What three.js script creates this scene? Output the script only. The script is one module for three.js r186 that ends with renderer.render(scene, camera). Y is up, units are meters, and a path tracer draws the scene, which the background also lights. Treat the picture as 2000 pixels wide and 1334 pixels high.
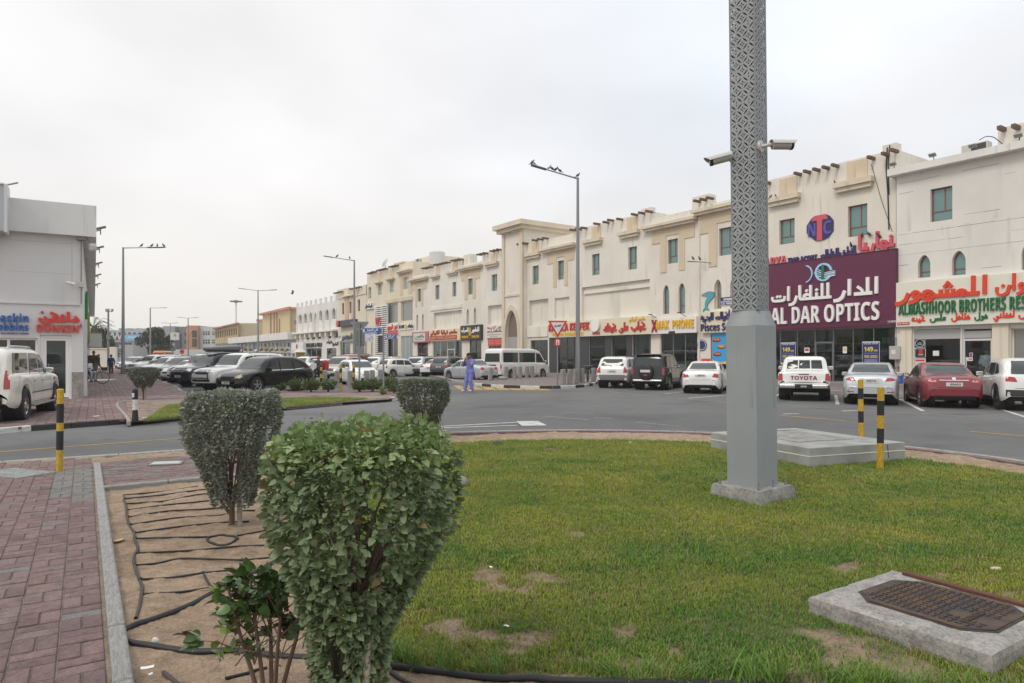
import*as THREE from 'three';
import {mergeGeometries} from 'three/addons/utils/BufferGeometryUtils.js';
import {RoundedBoxGeometry} from 'three/addons/geometries/RoundedBoxGeometry.js';
import {MarchingCubes} from 'three/addons/objects/MarchingCubes.js';
import {FontLoader} from 'three/addons/loaders/FontLoader.js';
import {TextGeometry} from 'three/addons/geometries/TextGeometry.js';

// ---------- camera, sky, sun, exposure ----------
const EYE=1.66,FOCAL=1333,HORIZON=697;
const scene=new THREE.Scene();
const camera=new THREE.PerspectiveCamera(2*Math.atan(667/FOCAL)*180/Math.PI,2000/1334,0.1,4000);
camera.position.set(0,EYE,0);
camera.setViewOffset(2000,1334,0,667 - HORIZON,2000,1334);
const renderer=new THREE.WebGLRenderer({antialias:true});
renderer.toneMapping=THREE.LinearToneMapping;
renderer.toneMappingExposure=1.0;
renderer.shadowMap.enabled=true;

const clamp=THREE.MathUtils.clamp,lerp=THREE.MathUtils.lerp,sstep=THREE.MathUtils.smoothstep,PI=Math.PI;
function rng(seed){let s=seed >>> 0;return ()=>{s=(s+0x6d2b79f5) | 0;let t=Math.imul(s ^ (s >>> 15),1 | s);t=(t+Math.imul(t ^ (t >>> 7),61 | t)) ^ t;return ((t ^ (t >>> 14)) >>> 0)/4294967296;};}
function h3(x,y,z){let h=Math.imul(x | 0,374761393) ^ Math.imul(y | 0,668265263) ^ Math.imul(z | 0,1274126177);h=Math.imul(h ^ (h >>> 13),1103515245);return ((h ^ (h >>> 16)) >>> 0)/4294967296;}
function vn(x,y,z=0,px=0){
const ix=Math.floor(x),iy=Math.floor(y),iz=Math.floor(z),fx=x - ix,fy=y - iy,fz=z - iz;
const w=(a)=>(px?((a % px)+px) % px:a);
const u=fx*fx*(3 - 2*fx),v=fy*fy*(3 - 2*fy),q=fz*fz*(3 - 2*fz);
const c=(k)=>lerp(lerp(h3(w(ix),w(iy),k),h3(w(ix+1),w(iy),k),u),lerp(h3(w(ix),w(iy+1),k),h3(w(ix+1),w(iy+1),k),u),v);
return q?lerp(c(iz),c(iz+1),q):c(iz);
}
function fbm(x,y,z=0,oct=4,px=0){let s=0,a=0.5,n=0;for (let i=0;i<oct;i++){s+=a*vn(x,y,z+i*17,px);n+=a;x *= 2;y *= 2;px *= 2;a *= 0.5;} return s/n;}

{
const W=1024,H=512,d=new Float32Array(W*H*4);
for (let r=0;r<H;r++) for (let c=0;c<W;c++){
const el=((r+0.5)/H - 0.5)*PI,az=((c+0.5)/W - 0.5)*2*PI;
const x=Math.cos(az)*Math.cos(el),z=Math.sin(az)*Math.cos(el),y=Math.sin(el),yy=Math.max(y,0.0);
const k=1/(yy+0.22),cl=fbm(x*k*1.5+7,z*k*1.5+3,0,5),cl2=fbm(x*k*0.6+31,z*k*0.6+11,2,4);
const glow=Math.pow(clamp((x*-0.62+z*-0.35+y*0.7),0,1),3);
let L=lerp(0.92,0.96,sstep(yy,0.05,0.4))+0.3*sstep(yy,0.5,1)+0.35*glow*sstep(yy,0.42,0.75);
const lo=1 - sstep(yy,0,0.3);
L *= 1+(cl - 0.52)*0.4*sstep(yy,0.03,0.3);
const blue=sstep(cl2,0.44,0.62)*sstep(yy,0.12,0.34)*sstep(x,-0.3,0.4)*0.6;
const col=[lerp(1.0,1.02,lo) - blue*0.16,lerp(0.99,0.985,lo) - blue*0.05,lerp(1.0,0.93,lo)+blue*0.06];
const i=(r*W+c)*4,g=y<0?0.55:1;
for (let j=0;j<3;j++) d[i+j]=L*col[j]*g;
d[i+3]=1;
}
const t=new THREE.DataTexture(d,W,H,THREE.RGBAFormat,THREE.FloatType);
t.mapping=THREE.EquirectangularReflectionMapping;t.magFilter=THREE.LinearFilter;t.needsUpdate=true;
scene.background=t;scene.environment=t;
}
const sun=new THREE.DirectionalLight(new THREE.Color(1,0.93,0.82),1.25);
sun.position.set(-44,72,50);sun.name='sun';
sun.castShadow=true;sun.shadow.radius=34;sun.shadow.mapSize.set(2048,2048);
Object.assign(sun.shadow.camera,{left:-80,right:80,top:80,bottom:-80,near:1,far:260});
scene.add(sun);

// ---------- placing: photograph measurements turned into metres ----------
const gx=(px,D)=>(px - 1000)/FOCAL*D;
const gD=(py,h=0)=>(EYE - h)*FOCAL/(py - HORIZON);
const G=(px,py,h=0)=>{const D=gD(py,h);return [gx(px,D),D];};
const yAt=(py,D)=>EYE+(HORIZON - py)*D/FOCAL;
const V=(x,y,z)=>new THREE.Vector3(x,y,z);

// ---------- helpers ----------
const used={};
function numbered(n){const k=used[n]=(used[n] ?? -1)+1;return k?n+'_'+String(k).padStart(3,'0'):n;}
function shade(o){o.traverse((c)=>{if (c.isMesh){c.castShadow=true;c.receiveShadow=true;}});return o;}
function tag(o,label,category,group,kind){
if (label) o.userData.label=label;if (category) o.userData.category=category;if (group) o.userData.group=group;if (kind) o.userData.kind=kind;
return o;
}
function thing(name,label,category,pos=[0,0,0],rot=0,group){
const o=new THREE.Group();o.name=numbered(name);o.position.set(...pos);o.rotation.y=rot;scene.add(o);
return tag(o,label,category,group);
}
function struct(name,geo,mat){const m=new THREE.Mesh(geo,mat);m.name=numbered(name);m.userData.kind='structure';m.receiveShadow=m.castShadow=true;scene.add(m);return m;}
function part(parent,name,geo,mat,label){
const m=new THREE.Mesh(Array.isArray(geo)?M(geo):geo,mat);m.name=name;m.castShadow=m.receiveShadow=true;parent.add(m);
if (label) m.userData.label=label;return m;
}
function solo(name,geo,mat,label,category,group,kind){
const m=new THREE.Mesh(Array.isArray(geo)?M(geo):geo,mat);m.name=numbered(name);m.castShadow=m.receiveShadow=true;scene.add(m);
return tag(m,label,category,group,kind);
}
function clean(g){
let q=g.index?g.toNonIndexed():g;
for (const k of Object.keys(q.attributes)) if (!['position','normal','uv','color'].includes(k)) q.deleteAttribute(k);
if (!q.attributes.normal) q.computeVertexNormals();
if (!q.attributes.uv) q.setAttribute('uv',new THREE.BufferAttribute(new Float32Array(q.attributes.position.count*2),2));
return q;
}
function M(list){const l=list.filter(Boolean).map(clean);return l.length===1?l[0]:mergeGeometries(l);}
function muv(geo,s=1){
const g=geo.index?geo.toNonIndexed():geo,p=g.attributes.position,n=g.attributes.normal,uv=new Float32Array(p.count*2);
for (let i=0;i<p.count;i++){
const ax=Math.abs(n.getX(i)),ay=Math.abs(n.getY(i)),az=Math.abs(n.getZ(i));
const a=ay>ax&&ay>az?[p.getX(i),p.getZ(i)]:ax>az?[p.getZ(i),p.getY(i)]:[p.getX(i),p.getY(i)];
uv[i*2]=a[0]*s;uv[i*2+1]=a[1]*s;
}
g.setAttribute('uv',new THREE.BufferAttribute(uv,2));return g;
}
const box=(w,h,d,x=0,y=0,z=0,ry=0,rx=0,rz=0)=>{const g=new THREE.BoxGeometry(w,h,d);if (rx) g.rotateX(rx);if (rz) g.rotateZ(rz);if (ry) g.rotateY(ry);g.translate(x,y,z);return g;};
const rbox=(w,h,d,r,x=0,y=0,z=0,ry=0,seg=2)=>{const g=new RoundedBoxGeometry(w,h,d,seg,r);if (ry) g.rotateY(ry);g.translate(x,y,z);return g;};
const ab=(x0,x1,y0,y1,z0,z1)=>box(x1 - x0,y1 - y0,z1 - z0,(x0+x1)/2,(y0+y1)/2,(z0+z1)/2);
const cyl=(r0,r1,h,x=0,y=0,z=0,seg=16)=>{const g=new THREE.CylinderGeometry(r1,r0,h,seg);g.translate(x,y+h/2,z);return g;};
function rod(a,b,r0,r1=r0,seg=8){
const d=b.clone().sub(a),g=new THREE.CylinderGeometry(r1,r0,d.length(),seg);
g.applyQuaternion(new THREE.Quaternion().setFromUnitVectors(V(0,1,0),d.clone().normalize()));g.translate((a.x+b.x)/2,(a.y+b.y)/2,(a.z+b.z)/2);return g;
}
const tube=(pts,r,n=0,seg=8)=>new THREE.TubeGeometry(new THREE.CatmullRomCurve3(pts,false,'catmullrom',0.4),n||pts.length*5,r,seg,false);
function shp(pts){const s=new THREE.Shape();pts.forEach(([x,y],i)=>(i?s.lineTo(x,y):s.moveTo(x,y)));s.closePath();return s;}
function hole(pts){const s=new THREE.Path();pts.forEach(([x,y],i)=>(i?s.lineTo(x,y):s.moveTo(x,y)));s.closePath();return s;}
const ext=(s,d,z=0,bevel=0)=>{const g=new THREE.ExtrudeGeometry(s,{depth:d,bevelEnabled:bevel>0,bevelThickness:bevel,bevelSize:bevel,bevelSegments:1,curveSegments:10});g.translate(0,0,z);return g;};

// ---------- textures and materials ----------
function dataTex(n,f,rep=1,m=n){
const d=new Uint8Array(n*m*4);
for (let y=0;y<m;y++) for (let x=0;x<n;x++){const c=f(x/n,y/m),i=(y*n+x)*4;for (let j=0;j<3;j++) d[i+j]=clamp(Math.round((Array.isArray(c)?c[j]:c)*255),0,255);d[i+3]=255;}
const t=new THREE.DataTexture(d,n,m);t.wrapS=t.wrapT=THREE.RepeatWrapping;t.magFilter=THREE.LinearFilter;t.repeat.set(rep,rep);t.needsUpdate=true;return t;
}
const re=(t,r,r2=r)=>{const c=t.clone();c.repeat.set(r,r2);c.needsUpdate=true;return c;};
const T={};
T.grain=dataTex(512,(u,v)=>clamp(0.62+0.5*(fbm(u*64,v*64,0,3,64) - 0.5)+0.5*(fbm(u*8,v*8,5,4,8) - 0.5)+(h3(u*512,v*512,9) - 0.5)*0.25,0,1));
T.blotch=dataTex(512,(u,v)=>clamp(0.78+0.55*(fbm(u*5,v*5,1,6,5) - 0.5)+0.12*(h3(u*512,v*512,2) - 0.5),0,1));
T.stain=dataTex(512,(u,v)=>{
const r=fbm(u*26,v*2,3,3,0),b=fbm(u*4,v*4,8,5,4);return clamp(0.9+0.2*(b - 0.5) - 0.32*sstep(r,0.58,0.86)*sstep(b,0.35,0.7)+0.05*(h3(u*512,v*512,4) - 0.5),0,1);
});
T.wood=dataTex(256,(u,v)=>clamp(0.7+0.5*(fbm(u*3,v*40,3,3,0) - 0.5),0,1));
T.road=(()=>{
const n=1024,c=document.createElement('canvas');c.width=c.height=n;const g=c.getContext('2d'),im=g.createImageData(n,n),r=rng(91);
for (let y=0;y<n;y++) for (let x=0;x<n;x++){const u=x/n,v=y/n,k=clamp(0.74+0.34*(fbm(u*6,v*6,1,5,6) - 0.5)+0.16*(fbm(u*90,v*90,3,2,90) - 0.5)+0.1*(h3(x,y,6) - 0.5),0,1)*255,i=(y*n+x)*4;im.data[i]=im.data[i+1]=im.data[i+2]=k;im.data[i+3]=255;}
g.putImageData(im,0,0);
for (let i=0;i<110;i++){g.globalAlpha=0.1+0.28*r();g.fillStyle='#1c1c1e';g.beginPath();g.ellipse(r()*n,r()*n,1.5+7*r()*r(),1.5+5*r()*r(),r()*3,0,7);g.fill();}
for (let i=0;i<26;i++){let x=r()*n,y=r()*n,a=r()*6.28;g.globalAlpha=0.35;g.strokeStyle='#242426';g.lineWidth=0.9;g.beginPath();g.moveTo(x,y);for (let k=0;k<14;k++){a+=(r() - 0.5)*0.9;x+=Math.cos(a)*9;y+=Math.sin(a)*9;g.lineTo(x,y);} g.stroke();}
for (let i=0;i<16;i++){g.globalAlpha=0.07;g.strokeStyle=i % 3?'#202022':'#d8d4cc';g.lineWidth=6+5*r();const x=r()*n,y=r()*n,a=r()*6.28,l=260;g.beginPath();g.moveTo(x,y);g.quadraticCurveTo(x+Math.cos(a)*l,y+Math.sin(a)*l,x+Math.cos(a+0.5)*l*2,y+Math.sin(a+0.5)*l*2);g.stroke();}
for (let i=0;i<7;i++){g.globalAlpha=0.16;g.fillStyle=i % 2?'#2a2a2c':'#8a8884';g.save();g.translate(r()*n,r()*n);g.rotate(0.6);g.fillRect(0,0,24+60*r(),18+20*r());g.restore();}
const t=new THREE.CanvasTexture(c);t.wrapS=t.wrapT=THREE.RepeatWrapping;return t;
})();
const C=(r,g,b)=>new THREE.Color().setRGB(r,g,b);
function mt(r,g,b,rough=0.85,o={}){return new THREE.MeshStandardMaterial({color:C(r,g,b),roughness:rough,side:THREE.DoubleSide,...o});}
const hx=(s,rough=0.7,o={})=>new THREE.MeshStandardMaterial({color:new THREE.Color(s),roughness:rough,side:THREE.DoubleSide,...o});
const K={
concrete:mt(0.42,0.41,0.385,0.9,{map:re(T.grain,0.8),bumpMap:re(T.grain,2.2),bumpScale:0.004}),
kerb:mt(0.5,0.49,0.47,0.9,{map:re(T.grain,1.4),bumpMap:re(T.grain,2.5),bumpScale:0.004}),
kerbW:mt(0.75,0.74,0.71,0.8,{map:re(T.blotch,1.1)}),kerbK:mt(0.045,0.046,0.05,0.8,{map:re(T.blotch,1.1)}),
steel:mt(0.30,0.325,0.34,0.62,{map:re(T.stain,0.7)}),galv:mt(0.33,0.34,0.35,0.5,{metalness:0.5,map:re(T.blotch,0.7)}),
dark:mt(0.018,0.018,0.02,0.6),black:mt(0.012,0.012,0.013,0.55),rubber:mt(0.022,0.022,0.023,0.85),
plaster:mt(0.80,0.75,0.665,0.93,{map:re(T.stain,0.16),bumpMap:re(T.grain,0.9),bumpScale:0.006}),
plaster2:mt(0.81,0.765,0.69,0.93,{map:re(T.stain,0.13),bumpMap:re(T.grain,0.9),bumpScale:0.006}),
cream:mt(0.77,0.70,0.56,0.93,{map:re(T.stain,0.14)}),gold:mt(0.69,0.575,0.42,0.93,{map:re(T.stain,0.2)}),goldT:mt(0.71,0.625,0.49,0.93,{map:re(T.stain,0.2)}),
white:mt(0.80,0.79,0.75,0.9,{map:re(T.stain,0.15),bumpMap:re(T.grain,0.8),bumpScale:0.005}),stone:mt(0.775,0.75,0.695,0.9,{map:re(T.stain,0.12),bumpMap:re(T.grain,1),bumpScale:0.005}),
beam:mt(0.20,0.13,0.095,0.85,{map:re(T.wood,1)}),brownFrame:mt(0.22,0.085,0.06,0.5),alu:mt(0.72,0.72,0.71,0.4,{metalness:0.3}),creamFrame:mt(0.75,0.68,0.5,0.7),
teal:new THREE.MeshPhysicalMaterial({color:C(0.10,0.22,0.21),roughness:0.08,metalness:0,specularIntensity:1,ior:1.9,side:THREE.DoubleSide}),
glassDark:new THREE.MeshPhysicalMaterial({color:C(0.03,0.035,0.035),roughness:0.06,ior:1.6,side:THREE.DoubleSide}),
glassPale:new THREE.MeshPhysicalMaterial({color:C(0.30,0.36,0.34),roughness:0.12,ior:1.7,side:THREE.DoubleSide}),
glassGrey:new THREE.MeshPhysicalMaterial({color:C(0.20,0.21,0.19),roughness:0.08,ior:1.8,side:THREE.DoubleSide}),
pane:new THREE.MeshPhysicalMaterial({color:C(0.80,0.86,0.85),roughness:0.0,transmission:1,thickness:0,ior:1.5,side:THREE.DoubleSide}),
leafTrunk:mt(0.20,0.15,0.11,0.95,{map:re(T.wood,3)}),
pipe:mt(0.016,0.016,0.018,0.55,{map:re(T.blotch,3)}),pipeDust:mt(0.075,0.066,0.06,0.8,{map:re(T.blotch,4)}),
yellow:mt(0.62,0.40,0.03,0.5,{map:re(T.blotch,2)}),bollardK:mt(0.02,0.02,0.022,0.55,{map:re(T.blotch,2)}),
red:mt(0.55,0.03,0.03,0.5),blueSign:mt(0.03,0.08,0.26,0.5),wallDark:mt(0.05,0.055,0.06,0.35),
};
const fonts=new FontLoader(),FB=await fonts.loadAsync('fonts/droid/droid_sans_bold.typeface.json');
function canvas(w,h,draw,opts={}){
const c=document.createElement('canvas');c.width=w;c.height=h;const g=c.getContext('2d');draw(g,w,h);
const t=new THREE.CanvasTexture(c);t.colorSpace=THREE.SRGBColorSpace;t.anisotropy=8;
return new THREE.MeshStandardMaterial({map:t,roughness:opts.rough ?? 0.55,side:THREE.DoubleSide});
}

function latin(text,w,h,depth=0.08){
const g=new TextGeometry(text,{font:FB,size:1,depth:1,curveSegments:4,bevelEnabled:false});g.computeBoundingBox();
const b=g.boundingBox;g.translate(-b.min.x,-b.min.y,-b.min.z);g.scale(w/(b.max.x - b.min.x),h/(b.max.y - b.min.y),depth);g.computeVertexNormals();return g;
}
// ---------- Arabic lettering as pen strokes (x runs leftwards from the right edge) ----------
const circ=(cx,cy,r,n=9)=>Array.from({length:n+1},(_,i)=>[cx+r*Math.cos(i/n*2*PI),cy+r*Math.sin(i/n*2*PI)]);
const BOWL=(x)=>[[x,0.1],[x - 0.15,-0.6],[x - 0.8,-1.1],[x - 1.5,-1],[x - 1.9,-0.4],[x - 1.9,0.5]];
const TAIL=(x)=>[[x,0],[x - 2.1,-0.02],[x - 2.5,0.3],[x - 2.55,0.9]];
const SK={
alef:(r)=>r?[0.8,[[[0,0],[-0.4,0.05],[-0.5,0.5],[-0.5,3.2]]]]:[0.75,[[[-0.4,0],[-0.38,3.2]]]],
beh:(r,l)=>l?[1.1,[[[0,0],[-1.1,0]],[[-0.5,0],[-0.48,1.15]]]]:[3.0,[[[r?0:-0.1,r?0:0.9],[-0.3,0.05],[-2.4,0],[-2.75,0.3],[-2.8,0.9]]]],
noon:(r,l)=>l?[1.1,[[[0,0],[-1.1,0]],[[-0.5,0],[-0.48,1.15]]]]:[2.3,[[[0,r?0:0.8],[-0.2,0.05]],BOWL(-0.2)]],
yeh:(r,l)=>l?[1.1,[[[0,0],[-1.1,0]],[[-0.5,0],[-0.48,1.15]]]]:[2.4,[[[0,0.3],[-0.7,0.6],[-1.1,0.2],[-0.6,-0.2],[-0.5,-0.7],[-1.1,-1.1],[-1.9,-0.9],[-2.2,-0.2]]]],
hah:(r,l)=>l?[1.9,[[[-1.5,1.2],[-0.85,1.3],[-0.1,0.35],[-0.4,0],[-1.9,0]]]]:[2.0,[[[-1.7,1.1],[-0.8,1.2],[-1.2,0.4],[-1.6,-0.5],[-1.2,-1.3],[-0.1,-1.3]]]],
dal:(r)=>r?[1.3,[[[0,0],[-1.2,0]],[[-0.1,0],[-0.25,0.8],[-0.8,1.5]]]]:[1.4,[[[-0.7,1.6],[-0.2,0.8],[-0.15,0.1],[-1.3,0]]]],
reh:(r)=>[1.0,[[[0,r?0:0.7],[-0.15,0.2],[-0.35,-0.5],[-0.9,-1.05],[-1.5,-1.15]]]],
waw:(r)=>[1.2,[r?[[0,0],[-0.3,0]]:null,[[-0.25,0.1],[-0.9,0.15],[-1,0.75],[-0.6,1.1],[-0.22,0.75],[-0.25,0],[-0.6,-0.7],[-1.3,-1.05]]]],
seen:(r,l)=>l?[2.4,[[[0,0],[-2.4,0]],[[-0.3,0],[-0.3,0.95]],[[-1,0],[-1,0.95]],[[-1.7,0],[-1.7,1]]]]:[3.6,[[[0,0],[-1.6,0]],[[-0.2,0],[-0.2,0.95]],[[-0.9,0],[-0.9,0.95]],[[-1.6,0.9],[-1.6,0]],BOWL(-1.6)]],
tah:()=>[2.3,[[[0,0],[-2.3,0]],[[-0.4,0],[-0.7,0.75],[-1.4,1.05],[-1.95,0.55],[-1.6,0]],[[-0.6,0.2],[-0.6,3]]]],
ain:(r,l)=>r?[1.5,[[[0,0],[-1.5,0]],[[-0.7,0],[-0.2,0.9],[-1.2,0.95],[-0.7,0]]]]:l?[1.5,[[[-0.4,1.3],[-1,1.2],[-1.05,0.6],[-0.5,0.5]],[[-1,0.6],[-0.4,0.05],[-1.5,0]]]]:[1.9,[[[-0.6,1.2],[-1.2,1],[-0.9,0.5],[-1.5,-0.4],[-1.1,-1.2],[-0.2,-1.2]]]],
feh:(r,l)=>l?[1.3,[[[0,0],[-1.3,0]],circ(-0.6,0.72,0.45)]]:[3.4,[circ(-0.5,0.72,0.45),[[0,0],[-0.6,0]],TAIL(-0.6)]],
qaf:(r,l)=>l?[1.3,[[[0,0],[-1.3,0]],circ(-0.6,0.72,0.45)]]:[2.4,[circ(-0.5,0.72,0.45),BOWL(-0.2)]],
kaf:(r,l)=>l?[1.8,[[[0,0],[-1.8,0]],[[-1.7,2.9],[-0.45,1.9],[-1.15,1],[-0.9,0]]]]:[2.9,[[[-0.35,3.2],[-0.4,0.3],[-0.6,0],[-2.3,0],[-2.7,0.5]],[[-1.1,1.8],[-1.7,1.5],[-1.2,1.1],[-1.8,0.85]]]],
lam:(r,l)=>l?[1.1,[[[0,0],[-1.1,0]],[[-0.5,0],[-0.5,3.2]]]]:[2.3,[[[-0.4,3.2],[-0.4,0.1]],BOWL(-0.4)]],
meem:(r,l)=>l?[1.3,[[[0,0],[-1.3,0]],circ(-0.6,0.3,0.42)]]:[1.4,[circ(-0.55,0.3,0.42),[[0,0],[-0.3,0]],[[-0.9,0.1],[-1.1,-0.4],[-1.1,-1.6]]]],
heh:(r,l)=>l?(r?[1.6,[[[0,0],[-1.6,0]],circ(-0.75,0.55,0.5),circ(-0.75,-0.4,0.4)]]:[1.7,[[[-0.1,0],[-1.7,0]],circ(-0.75,0.6,0.6),circ(-0.65,0.35,0.3)]]):[1.3,[circ(-0.6,0.55,0.48),r?[[0,0],[-0.5,0.1]]:null]],
gap:()=>[1.1,[]],dash:()=>[1.2,[[[-0.2,0.5],[-1,0.5]]]],
};
const AB={'ا':['alef',0],'أ':['alef',0,[[-0.45,3.9]]],'إ':['alef',0,[[-0.4,-0.8]]],'ب':['beh',1,[[-0.6,-0.8]],[[-1.4,-0.8]]],'ت':['beh',1,[[-0.3,1.9],[-0.8,1.9]],[[-1.1,1],[-1.7,1]]],'ث':['beh',1,[[-0.5,1.9]]],
'ن':['noon',1,[[-0.5,1.9]],[[-1.1,0.9]]],'ي':['yeh',1,[[-0.3,-0.8],[-0.8,-0.8]],[[-0.9,-1.9],[-1.5,-1.9]]],'ى':['yeh',0],'ج':['hah',1,[[-0.9,-0.8]],[[-1,-0.3]]],'ح':['hah',1],'خ':['hah',1,[[-0.9,2.1]]],
'د':['dal',0],'ذ':['dal',0,[[-0.7,2.2]]],'ر':['reh',0],'ز':['reh',0,[[-0.4,1.5]]],'و':['waw',0],'س':['seen',1],'ش':['seen',1,[[-0.6,1.8],[-1.2,1.8],[-0.9,2.4]]],'ط':['tah',1],'ظ':['tah',1,[[-1.4,1.9]]],'ع':['ain',1],'غ':['ain',1,[[-0.7,2]]],
'ف':['feh',1,[[-0.6,1.8]]],'ق':['qaf',1,[[-0.3,1.8],[-0.9,1.8]]],'ك':['kaf',1],'ل':['lam',1],'م':['meem',1],'ه':['heh',1],'ة':['heh',0,[[-0.3,1.7],[-0.8,1.7]]],' ':['gap',0],'-':['dash',0]};
function arabic(text){
const ch=[...text],S=[],Dt=[];let x=0,prev=false;
ch.forEach((c,i)=>{
const a=AB[c];if (!a) return;const nx=AB[ch[i+1]],real=a[0] !== 'gap'&&a[0] !== 'dash',join=!!(a[1]&&nx&&nx[0] !== 'gap'&&nx[0] !== 'dash');
const [w,st]=SK[a[0]](prev&&real,join);
st.filter(Boolean).forEach((q)=>S.push(q.map(([u,v])=>[u+x,v])));
((!join&&a[3])||a[2]||[]).forEach(([u,v])=>Dt.push([u+x,v]));
x -= w;if (!join&&real) x -= 0.35;prev=real&&join;
});
return {S:S.map((q)=>q.map(([u,v])=>[u - x,v])),D:Dt.map(([u,v])=>[u - x,v]),w:-x};
}
const ARY=[-1.6,3.5];
function arabicGeo(text,w,h,depth=0.07,pen=0.5){
const A=arabic(text),sx=w/A.w,sy=h/(ARY[1] - ARY[0]),gs=[];
let k=0;
const slab=(poly)=>{const g=ext(shp(poly),depth+(k++ % 7)*0.0015);gs.push(g);};
for (const q of A.S){
const c=new THREE.CatmullRomCurve3(q.map(([u,v])=>V(u*sx,(v - ARY[0])*sy,0)),false,'catmullrom',0.35),n=q.length>3?q.length*3:q.length>2?6:1,pts=c.getPoints(n);
const L=[],R=[],pw=pen*(sx+sy)/2;
pts.forEach((p,i)=>{
const a=pts[Math.max(0,i - 1)],b=pts[Math.min(pts.length - 1,i+1)],dx=b.x - a.x,dy=b.y - a.y,l=Math.hypot(dx,dy)||1,ang=Math.atan2(dy,dx),wd=pw*(0.36+0.3*Math.abs(Math.sin(ang+0.9)));
const e=(i===0?-1:i===pts.length - 1?1:0)*wd*0.6;
L.push([p.x - dy/l*wd+dx/l*e,p.y+dx/l*wd+dy/l*e]);R.push([p.x+dy/l*wd+dx/l*e,p.y - dx/l*wd+dy/l*e]);
});
for (let i=0;i<pts.length - 1;i++) slab([L[i],R[i],R[i+1],L[i+1]]);
}
for (const [u,v] of A.D){const r=pen*(sx+sy)/2*0.72,x=u*sx,y=(v - ARY[0])*sy;slab([[x - r,y],[x,y - r],[x+r,y],[x,y+r]]);}
return M(gs);
}
function arabicDraw(g,text,x,y,w,h,color){
const A=arabic(text),sx=w/A.w,sy=h/(ARY[1] - ARY[0]);g.strokeStyle=g.fillStyle=color;g.lineWidth=Math.max(1.2,0.62*(sx+sy)/2);g.lineJoin=g.lineCap='round';
for (const q of A.S){g.beginPath();q.forEach(([u,v],i)=>{const X=x+u*sx,Y=y+h - (v - ARY[0])*sy;i?g.lineTo(X,Y):g.moveTo(X,Y);});g.stroke();}
for (const [u,v] of A.D){const r=0.4*(sx+sy)/2,X=x+u*sx,Y=y+h - (v - ARY[0])*sy;g.beginPath();g.arc(X,Y,r,0,7);g.fill();}
}
function textFit(g,text,x,y,w,h,color,font='bold'){
g.save();g.fillStyle=color;g.font=font+' 100px sans-serif';const m=g.measureText(text).width;g.translate(x,y+h);g.scale(w/m,h/73);g.fillText(text,0,0);g.restore();
}
// ---------- ground ----------
const SKID=[[640,812],[900,800],[1040,787],[1095,776],[1100,764],[1060,758]].map(([x,y])=>G(x,y)),SKID2=[[1060,800],[1092,784],[1080,772],[1020,762]].map(([x,y])=>G(x,y));
const inPoly=(P,x,y)=>{let c=false;for (let i=0,j=P.length - 1;i<P.length;j=i++){const [xi,yi]=P[i],[xj,yj]=P[j];if ((yi>y) !== (yj>y)&&x<(xj - xi)*(y - yi)/(yj - yi)+xi) c=!c;} return c;};
const distPoly=(P,x,y,open)=>{let m=1e9;for (let i=0;i<P.length - (open?1:0);i++){const [ax,ay]=P[i],[bx,by]=P[(i+1) % P.length],dx=bx - ax,dy=by - ay,t=clamp(((x - ax)*dx+(y - ay)*dy)/(dx*dx+dy*dy||1),0,1);m=Math.min(m,Math.hypot(x - ax - t*dx,y - ay - t*dy));} return m;};
function smoothLine(P,step){const c=new THREE.CatmullRomCurve3(P.map(([x,D])=>V(x,0,D)),false,'centripetal');return c.getSpacedPoints(Math.max(2,Math.round(c.getLength()/step))).map((p)=>[p.x,p.z]);}
function offsetLine(P,d){return P.map((p,i)=>{const a=P[Math.max(0,i - 1)],b=P[Math.min(P.length - 1,i+1)],dx=b[0] - a[0],dy=b[1] - a[1],l=Math.hypot(dx,dy);return [p[0] - dy/l*d,p[1]+dx/l*d];});}
function slabOf(P,y0,y1,mat,name,uvs=1){
const g=ext(shp(P),y1 - y0);g.rotateX(-PI/2);g.translate(0,y0,0);return struct(name,muv(clean(g),uvs),mat);
}
function kerbPieces(name,label,line,w,y0,y1,mats,inset=0){
const o=thing(name,label,'kerb');o.userData.kind='structure';delete o.userData.category;
for (let i=0;i<line.length - 1;i++){
const [ax,ad]=line[i],[bx,bd]=line[i+1],L=Math.hypot(bx - ax,bd - ad),m=new THREE.Mesh(rbox(L - 0.008,y1 - y0+h3(i,3,8)*0.006,w,0.018,0,0,0,0,1),typeof mats==='function'?mats(i,ax,ad):mats[i % mats.length]);
m.name='kerb_stone';m.position.set((ax+bx)/2,(y0+y1)/2,-(ad+bd)/2);m.rotation.y=Math.atan2(bd - ad,bx - ax);m.castShadow=m.receiveShadow=true;o.add(m);
}
return o;
}
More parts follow.
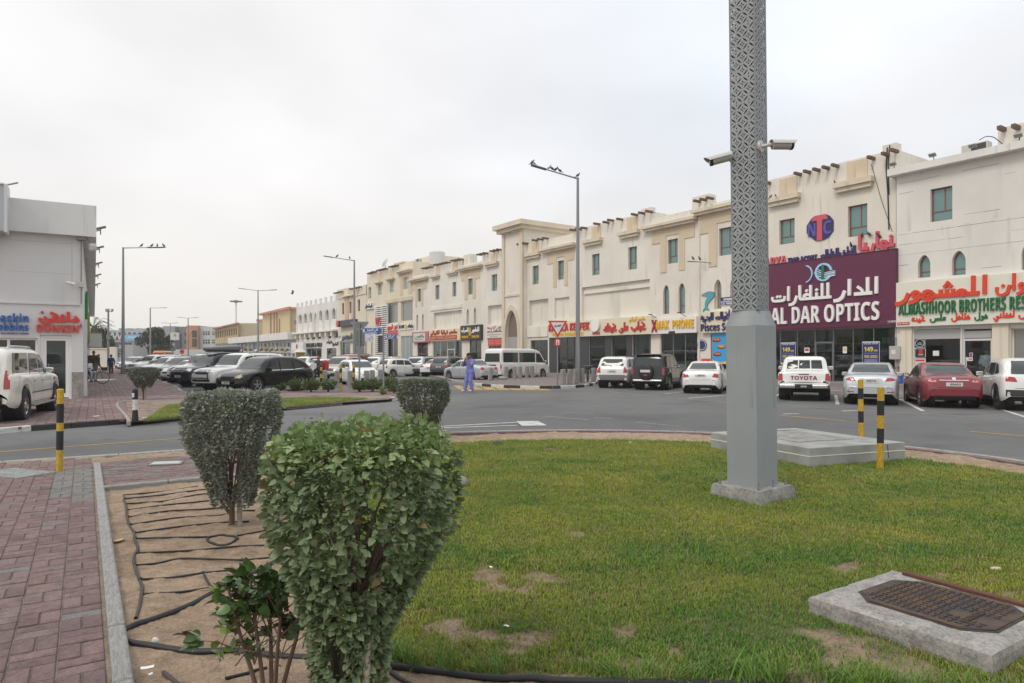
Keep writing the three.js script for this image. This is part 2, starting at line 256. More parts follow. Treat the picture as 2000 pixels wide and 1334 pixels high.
{
const g=new THREE.PlaneGeometry(5000,5000);g.rotateX(-PI/2);g.translate(0,-0.06,-1500);
struct('ground',muv(g,0.05),mt(0.36,0.31,0.25,0.95,{map:re(T.blotch,1)}));
const a=new THREE.PlaneGeometry(260,290,170,260);a.rotateX(-PI/2);
const p=a.attributes.position,col=new Float32Array(p.count*3);
for (let i=0;i<p.count;i++){
const tx=p.getX(i)/130,td=(145 - p.getZ(i))/290;const X=Math.sign(tx)*Math.pow(Math.abs(tx),1.7)*150,D=-15+Math.pow(td,1.8)*265;
p.setXYZ(i,X,0,-D);
const tyre=Math.exp(-Math.pow((distPoly(SKID,X,D,true) - 0.0)/0.25,2))*0.12+Math.exp(-Math.pow((distPoly(SKID2,X,D,true))/0.22,2))*0.12;
const v=0.13+0.075*(fbm(X*0.12,D*0.12,4,4) - 0.5) - 0.03*sstep(fbm(X*0.7,D*0.7,11,3),0.62,0.75)+0.02*(fbm(X*0.9,D*0.9,2,2) - 0.5);
const k=v*(1 - tyre);col[i*3]=k;col[i*3+1]=k*0.995;col[i*3+2]=k*0.985;
}
a.setAttribute('color',new THREE.BufferAttribute(col,3));a.computeVertexNormals();
const ag=muv(a,1);struct('road',ag,mt(1.3,1.3,1.3,0.88,{vertexColors:true,map:re(T.road,1/36),bumpMap:re(T.grain,1.7),bumpScale:0.004}));
}

const ISL=0.1;
const roadEdge=smoothLine([[-420,950],[0,914],[190,901],[380,887],[560,873],[740,860],[920,851.5],[1100,848],[1250,849],[1400,854],[1580,865],[1760,881],[2000,912],[2350,980]].map(([x,y])=>G(x,y)),0.75);
const islandPoly=[...roadEdge,[8.5,3],[8.5,-4],[-12,-4],[-12,roadEdge[0][1]]];
const KB=[G(240,1334,ISL),G(190,912,ISL)],kd=[KB[1][0] - KB[0][0],KB[1][1] - KB[0][1]],kl=Math.hypot(...kd),ku=[kd[0]/kl,kd[1]/kl],kn=[-ku[1],ku[0]];
const kerbPt=(a,b)=>[KB[0][0]+ku[0]*a+kn[0]*b,KB[0][1]+ku[1]*a+kn[1]*b];
const kerbAB=(x,D)=>{const dx=x - KB[0][0],dD=D - KB[0][1];return [dx*ku[0]+dD*ku[1],dx*kn[0]+dD*kn[1]];};
const bedTop=smoothLine([[196,955],[290,946],[390,936],[470,929],[560,921]].map(([x,y])=>G(x,y,ISL)),0.7);
const lawnPoly=smoothLine([[2300,1420],[1700,1352],[1400,1338],[1000,1324],[760,1298],[650,1275],[625,1190],[600,1110],[580,1040],[575,985],[590,930],[640,896],[780,875],[920,863.5],[1100,859.5],[1260,860.5],[1400,866],[1580,878],[1760,895],[2000,927],[2330,999]].map(([x,y])=>G(x,y,ISL)),0.25);
lawnPoly.push([9.5,6],[9.5,1.5],[4,1.5]);
const bare=[[960,1122,34,14],[968,1146,30,12],[1040,1122,36,14],[1035,1150,22,8],[880,1222,34,16],[905,1240,30,9],[945,1238,28,11],[1040,1243,38,11],[1213,1232,30,20],[1122,1040,20,6],[1250,1290,46,10],[1130,1282,34,10],[820,1190,26,7],[1090,1130,22,6],[1640,1290,60,26],[1560,1322,60,18],[1705,1255,60,16],[1600,1235,36,10],[1760,1300,80,30],[1650,1108,40,8],[1960,1158,34,9],[1850,1120,26,6],[1320,1270,26,8],[1090,880,22,3],[1000,1268,30,8]];
function bareness(x,D){
const px=1000+x/D*FOCAL,py=HORIZON+(EYE - ISL)*FOCAL/D;let b=0;const n=fbm(x*5,D*5,3,3) - 0.5;
for (const [cx,cy,rx,ry] of bare){const q=Math.hypot((px - cx)/rx/1.15,(py - cy)/ry/1.25)+n*1.9;b=Math.max(b,1 - sstep(q,0.6,1.2));}
const near=sstep(4.4 - D,0,1.1)*sstep(fbm(x*2.2,D*2.2,6,4),0.5,0.68)*0.75;
return Math.max(b,near);
}
const lawnIn=(x,D)=>{const inn=inPoly(lawnPoly,x,D),d=distPoly(lawnPoly,x,D);return inn?sstep(d+(fbm(x*6,D*6,1,3) - 0.5)*0.25,0,0.12):0;};
const greenMix=(x,D)=>clamp(0.5+1.5*(fbm(x*0.9,D*1.5,12,4) - 0.5)+0.9*(fbm(x*4,D*4,15,3) - 0.5),0,1);
function sandH(x,D){return ISL - 0.012+0.05*(fbm(x*1.3,D*1.3,7,3) - 0.5)+0.045*(fbm(x*5.5,D*5.5,9,3) - 0.5)+0.014*(fbm(x*22,D*22,3,2) - 0.5);}
const paved=(x,D)=>{const [a,b]=kerbAB(x,D);return b>-0.05||(b<=0.4&&inPoly(stripPoly,x,D));};
const stripPoly=[...bedTop.slice().reverse(),G(196,955,ISL),G(180,905,ISL),...[[260,897],[380,888],[470,881],[560,874]].map(([x,y])=>G(x,y,ISL))];
{
const nx=330,nd=330,g=new THREE.PlaneGeometry(1,1,nx,nd);const p=g.attributes.position,col=new Float32Array(p.count*3),idx=[];
const X=[],Dd=[];
for (let j=0;j<=nd;j++) for (let i=0;i<=nx;i++){
const D=1.4+13.6*Math.pow(j/nd,1.6),x=-0.95*D+1.9*D*i/nx,k=j*(nx+1)+i;X[k]=x;Dd[k]=D;
const lw=lawnIn(x,D),b=lw?bareness(x,D):1,pv=paved(x,D);
p.setXYZ(k,x,pv?ISL+0.001:lw?lerp(ISL - 0.01,sandH(x,D),0.35):sandH(x,D),-D);
const n=fbm(x*3,D*3,21,4),sand=pv?[0.42,0.34,0.26]:[0.475+0.18*(n - 0.5),0.345+0.15*(n - 0.5),0.235+0.12*(n - 0.5)];
const soil=lw?(b>0?sand.map((v,q)=>lerp([0.10,0.105,0.04][q],v*[0.8,0.78,0.78][q],b)):[0.10,0.105,0.04]):sand;
for (let q=0;q<3;q++) col[k*3+q]=lw&&lw<1?lerp(sand[q],soil[q],lw):soil[q];
}
const oi=g.index.array;for (let t=0;t<oi.length;t+=3){const a=oi[t],b=oi[t+1],c=oi[t+2];if ([a,b,c].every((k)=>inPoly(islandPoly,X[k],Dd[k]))) idx.push(a,b,c);}
g.setIndex(idx);g.setAttribute('color',new THREE.BufferAttribute(col,3));g.computeVertexNormals();

const nn=g.attributes.normal;if (nn.getY(60000)<0){for (let t=0;t<idx.length;t+=3){const q=idx[t];idx[t]=idx[t+1];idx[t+1]=q;} g.setIndex(idx);g.computeVertexNormals();}
struct('planting_bed',muv(g,1),mt(1.12,1.12,1.12,0.97,{vertexColors:true,map:re(T.grain,1.6),bumpMap:re(T.grain,3.1),bumpScale:0.012}));

slabOf(offsetLine(roadEdge,-0.16).concat([[8.3,3],[8.3,-4],[-12,-4]]),-0.05,0.035,mt(0.4,0.3,0.2,0.95),'island_base');
}
const kerbMats=[K.kerb];
kerbPieces('road_kerb','',offsetLine(roadEdge,-0.08),0.15,-0.03,ISL+0.005,kerbMats);
{
const line=[];for (let a=-1.6;a<kl+0.2;a+=0.78) line.push(kerbPt(a,-0.0));kerbPieces('path_kerb','',line,0.09,0.0,ISL+0.035,[K.kerb]);
kerbPieces('bed_kerb','',bedTop,0.11,0.0,ISL+0.03,[K.concrete]);
}

const brickM=[[0.275,0.182,0.172],[0.305,0.205,0.194],[0.24,0.163,0.157],[0.295,0.215,0.204]].map(([r,g,b])=>mt(r,g,b,0.92,{map:re(T.grain,2.2),bumpMap:re(T.grain,6),bumpScale:0.003}));
const brickG=[[0.28,0.268,0.25],[0.245,0.24,0.228]].map(([r,g,b])=>mt(r,g,b,0.92,{map:re(T.grain,2.2),bumpMap:re(T.grain,6),bumpScale:0.003}));
const brickGeos={};
function brickGeo(w,l,v){const k=[w,l,v].join();if (!brickGeos[k]){const g=muv(clean(rbox(w,0.05,l,0.006,0,0,0,0,1)),1);const uv=g.attributes.uv;for (let i=0;i<uv.count;i++) uv.setXY(i,uv.getX(i)+v*0.37,uv.getY(i)+v*0.71);brickGeos[k]=g;} return brickGeos[k];}
const path=thing('brick_path','','');path.userData={kind:'structure'};
{
const list=[],r=rng(5),W=0.212;
for (let c=0;c<14;c++) for (let q=-4;q<20;q++){
const a0=q*0.424+(c % 2)*0.212,b0=0.062+c*W,gy=(((q+c*3) % 9+9) % 9===2),patch=fbm(a0*0.5+3,b0*0.9,5,2)>0.6||(c>4&&a0>2.2&&a0<4.6) ;
const put=(da,db,w,l,grey)=>{const [x,D]=kerbPt(a0+da,b0+db);if (D<2.4||x/D<-0.83||D>10.6) return;const px=1000+x/D*FOCAL;list.push({x,D,w,l,grey,s:w*l/D/D/D,px});};
put(0.104,0.053,0.099,0.204,patch);put(0.104,0.159,0.099,0.204,patch);
put(0.262,0.106,0.204,0.099,patch||gy);put(0.368,0.106,0.204,0.099,patch);
}
list.sort((p,q)=>q.s - p.s);const rest=[[],[],[]];
list.forEach((o,i)=>{
const y=ISL - 0.018+r()*0.006,rx=(r() - 0.5)*0.02,rz=(r() - 0.5)*0.02,ang=Math.atan2(ku[1],ku[0]) - PI/2,mats=o.grey?brickG:brickM,m=mats[Math.floor(r()*mats.length)],g=brickGeo(o.w,o.l,Math.floor(r()*4));
if (i<300){const b=part(path,'brick',g,m);b.position.set(o.x,y,-o.D);b.rotation.set(rx,ang,rz);}
else {const q=g.clone();q.rotateX(rx);q.rotateZ(rz);q.rotateY(ang);q.translate(o.x,y,-o.D);rest[o.grey?2:r()<0.5?0:1].push(q);}
});
rest.forEach((l,i)=>{if (l.length) tag(part(path,'bricks',M(l),[brickM[0],brickM[1],brickG[0]][i]),null,null,null,'stuff');});
}
function brickField(name,poly,ang,y,w,l,mats,seed,opt={}){
const r=rng(seed),xs=poly.map((p)=>p[0]),ds=poly.map((p)=>p[1]),cx=(Math.min(...xs)+Math.max(...xs))/2,cd=(Math.min(...ds)+Math.max(...ds))/2,R=Math.hypot(Math.max(...xs) - cx,Math.max(...ds) - cd),ca=Math.cos(ang),sa=Math.sin(ang),bins=mats.map(()=>[]);
for (let j=-Math.ceil(R/w);j<=R/w;j++) for (let i=-Math.ceil(R/l);i<=R/l;i++){
const u=(i+(opt.stack?0:(j & 1)*0.5))*l,v=j*w,x=cx+u*ca - v*sa,D=cd+u*sa+v*ca;
if (!inPoly(poly,x,D)||Math.abs(x)>0.9*D+1) continue;
const g=box(l - 0.008,0.05,w - 0.008);g.rotateY(ang);g.translate(x,y - 0.025+(r() - 0.5)*0.006,-D);bins[opt.pick?opt.pick(x,D,r):Math.floor(r()*mats.length)].push(g);
}
const o=thing(name,'','');o.userData={kind:'structure'};
bins.forEach((b,k)=>{if (b.length) tag(part(o,'pavers',muv(M(b),1),mats[k]),null,null,null,'stuff');});return o;
}
brickField('brick_strip',stripPoly,Math.atan2(-0.42,-0.9) ,ISL+0.004,0.105,0.21,[...brickM,brickG[0]],8);
{const e=offsetLine(roadEdge,-0.26).filter((p)=>p[0]>-3.4),gs=[[],[]];smoothLine(e,0.215).forEach(([x,D],i,A)=>{if (!A[i+1]) return;const b=A[i+1],an=Math.atan2(b[1] - D,b[0] - x),g=box(0.205,0.05,0.1);g.rotateY(an);g.translate(x,ISL - 0.015,-D);gs[i % 2].push(g);const g2=box(0.205,0.05,0.1);g2.rotateY(an);g2.translate(x+Math.sin(an)*0.107,ISL - 0.014,-(D - Math.cos(an)*0.107));gs[(i+1) % 2].push(g2);});
const o=thing('brick_edging','','');o.userData={kind:'structure'};gs.forEach((l,k)=>tag(part(o,'pavers',muv(M(l),1),brickM[k*3]),null,null,null,'stuff'));}

// ---------- block on the far side of the side road: pavement, verge, lot edge ----------
const PAV=0.12;
const farEdge=smoothLine([[-500,905],[0,846],[130,836],[250,827],[420,811],[560,799],[680,789],[760,783]].map(([x,y])=>G(x,y)),0.8);
const tip=[[778,780],[783,775],[776,770],[755,767]].map(([x,y])=>G(x,y));
const lotEdge=[[755,767],[690,766],[640,766],[560,768],[455,775],[376,773],[345,760],[305,743],[272,729],[250,718],[236,711]].map(([x,y])=>G(x,y));
const leftBlock=[...farEdge,...tip,...lotEdge.slice(1),[-75,118],[-110,118],[-60,20],farEdge[0]];
slabOf(leftBlock,-0.05,PAV - 0.03,mt(0.30,0.19,0.18,0.95,{map:re(T.grain,1)}),'pavement');
{const l=offsetLine([...farEdge,...tip],-0.07);kerbPieces('side_road_kerb','',l,0.14,-0.03,PAV+0.005,[K.kerbK,K.kerbK,K.kerbK,K.kerbW,K.kerbW,K.kerbW]);}
kerbPieces('lot_kerb','',smoothLine(lotEdge.slice(3),1.2),0.14,-0.03,PAV,[K.kerb]);
const verge=[[247,783],[252,823],[420,806],[560,794],[680,784],[758,779],[772,776],[762,772],[680,773],[600,775],[520,776],[400,781],[300,784]].map(([x,y])=>G(x,y,PAV));
{
const bedG=ext(shp(verge),0.03);bedG.rotateX(-PI/2);bedG.translate(0,PAV - 0.028,0);struct('planting_bed',muv(clean(bedG),1),mt(0.46,0.36,0.27,0.97,{map:re(T.grain,1.4),bumpMap:re(T.grain,3),bumpScale:0.015}));
kerbPieces('bed_kerb','',smoothLine([[252,824],[247,783],[300,783],[400,780.5]].map(([x,y])=>G(x,y,PAV)),0.9),0.08,0.02,PAV+0.02,[K.kerb]);
const pavers=[[0.33,0.215,0.205],[0.36,0.245,0.235],[0.30,0.20,0.195],[0.40,0.30,0.28],[0.36,0.34,0.315]].map(([r,g,b])=>mt(r,g,b,0.93,{map:re(T.grain,1.6)}));
const area=[...farEdge.filter((p)=>p[0]<-8.2),G(378,774,PAV),...lotEdge.slice(6,10),G(200,716,PAV),G(150,740,PAV),G(-60,790,PAV),G(-200,840,PAV)];
const inVerge=(x,D)=>inPoly(verge,x,D);
brickField('pavement_bricks',area.filter(([x,D])=>D<75),Math.atan2(0.853,-0.522),PAV+0.001,0.2,0.4,pavers,11,{pick:(x,D,r)=>(D<24&&r()<0.8?(r()<0.5?0:2):Math.floor(r()*4+(r()<0.15?1:0)))});
brickField('island_path',[[500,778],[560,768],[755,768],[745,772],[640,773],[520,777]].map(([x,y])=>G(x,y,PAV)),0.3,PAV+0.001,0.2,0.4,pavers.slice(2),12);
}
const vergeLawn=[[283,823],[330,793],[420,784],[520,780],[600,778],[690,778],[716,780],[690,783],[560,794],[420,807]].map(([x,y])=>G(x,y,PAV));
// ---------- pavement along the shop row ----------
const TH=34.3*PI/180,RO=[20.8,37],ru=[-Math.sin(TH),Math.cos(TH)],rn=[-Math.cos(TH),-Math.sin(TH)],ROWROT=Math.atan2(-ru[1],-ru[0]);
const rowPt=(s,k)=>[RO[0] - s*ru[0]+k*rn[0],RO[1] - s*ru[1]+k*rn[1]];
const rowS=(px,k=0)=>{const q=(px - 1000)/FOCAL;return (q*(RO[1]+k*rn[1]) - RO[0] - k*rn[0])/(-ru[0]+q*ru[1]);};
const rowD=(s,k=0)=>rowPt(s,k)[1];
const rowY=(px,py,k=0)=>yAt(py,rowD(rowS(px,k),k));
{
const bulb=[[900,750],[975,757],[1060,759.5],[1120,758],[1160,752],[1168,747]].map(([x,y])=>G(x,y));
const kk=8.8,P=[rowPt(14,0),rowPt(14,kk),rowPt(-8,kk),rowPt(-16,kk),...smoothLine(bulb.slice().reverse(),1),rowPt(-40,kk),rowPt(-62,kk),rowPt(-95,kk),rowPt(-95,0)];
slabOf(P,-0.05,0.14,mt(0.30,0.245,0.235,0.93,{map:re(T.grain,1),bumpMap:re(T.grain,2),bumpScale:0.004}),'pavement',1);
kerbPieces('shop_kerb','',smoothLine(P.slice(1,-1),1.1),0.16,-0.04,0.15,(i,x,D)=>(x>-2&&x<5.5&&D>32&&D<46?(i % 2?K.kerbK:K.kerbW):K.kerb));
kerbPieces('shop_step','',smoothLine([rowPt(14,0.9),rowPt(-45,0.9)],2),0.3,0.13,0.24,[K.concrete]);
}

const paintW=mt(0.62,0.62,0.6,0.8,{map:re(T.blotch,1.3)}),paintOld=mt(0.34,0.34,0.33,0.85,{map:re(T.grain,1.2)}),paintY=mt(0.50,0.33,0.09,0.8,{map:re(T.blotch,0.9)});
function mark(quad,mat,name='road_marking',y=0.006){const P=quad.map(([x,yy])=>G(x,yy));const g=ext(shp(P),0.003);g.rotateX(-PI/2);g.translate(0,y - 0.003,0);return struct(name,muv(clean(g),1),mat);}
const line=(x0,y0,x1,y1,w,mat)=>{const a=G(x0,y0),b=G(x1,y1),dx=b[0] - a[0],dy=b[1] - a[1],l=Math.hypot(dx,dy),nx=-dy/l*w/2,ny=dx/l*w/2;const g=ext(shp([[a[0]+nx,a[1]+ny],[b[0]+nx,b[1]+ny],[b[0] - nx,b[1] - ny],[a[0] - nx,a[1] - ny]]),0.003);g.rotateX(-PI/2);g.translate(0,0.003,0);struct('road_marking',muv(clean(g),1),mat);};
for (const [a,b,c,d,w,m] of [[860,833,1010,825,0.12,paintW],[1010,831,860,836,0.1,paintW],[290,893,400,884,0.1,paintW],[0,883,360,856,0.07,paintY],
[1060,813,1150,820,0.12,paintOld],[1160,815,1200,818,0.12,paintOld],[1240,825,1330,833,0.1,paintOld],[1100,806,1160,808,0.1,paintOld],[1518,811,1652,822,0.1,paintY],[1895,843,2010,853,0.1,paintY],
[1518,793,1620,797,0.12,paintOld],[1640,799,1780,807,0.12,paintOld],[1800,808,1915,816,0.12,paintOld],[1935,817,2010,824,0.12,paintOld],[1190,765,1290,775,0.12,paintOld],[1300,776,1420,786,0.12,paintOld],
[1440,770,1345,778,0.12,paintW],[1392,760,1300,769,0.11,paintW],[1530,766,1512,775,0.12,paintW],[1632,772,1636,790,0.12,paintW],[1758,780,1803,803,0.12,paintW],[1925,790,2010,817,0.12,paintW],[1530,809,1560,808,0.1,paintW],[1645,803,1675,802,0.14,paintW],[870,745,950,752,0.14,paintOld],[640,745,700,741,0.1,paintOld]]) line(a,b,c,d,w,m);
mark([[1008,823],[1050,822.5],[1068,831],[1020,832]],paintW);
for (let i=0;i<7;i++){const x=885+i*26;mark([[x,753+i*0.4],[x+13,753+i*0.4],[x+36,761+i*0.25],[x+12,761+i*0.25]],paintY,'speed_hump_marking');}
// ---------- grass ----------
function tuftGeo(n,h,seed,spread){
const r=rng(seed),pos=[];
for (let i=0;i<n;i++){
const a=r()*2*PI,x=(r() - 0.5)*spread,z=(r() - 0.5)*spread,hh=h*(0.55+0.7*r()),w=0.0022+r()*0.0016,dx=Math.cos(a),dz=Math.sin(a),lean=hh*(0.25+0.9*r()),px=-dz*w,pz=dx*w;
const b=[[x - px,0,z - pz],[x+px,0,z+pz]],m=[[x - px*0.8+dx*lean*0.35,hh*0.6,z - pz*0.8+dz*lean*0.35],[x+px*0.8+dx*lean*0.35,hh*0.6,z+pz*0.8+dz*lean*0.35]],t=[x+dx*lean,hh,z+dz*lean];
pos.push(...b[0],...b[1],...m[1],...b[0],...m[1],...m[0],...m[0],...m[1],...t);
}
const g=new THREE.BufferGeometry();g.setAttribute('position',new THREE.BufferAttribute(new Float32Array(pos),3));g.computeVertexNormals();return g;
}
const grassM=new THREE.MeshPhysicalMaterial({color:0xffffff,roughness:0.75,transmission:0.25,thickness:0,side:THREE.DoubleSide});
function grow(name,label,poly,n,h,level,seed,o={}){
const r=rng(seed),xs=poly.map((p)=>p[0]),ds=poly.map((p)=>p[1]),x0=Math.min(...xs),x1=Math.max(...xs),d0=Math.max(1.5,Math.min(...ds)),d1=Math.max(...ds),mats=[],cols=[],q=new THREE.Matrix4(),e=new THREE.Euler(),c=new THREE.Color();
for (let i=0,tries=0;i<n&&tries<n*14;tries++){
const D=o.near?d0+(d1 - d0)*Math.pow(r(),o.near):lerp(d0,d1,r()),x=lerp(x0,x1,r());if (Math.abs(x)>0.79*D+0.3||!inPoly(poly,x,D)) continue;
if (o.mask){const k=o.mask(x,D);if (r()>k) continue;}
const s=(o.size?o.size(x,D):1)*(0.7+0.6*r()),yy=o.height?o.height(x,D):level;
e.set((r() - 0.5)*0.4,r()*6.28,(r() - 0.5)*0.4);q.makeRotationFromEuler(e);q.scale(V(s,s,s));q.setPosition(x,yy,-D);mats.push(q.clone());
const m=o.mix?o.mix(x,D):0.5,v=0.8+0.4*r(),dry=r()<(o.dry ?? 0.1)*(1.6 - m);
c.setRGB(...(dry?[0.33,0.27,0.12]:[lerp(0.315,0.115,m),lerp(0.34,0.225,m),lerp(0.032,0.024,m)]).map((k)=>k*v));cols.push(c.clone());i++;
}
const im=new THREE.InstancedMesh(tuftGeo(o.blades ?? 9,h,seed+1,o.spread ?? 0.07),grassM,mats.length);mats.forEach((m,i)=>{im.setMatrixAt(i,m);im.setColorAt(i,cols[i]);});
im.name=numbered(name);im.castShadow=im.receiveShadow=true;scene.add(im);return tag(im,label,'grass',null,'stuff');
}
// ---------- lattice column with two cameras ----------
const COL=[2.685,7.62];
{
const o=thing('lattice_column','tall grey metal column with pierced lattice faces on the lawn','column',[COL[0],ISL,-COL[1]]);o.rotation.z=0.0105;
const RB=36*PI/180,RL=46*PI/180,H0=1.9;
{
const g=new THREE.BoxGeometry(0.66,0.16,0.66,12,3,12),p=g.attributes.position;for (let i=0;i<p.count;i++){const x=p.getX(i),y=p.getY(i),z=p.getZ(i),n=fbm(x*9+3,z*9+y*7,2,3) - 0.5,k=y>0.05?0.95:1.0;p.setXYZ(i,x*k*(1+n*0.12),y+n*0.025,z*k*(1+n*0.12));}
g.computeVertexNormals();const f=part(o,'footing',muv(clean(g),1),K.concrete);f.rotation.y=RB;f.position.y=0.06;
}
const sh=part(o,'shaft',muv(clean(rbox(0.385,H0 - 0.1,0.385,0.008,0,0,0)),0.8),K.steel);sh.rotation.y=RB;sh.position.y=0.1+(H0 - 0.1)/2;
{const g=new THREE.CylinderGeometry(0.292/Math.SQRT2,0.385/Math.SQRT2,0.17,4,1);g.rotateY(PI/4);const c=part(o,'shaft_cap',clean(g),K.steel);c.rotation.y=RB;c.position.y=H0+0.085;}
const u=0.0715,n=4,chunk=()=>{
const s=shp([[0,0],[n*u,0],[n*u,n*u],[0,n*u]]);
for (let i=0;i<n;i++) for (let j=0;j<n;j++){
const a=(i+j) % 2===0?[[i,j],[i+1,j+1]]:[[i+1,j],[i,j+1]],cx=(a[0][0]+a[1][0])/2*u,cy=(a[0][1]+a[1][1])/2*u,dx=(a[1][0] - a[0][0])*u*0.40,dy=(a[1][1] - a[0][1])*u*0.40,P=[];
for (let k=-3;k<=3;k++){const t=k/3,w=(1 - t*t)*0.2;P.push([cx+dx*t - dy*w,cy+dy*t+dx*w]);}
for (let k=2;k>=-2;k--){const t=k/3,w=(1 - t*t)*0.2;P.push([cx+dx*t+dy*w,cy+dy*t - dx*w]);}
s.holes.push(hole(P));
}
for (let i=0;i<=n;i++) for (let j=0;j<=n;j++) if ((i+j) % 2) for (const [ex,ey] of [[1,0],[-1,0],[0,1],[0,-1]]){
const cx=(i+ex*0.24)*u,cy=(j+ey*0.24)*u,a=0.19*u,b=0.10*u;const P=[[cx+ex*a - ey*0,cy+ey*a],[cx - ey*b,cy+ex*b],[cx - ex*a,cy - ey*a],[cx+ey*b,cy - ex*b]];
if (P.every(([x,y])=>x>0.003&&y>0.003&&x<n*u - 0.003&&y<n*u - 0.003)) s.holes.push(hole(P));
}
const g=ext(s,0.006);g.translate(-n*u/2,0,n*u/2 - 0.006);return g;
};
const cg=clean(chunk()),NCH=16;
for (let f=0;f<4;f++){const gs=[];for (let c=0;c<NCH;c++){const g=cg.clone();g.translate(0,H0+0.175+c*n*u,0);gs.push(g);} const m=part(o,'lattice_panel',muv(M(gs),1),K.steel);m.rotation.y=RL+f*PI/2;}
{const gs=[];for (let f=0;f<4;f++){const a=RL+PI/4+f*PI/2;gs.push(box(0.014,NCH*n*u,0.014,0,0,0).translate(n*u/Math.SQRT2*Math.sin(a)*0.985,H0+0.175+NCH*n*u/2,n*u/Math.SQRT2*Math.cos(a)*0.985));} part(o,'corner_frame',M(gs),K.galv);part(o,'inner_mast',[box(0.2,NCH*n*u,0.2,0,H0+0.17+NCH*n*u/2,0,RL)],mt(0.07,0.075,0.08,0.8));}
for (const [x,z] of [[0.25,0.25],[-0.25,0.25],[0.25,-0.25],[-0.25,-0.25],[0,0.26],[0.26,0]]){const q=V(x,0,z).applyAxisAngle(V(0,1,0),RB),b=part(o,'anchor_bolt',[cyl(0.009,0.009,0.12,0,0.1,0,8),cyl(0.018,0.018,0.02,0,0.14,0,6)],K.galv);b.position.set(q.x,0,q.z);}
}
function bulletCam(label,pos,yaw,pitch,armPts,plateRot){
const o=thing('security_camera',label,'security camera',pos,0,'bullet cameras on the lattice column'),m=mt(0.50,0.50,0.48,0.4),d=new THREE.Group();d.name='camera_head';
const hg=new THREE.CylinderGeometry(0.05,0.05,0.2,20);hg.rotateZ(PI/2);const body=part(o,'housing',hg,mt(0.36,0.365,0.36,0.4));
const ring=new THREE.CylinderGeometry(0.053,0.053,0.028,20);ring.rotateZ(PI/2);ring.translate(0.112,0,0);const fr=part(body,'lens_ring',ring,K.black);
const lens=new THREE.CylinderGeometry(0.034,0.034,0.006,20);lens.rotateZ(PI/2);lens.translate(0.128,0,0);part(body,'lens',lens,K.glassDark);
const P=[];for (let i=0;i<=10;i++){const a=PI*(0.02+0.96*i/10);P.push([Math.cos(a)*0.064,Math.sin(a)*0.058]);} for (let i=10;i>=0;i--){const a=PI*(0.02+0.96*i/10);P.push([Math.cos(a)*0.058,Math.sin(a)*0.052]);}
const hood=ext(shp(P),0.3,-0.12);const hp=hood.attributes.position;for (let i=0;i<hp.count;i++) if (hp.getZ(i)>0.1) hp.setZ(i,hp.getZ(i) - (0.058 - hp.getY(i))*0.9);hood.rotateY(PI/2);hood.computeVertexNormals();part(body,'sun_hood',hood,m);
body.rotation.set(0,yaw,pitch,'YZX');
const pl=new THREE.CylinderGeometry(0.062,0.068,0.03,20);pl.rotateX(PI/2);const plate=part(o,'mounting_plate',pl,m);plate.position.copy(armPts[0]);plate.rotation.y=plateRot;
part(o,'arm',[rod(armPts[0],armPts[1],0.02),new THREE.SphereGeometry(0.024,10,8).translate(armPts[1].x,armPts[1].y,armPts[1].z),rod(armPts[1],armPts[2],0.014)],m);return o;
}
{const D=7.45;bulletCam('grey bullet camera on the right face of the lattice column, pointing right',[gx(1526,D),yAt(283,D),-D],0.12,0.03,[V(-0.215,-0.01,-0.03),V(-0.13,0.0,0.01),V(-0.09,0.0,0.0)],0.85);
const E2=7.6;bulletCam('grey bullet camera on the left face of the lattice column, tilted down to the left',[gx(1408,E2),yAt(310,E2),-E2],PI - 0.1,-0.24,[V(0.16,0.035,-0.06),V(0.125,0.03,-0.02),V(0.09,0.025,0.0)],-0.8);}

// ---------- slabs and covers ----------
{
const o=thing('concrete_plinth','large low concrete plinth with a thin white stripe behind the column','plinth',[4.175,ISL,-9.58],0.367);o.scale.set(0.925,1,0.917);
part(o,'base_block',muv(clean(rbox(2.0,0.30,2.4,0.012,1.0,0.13,-1.2)),1),mt(0.40,0.41,0.38,0.88,{map:re(T.blotch,0.7),bumpMap:re(T.grain,2),bumpScale:0.003}));
part(o,'white_stripe',[box(2.006,0.012,0.004,1,0.16,0.003),box(0.004,0.012,2.406,-0.003,0.16,-1.2)],mt(0.75,0.75,0.72,0.7));
part(o,'top_slab',muv(clean(rbox(1.2,0.012,1.5,0.004,0.95,0.284,-1.35)),1),K.concrete);part(o,'steel_strip',[box(0.5,0.01,0.06,1.4,0.285,-2.05)],K.galv);
part(o,'cracked_edge',[box(0.012,0.2,0.004,1.62,0.16,0.002,0,0,0.12)],K.dark);
}
const slabM=mt(0.50,0.475,0.44,0.93,{map:re(T.grain,1.3),bumpMap:re(T.grain,3),bumpScale:0.006});
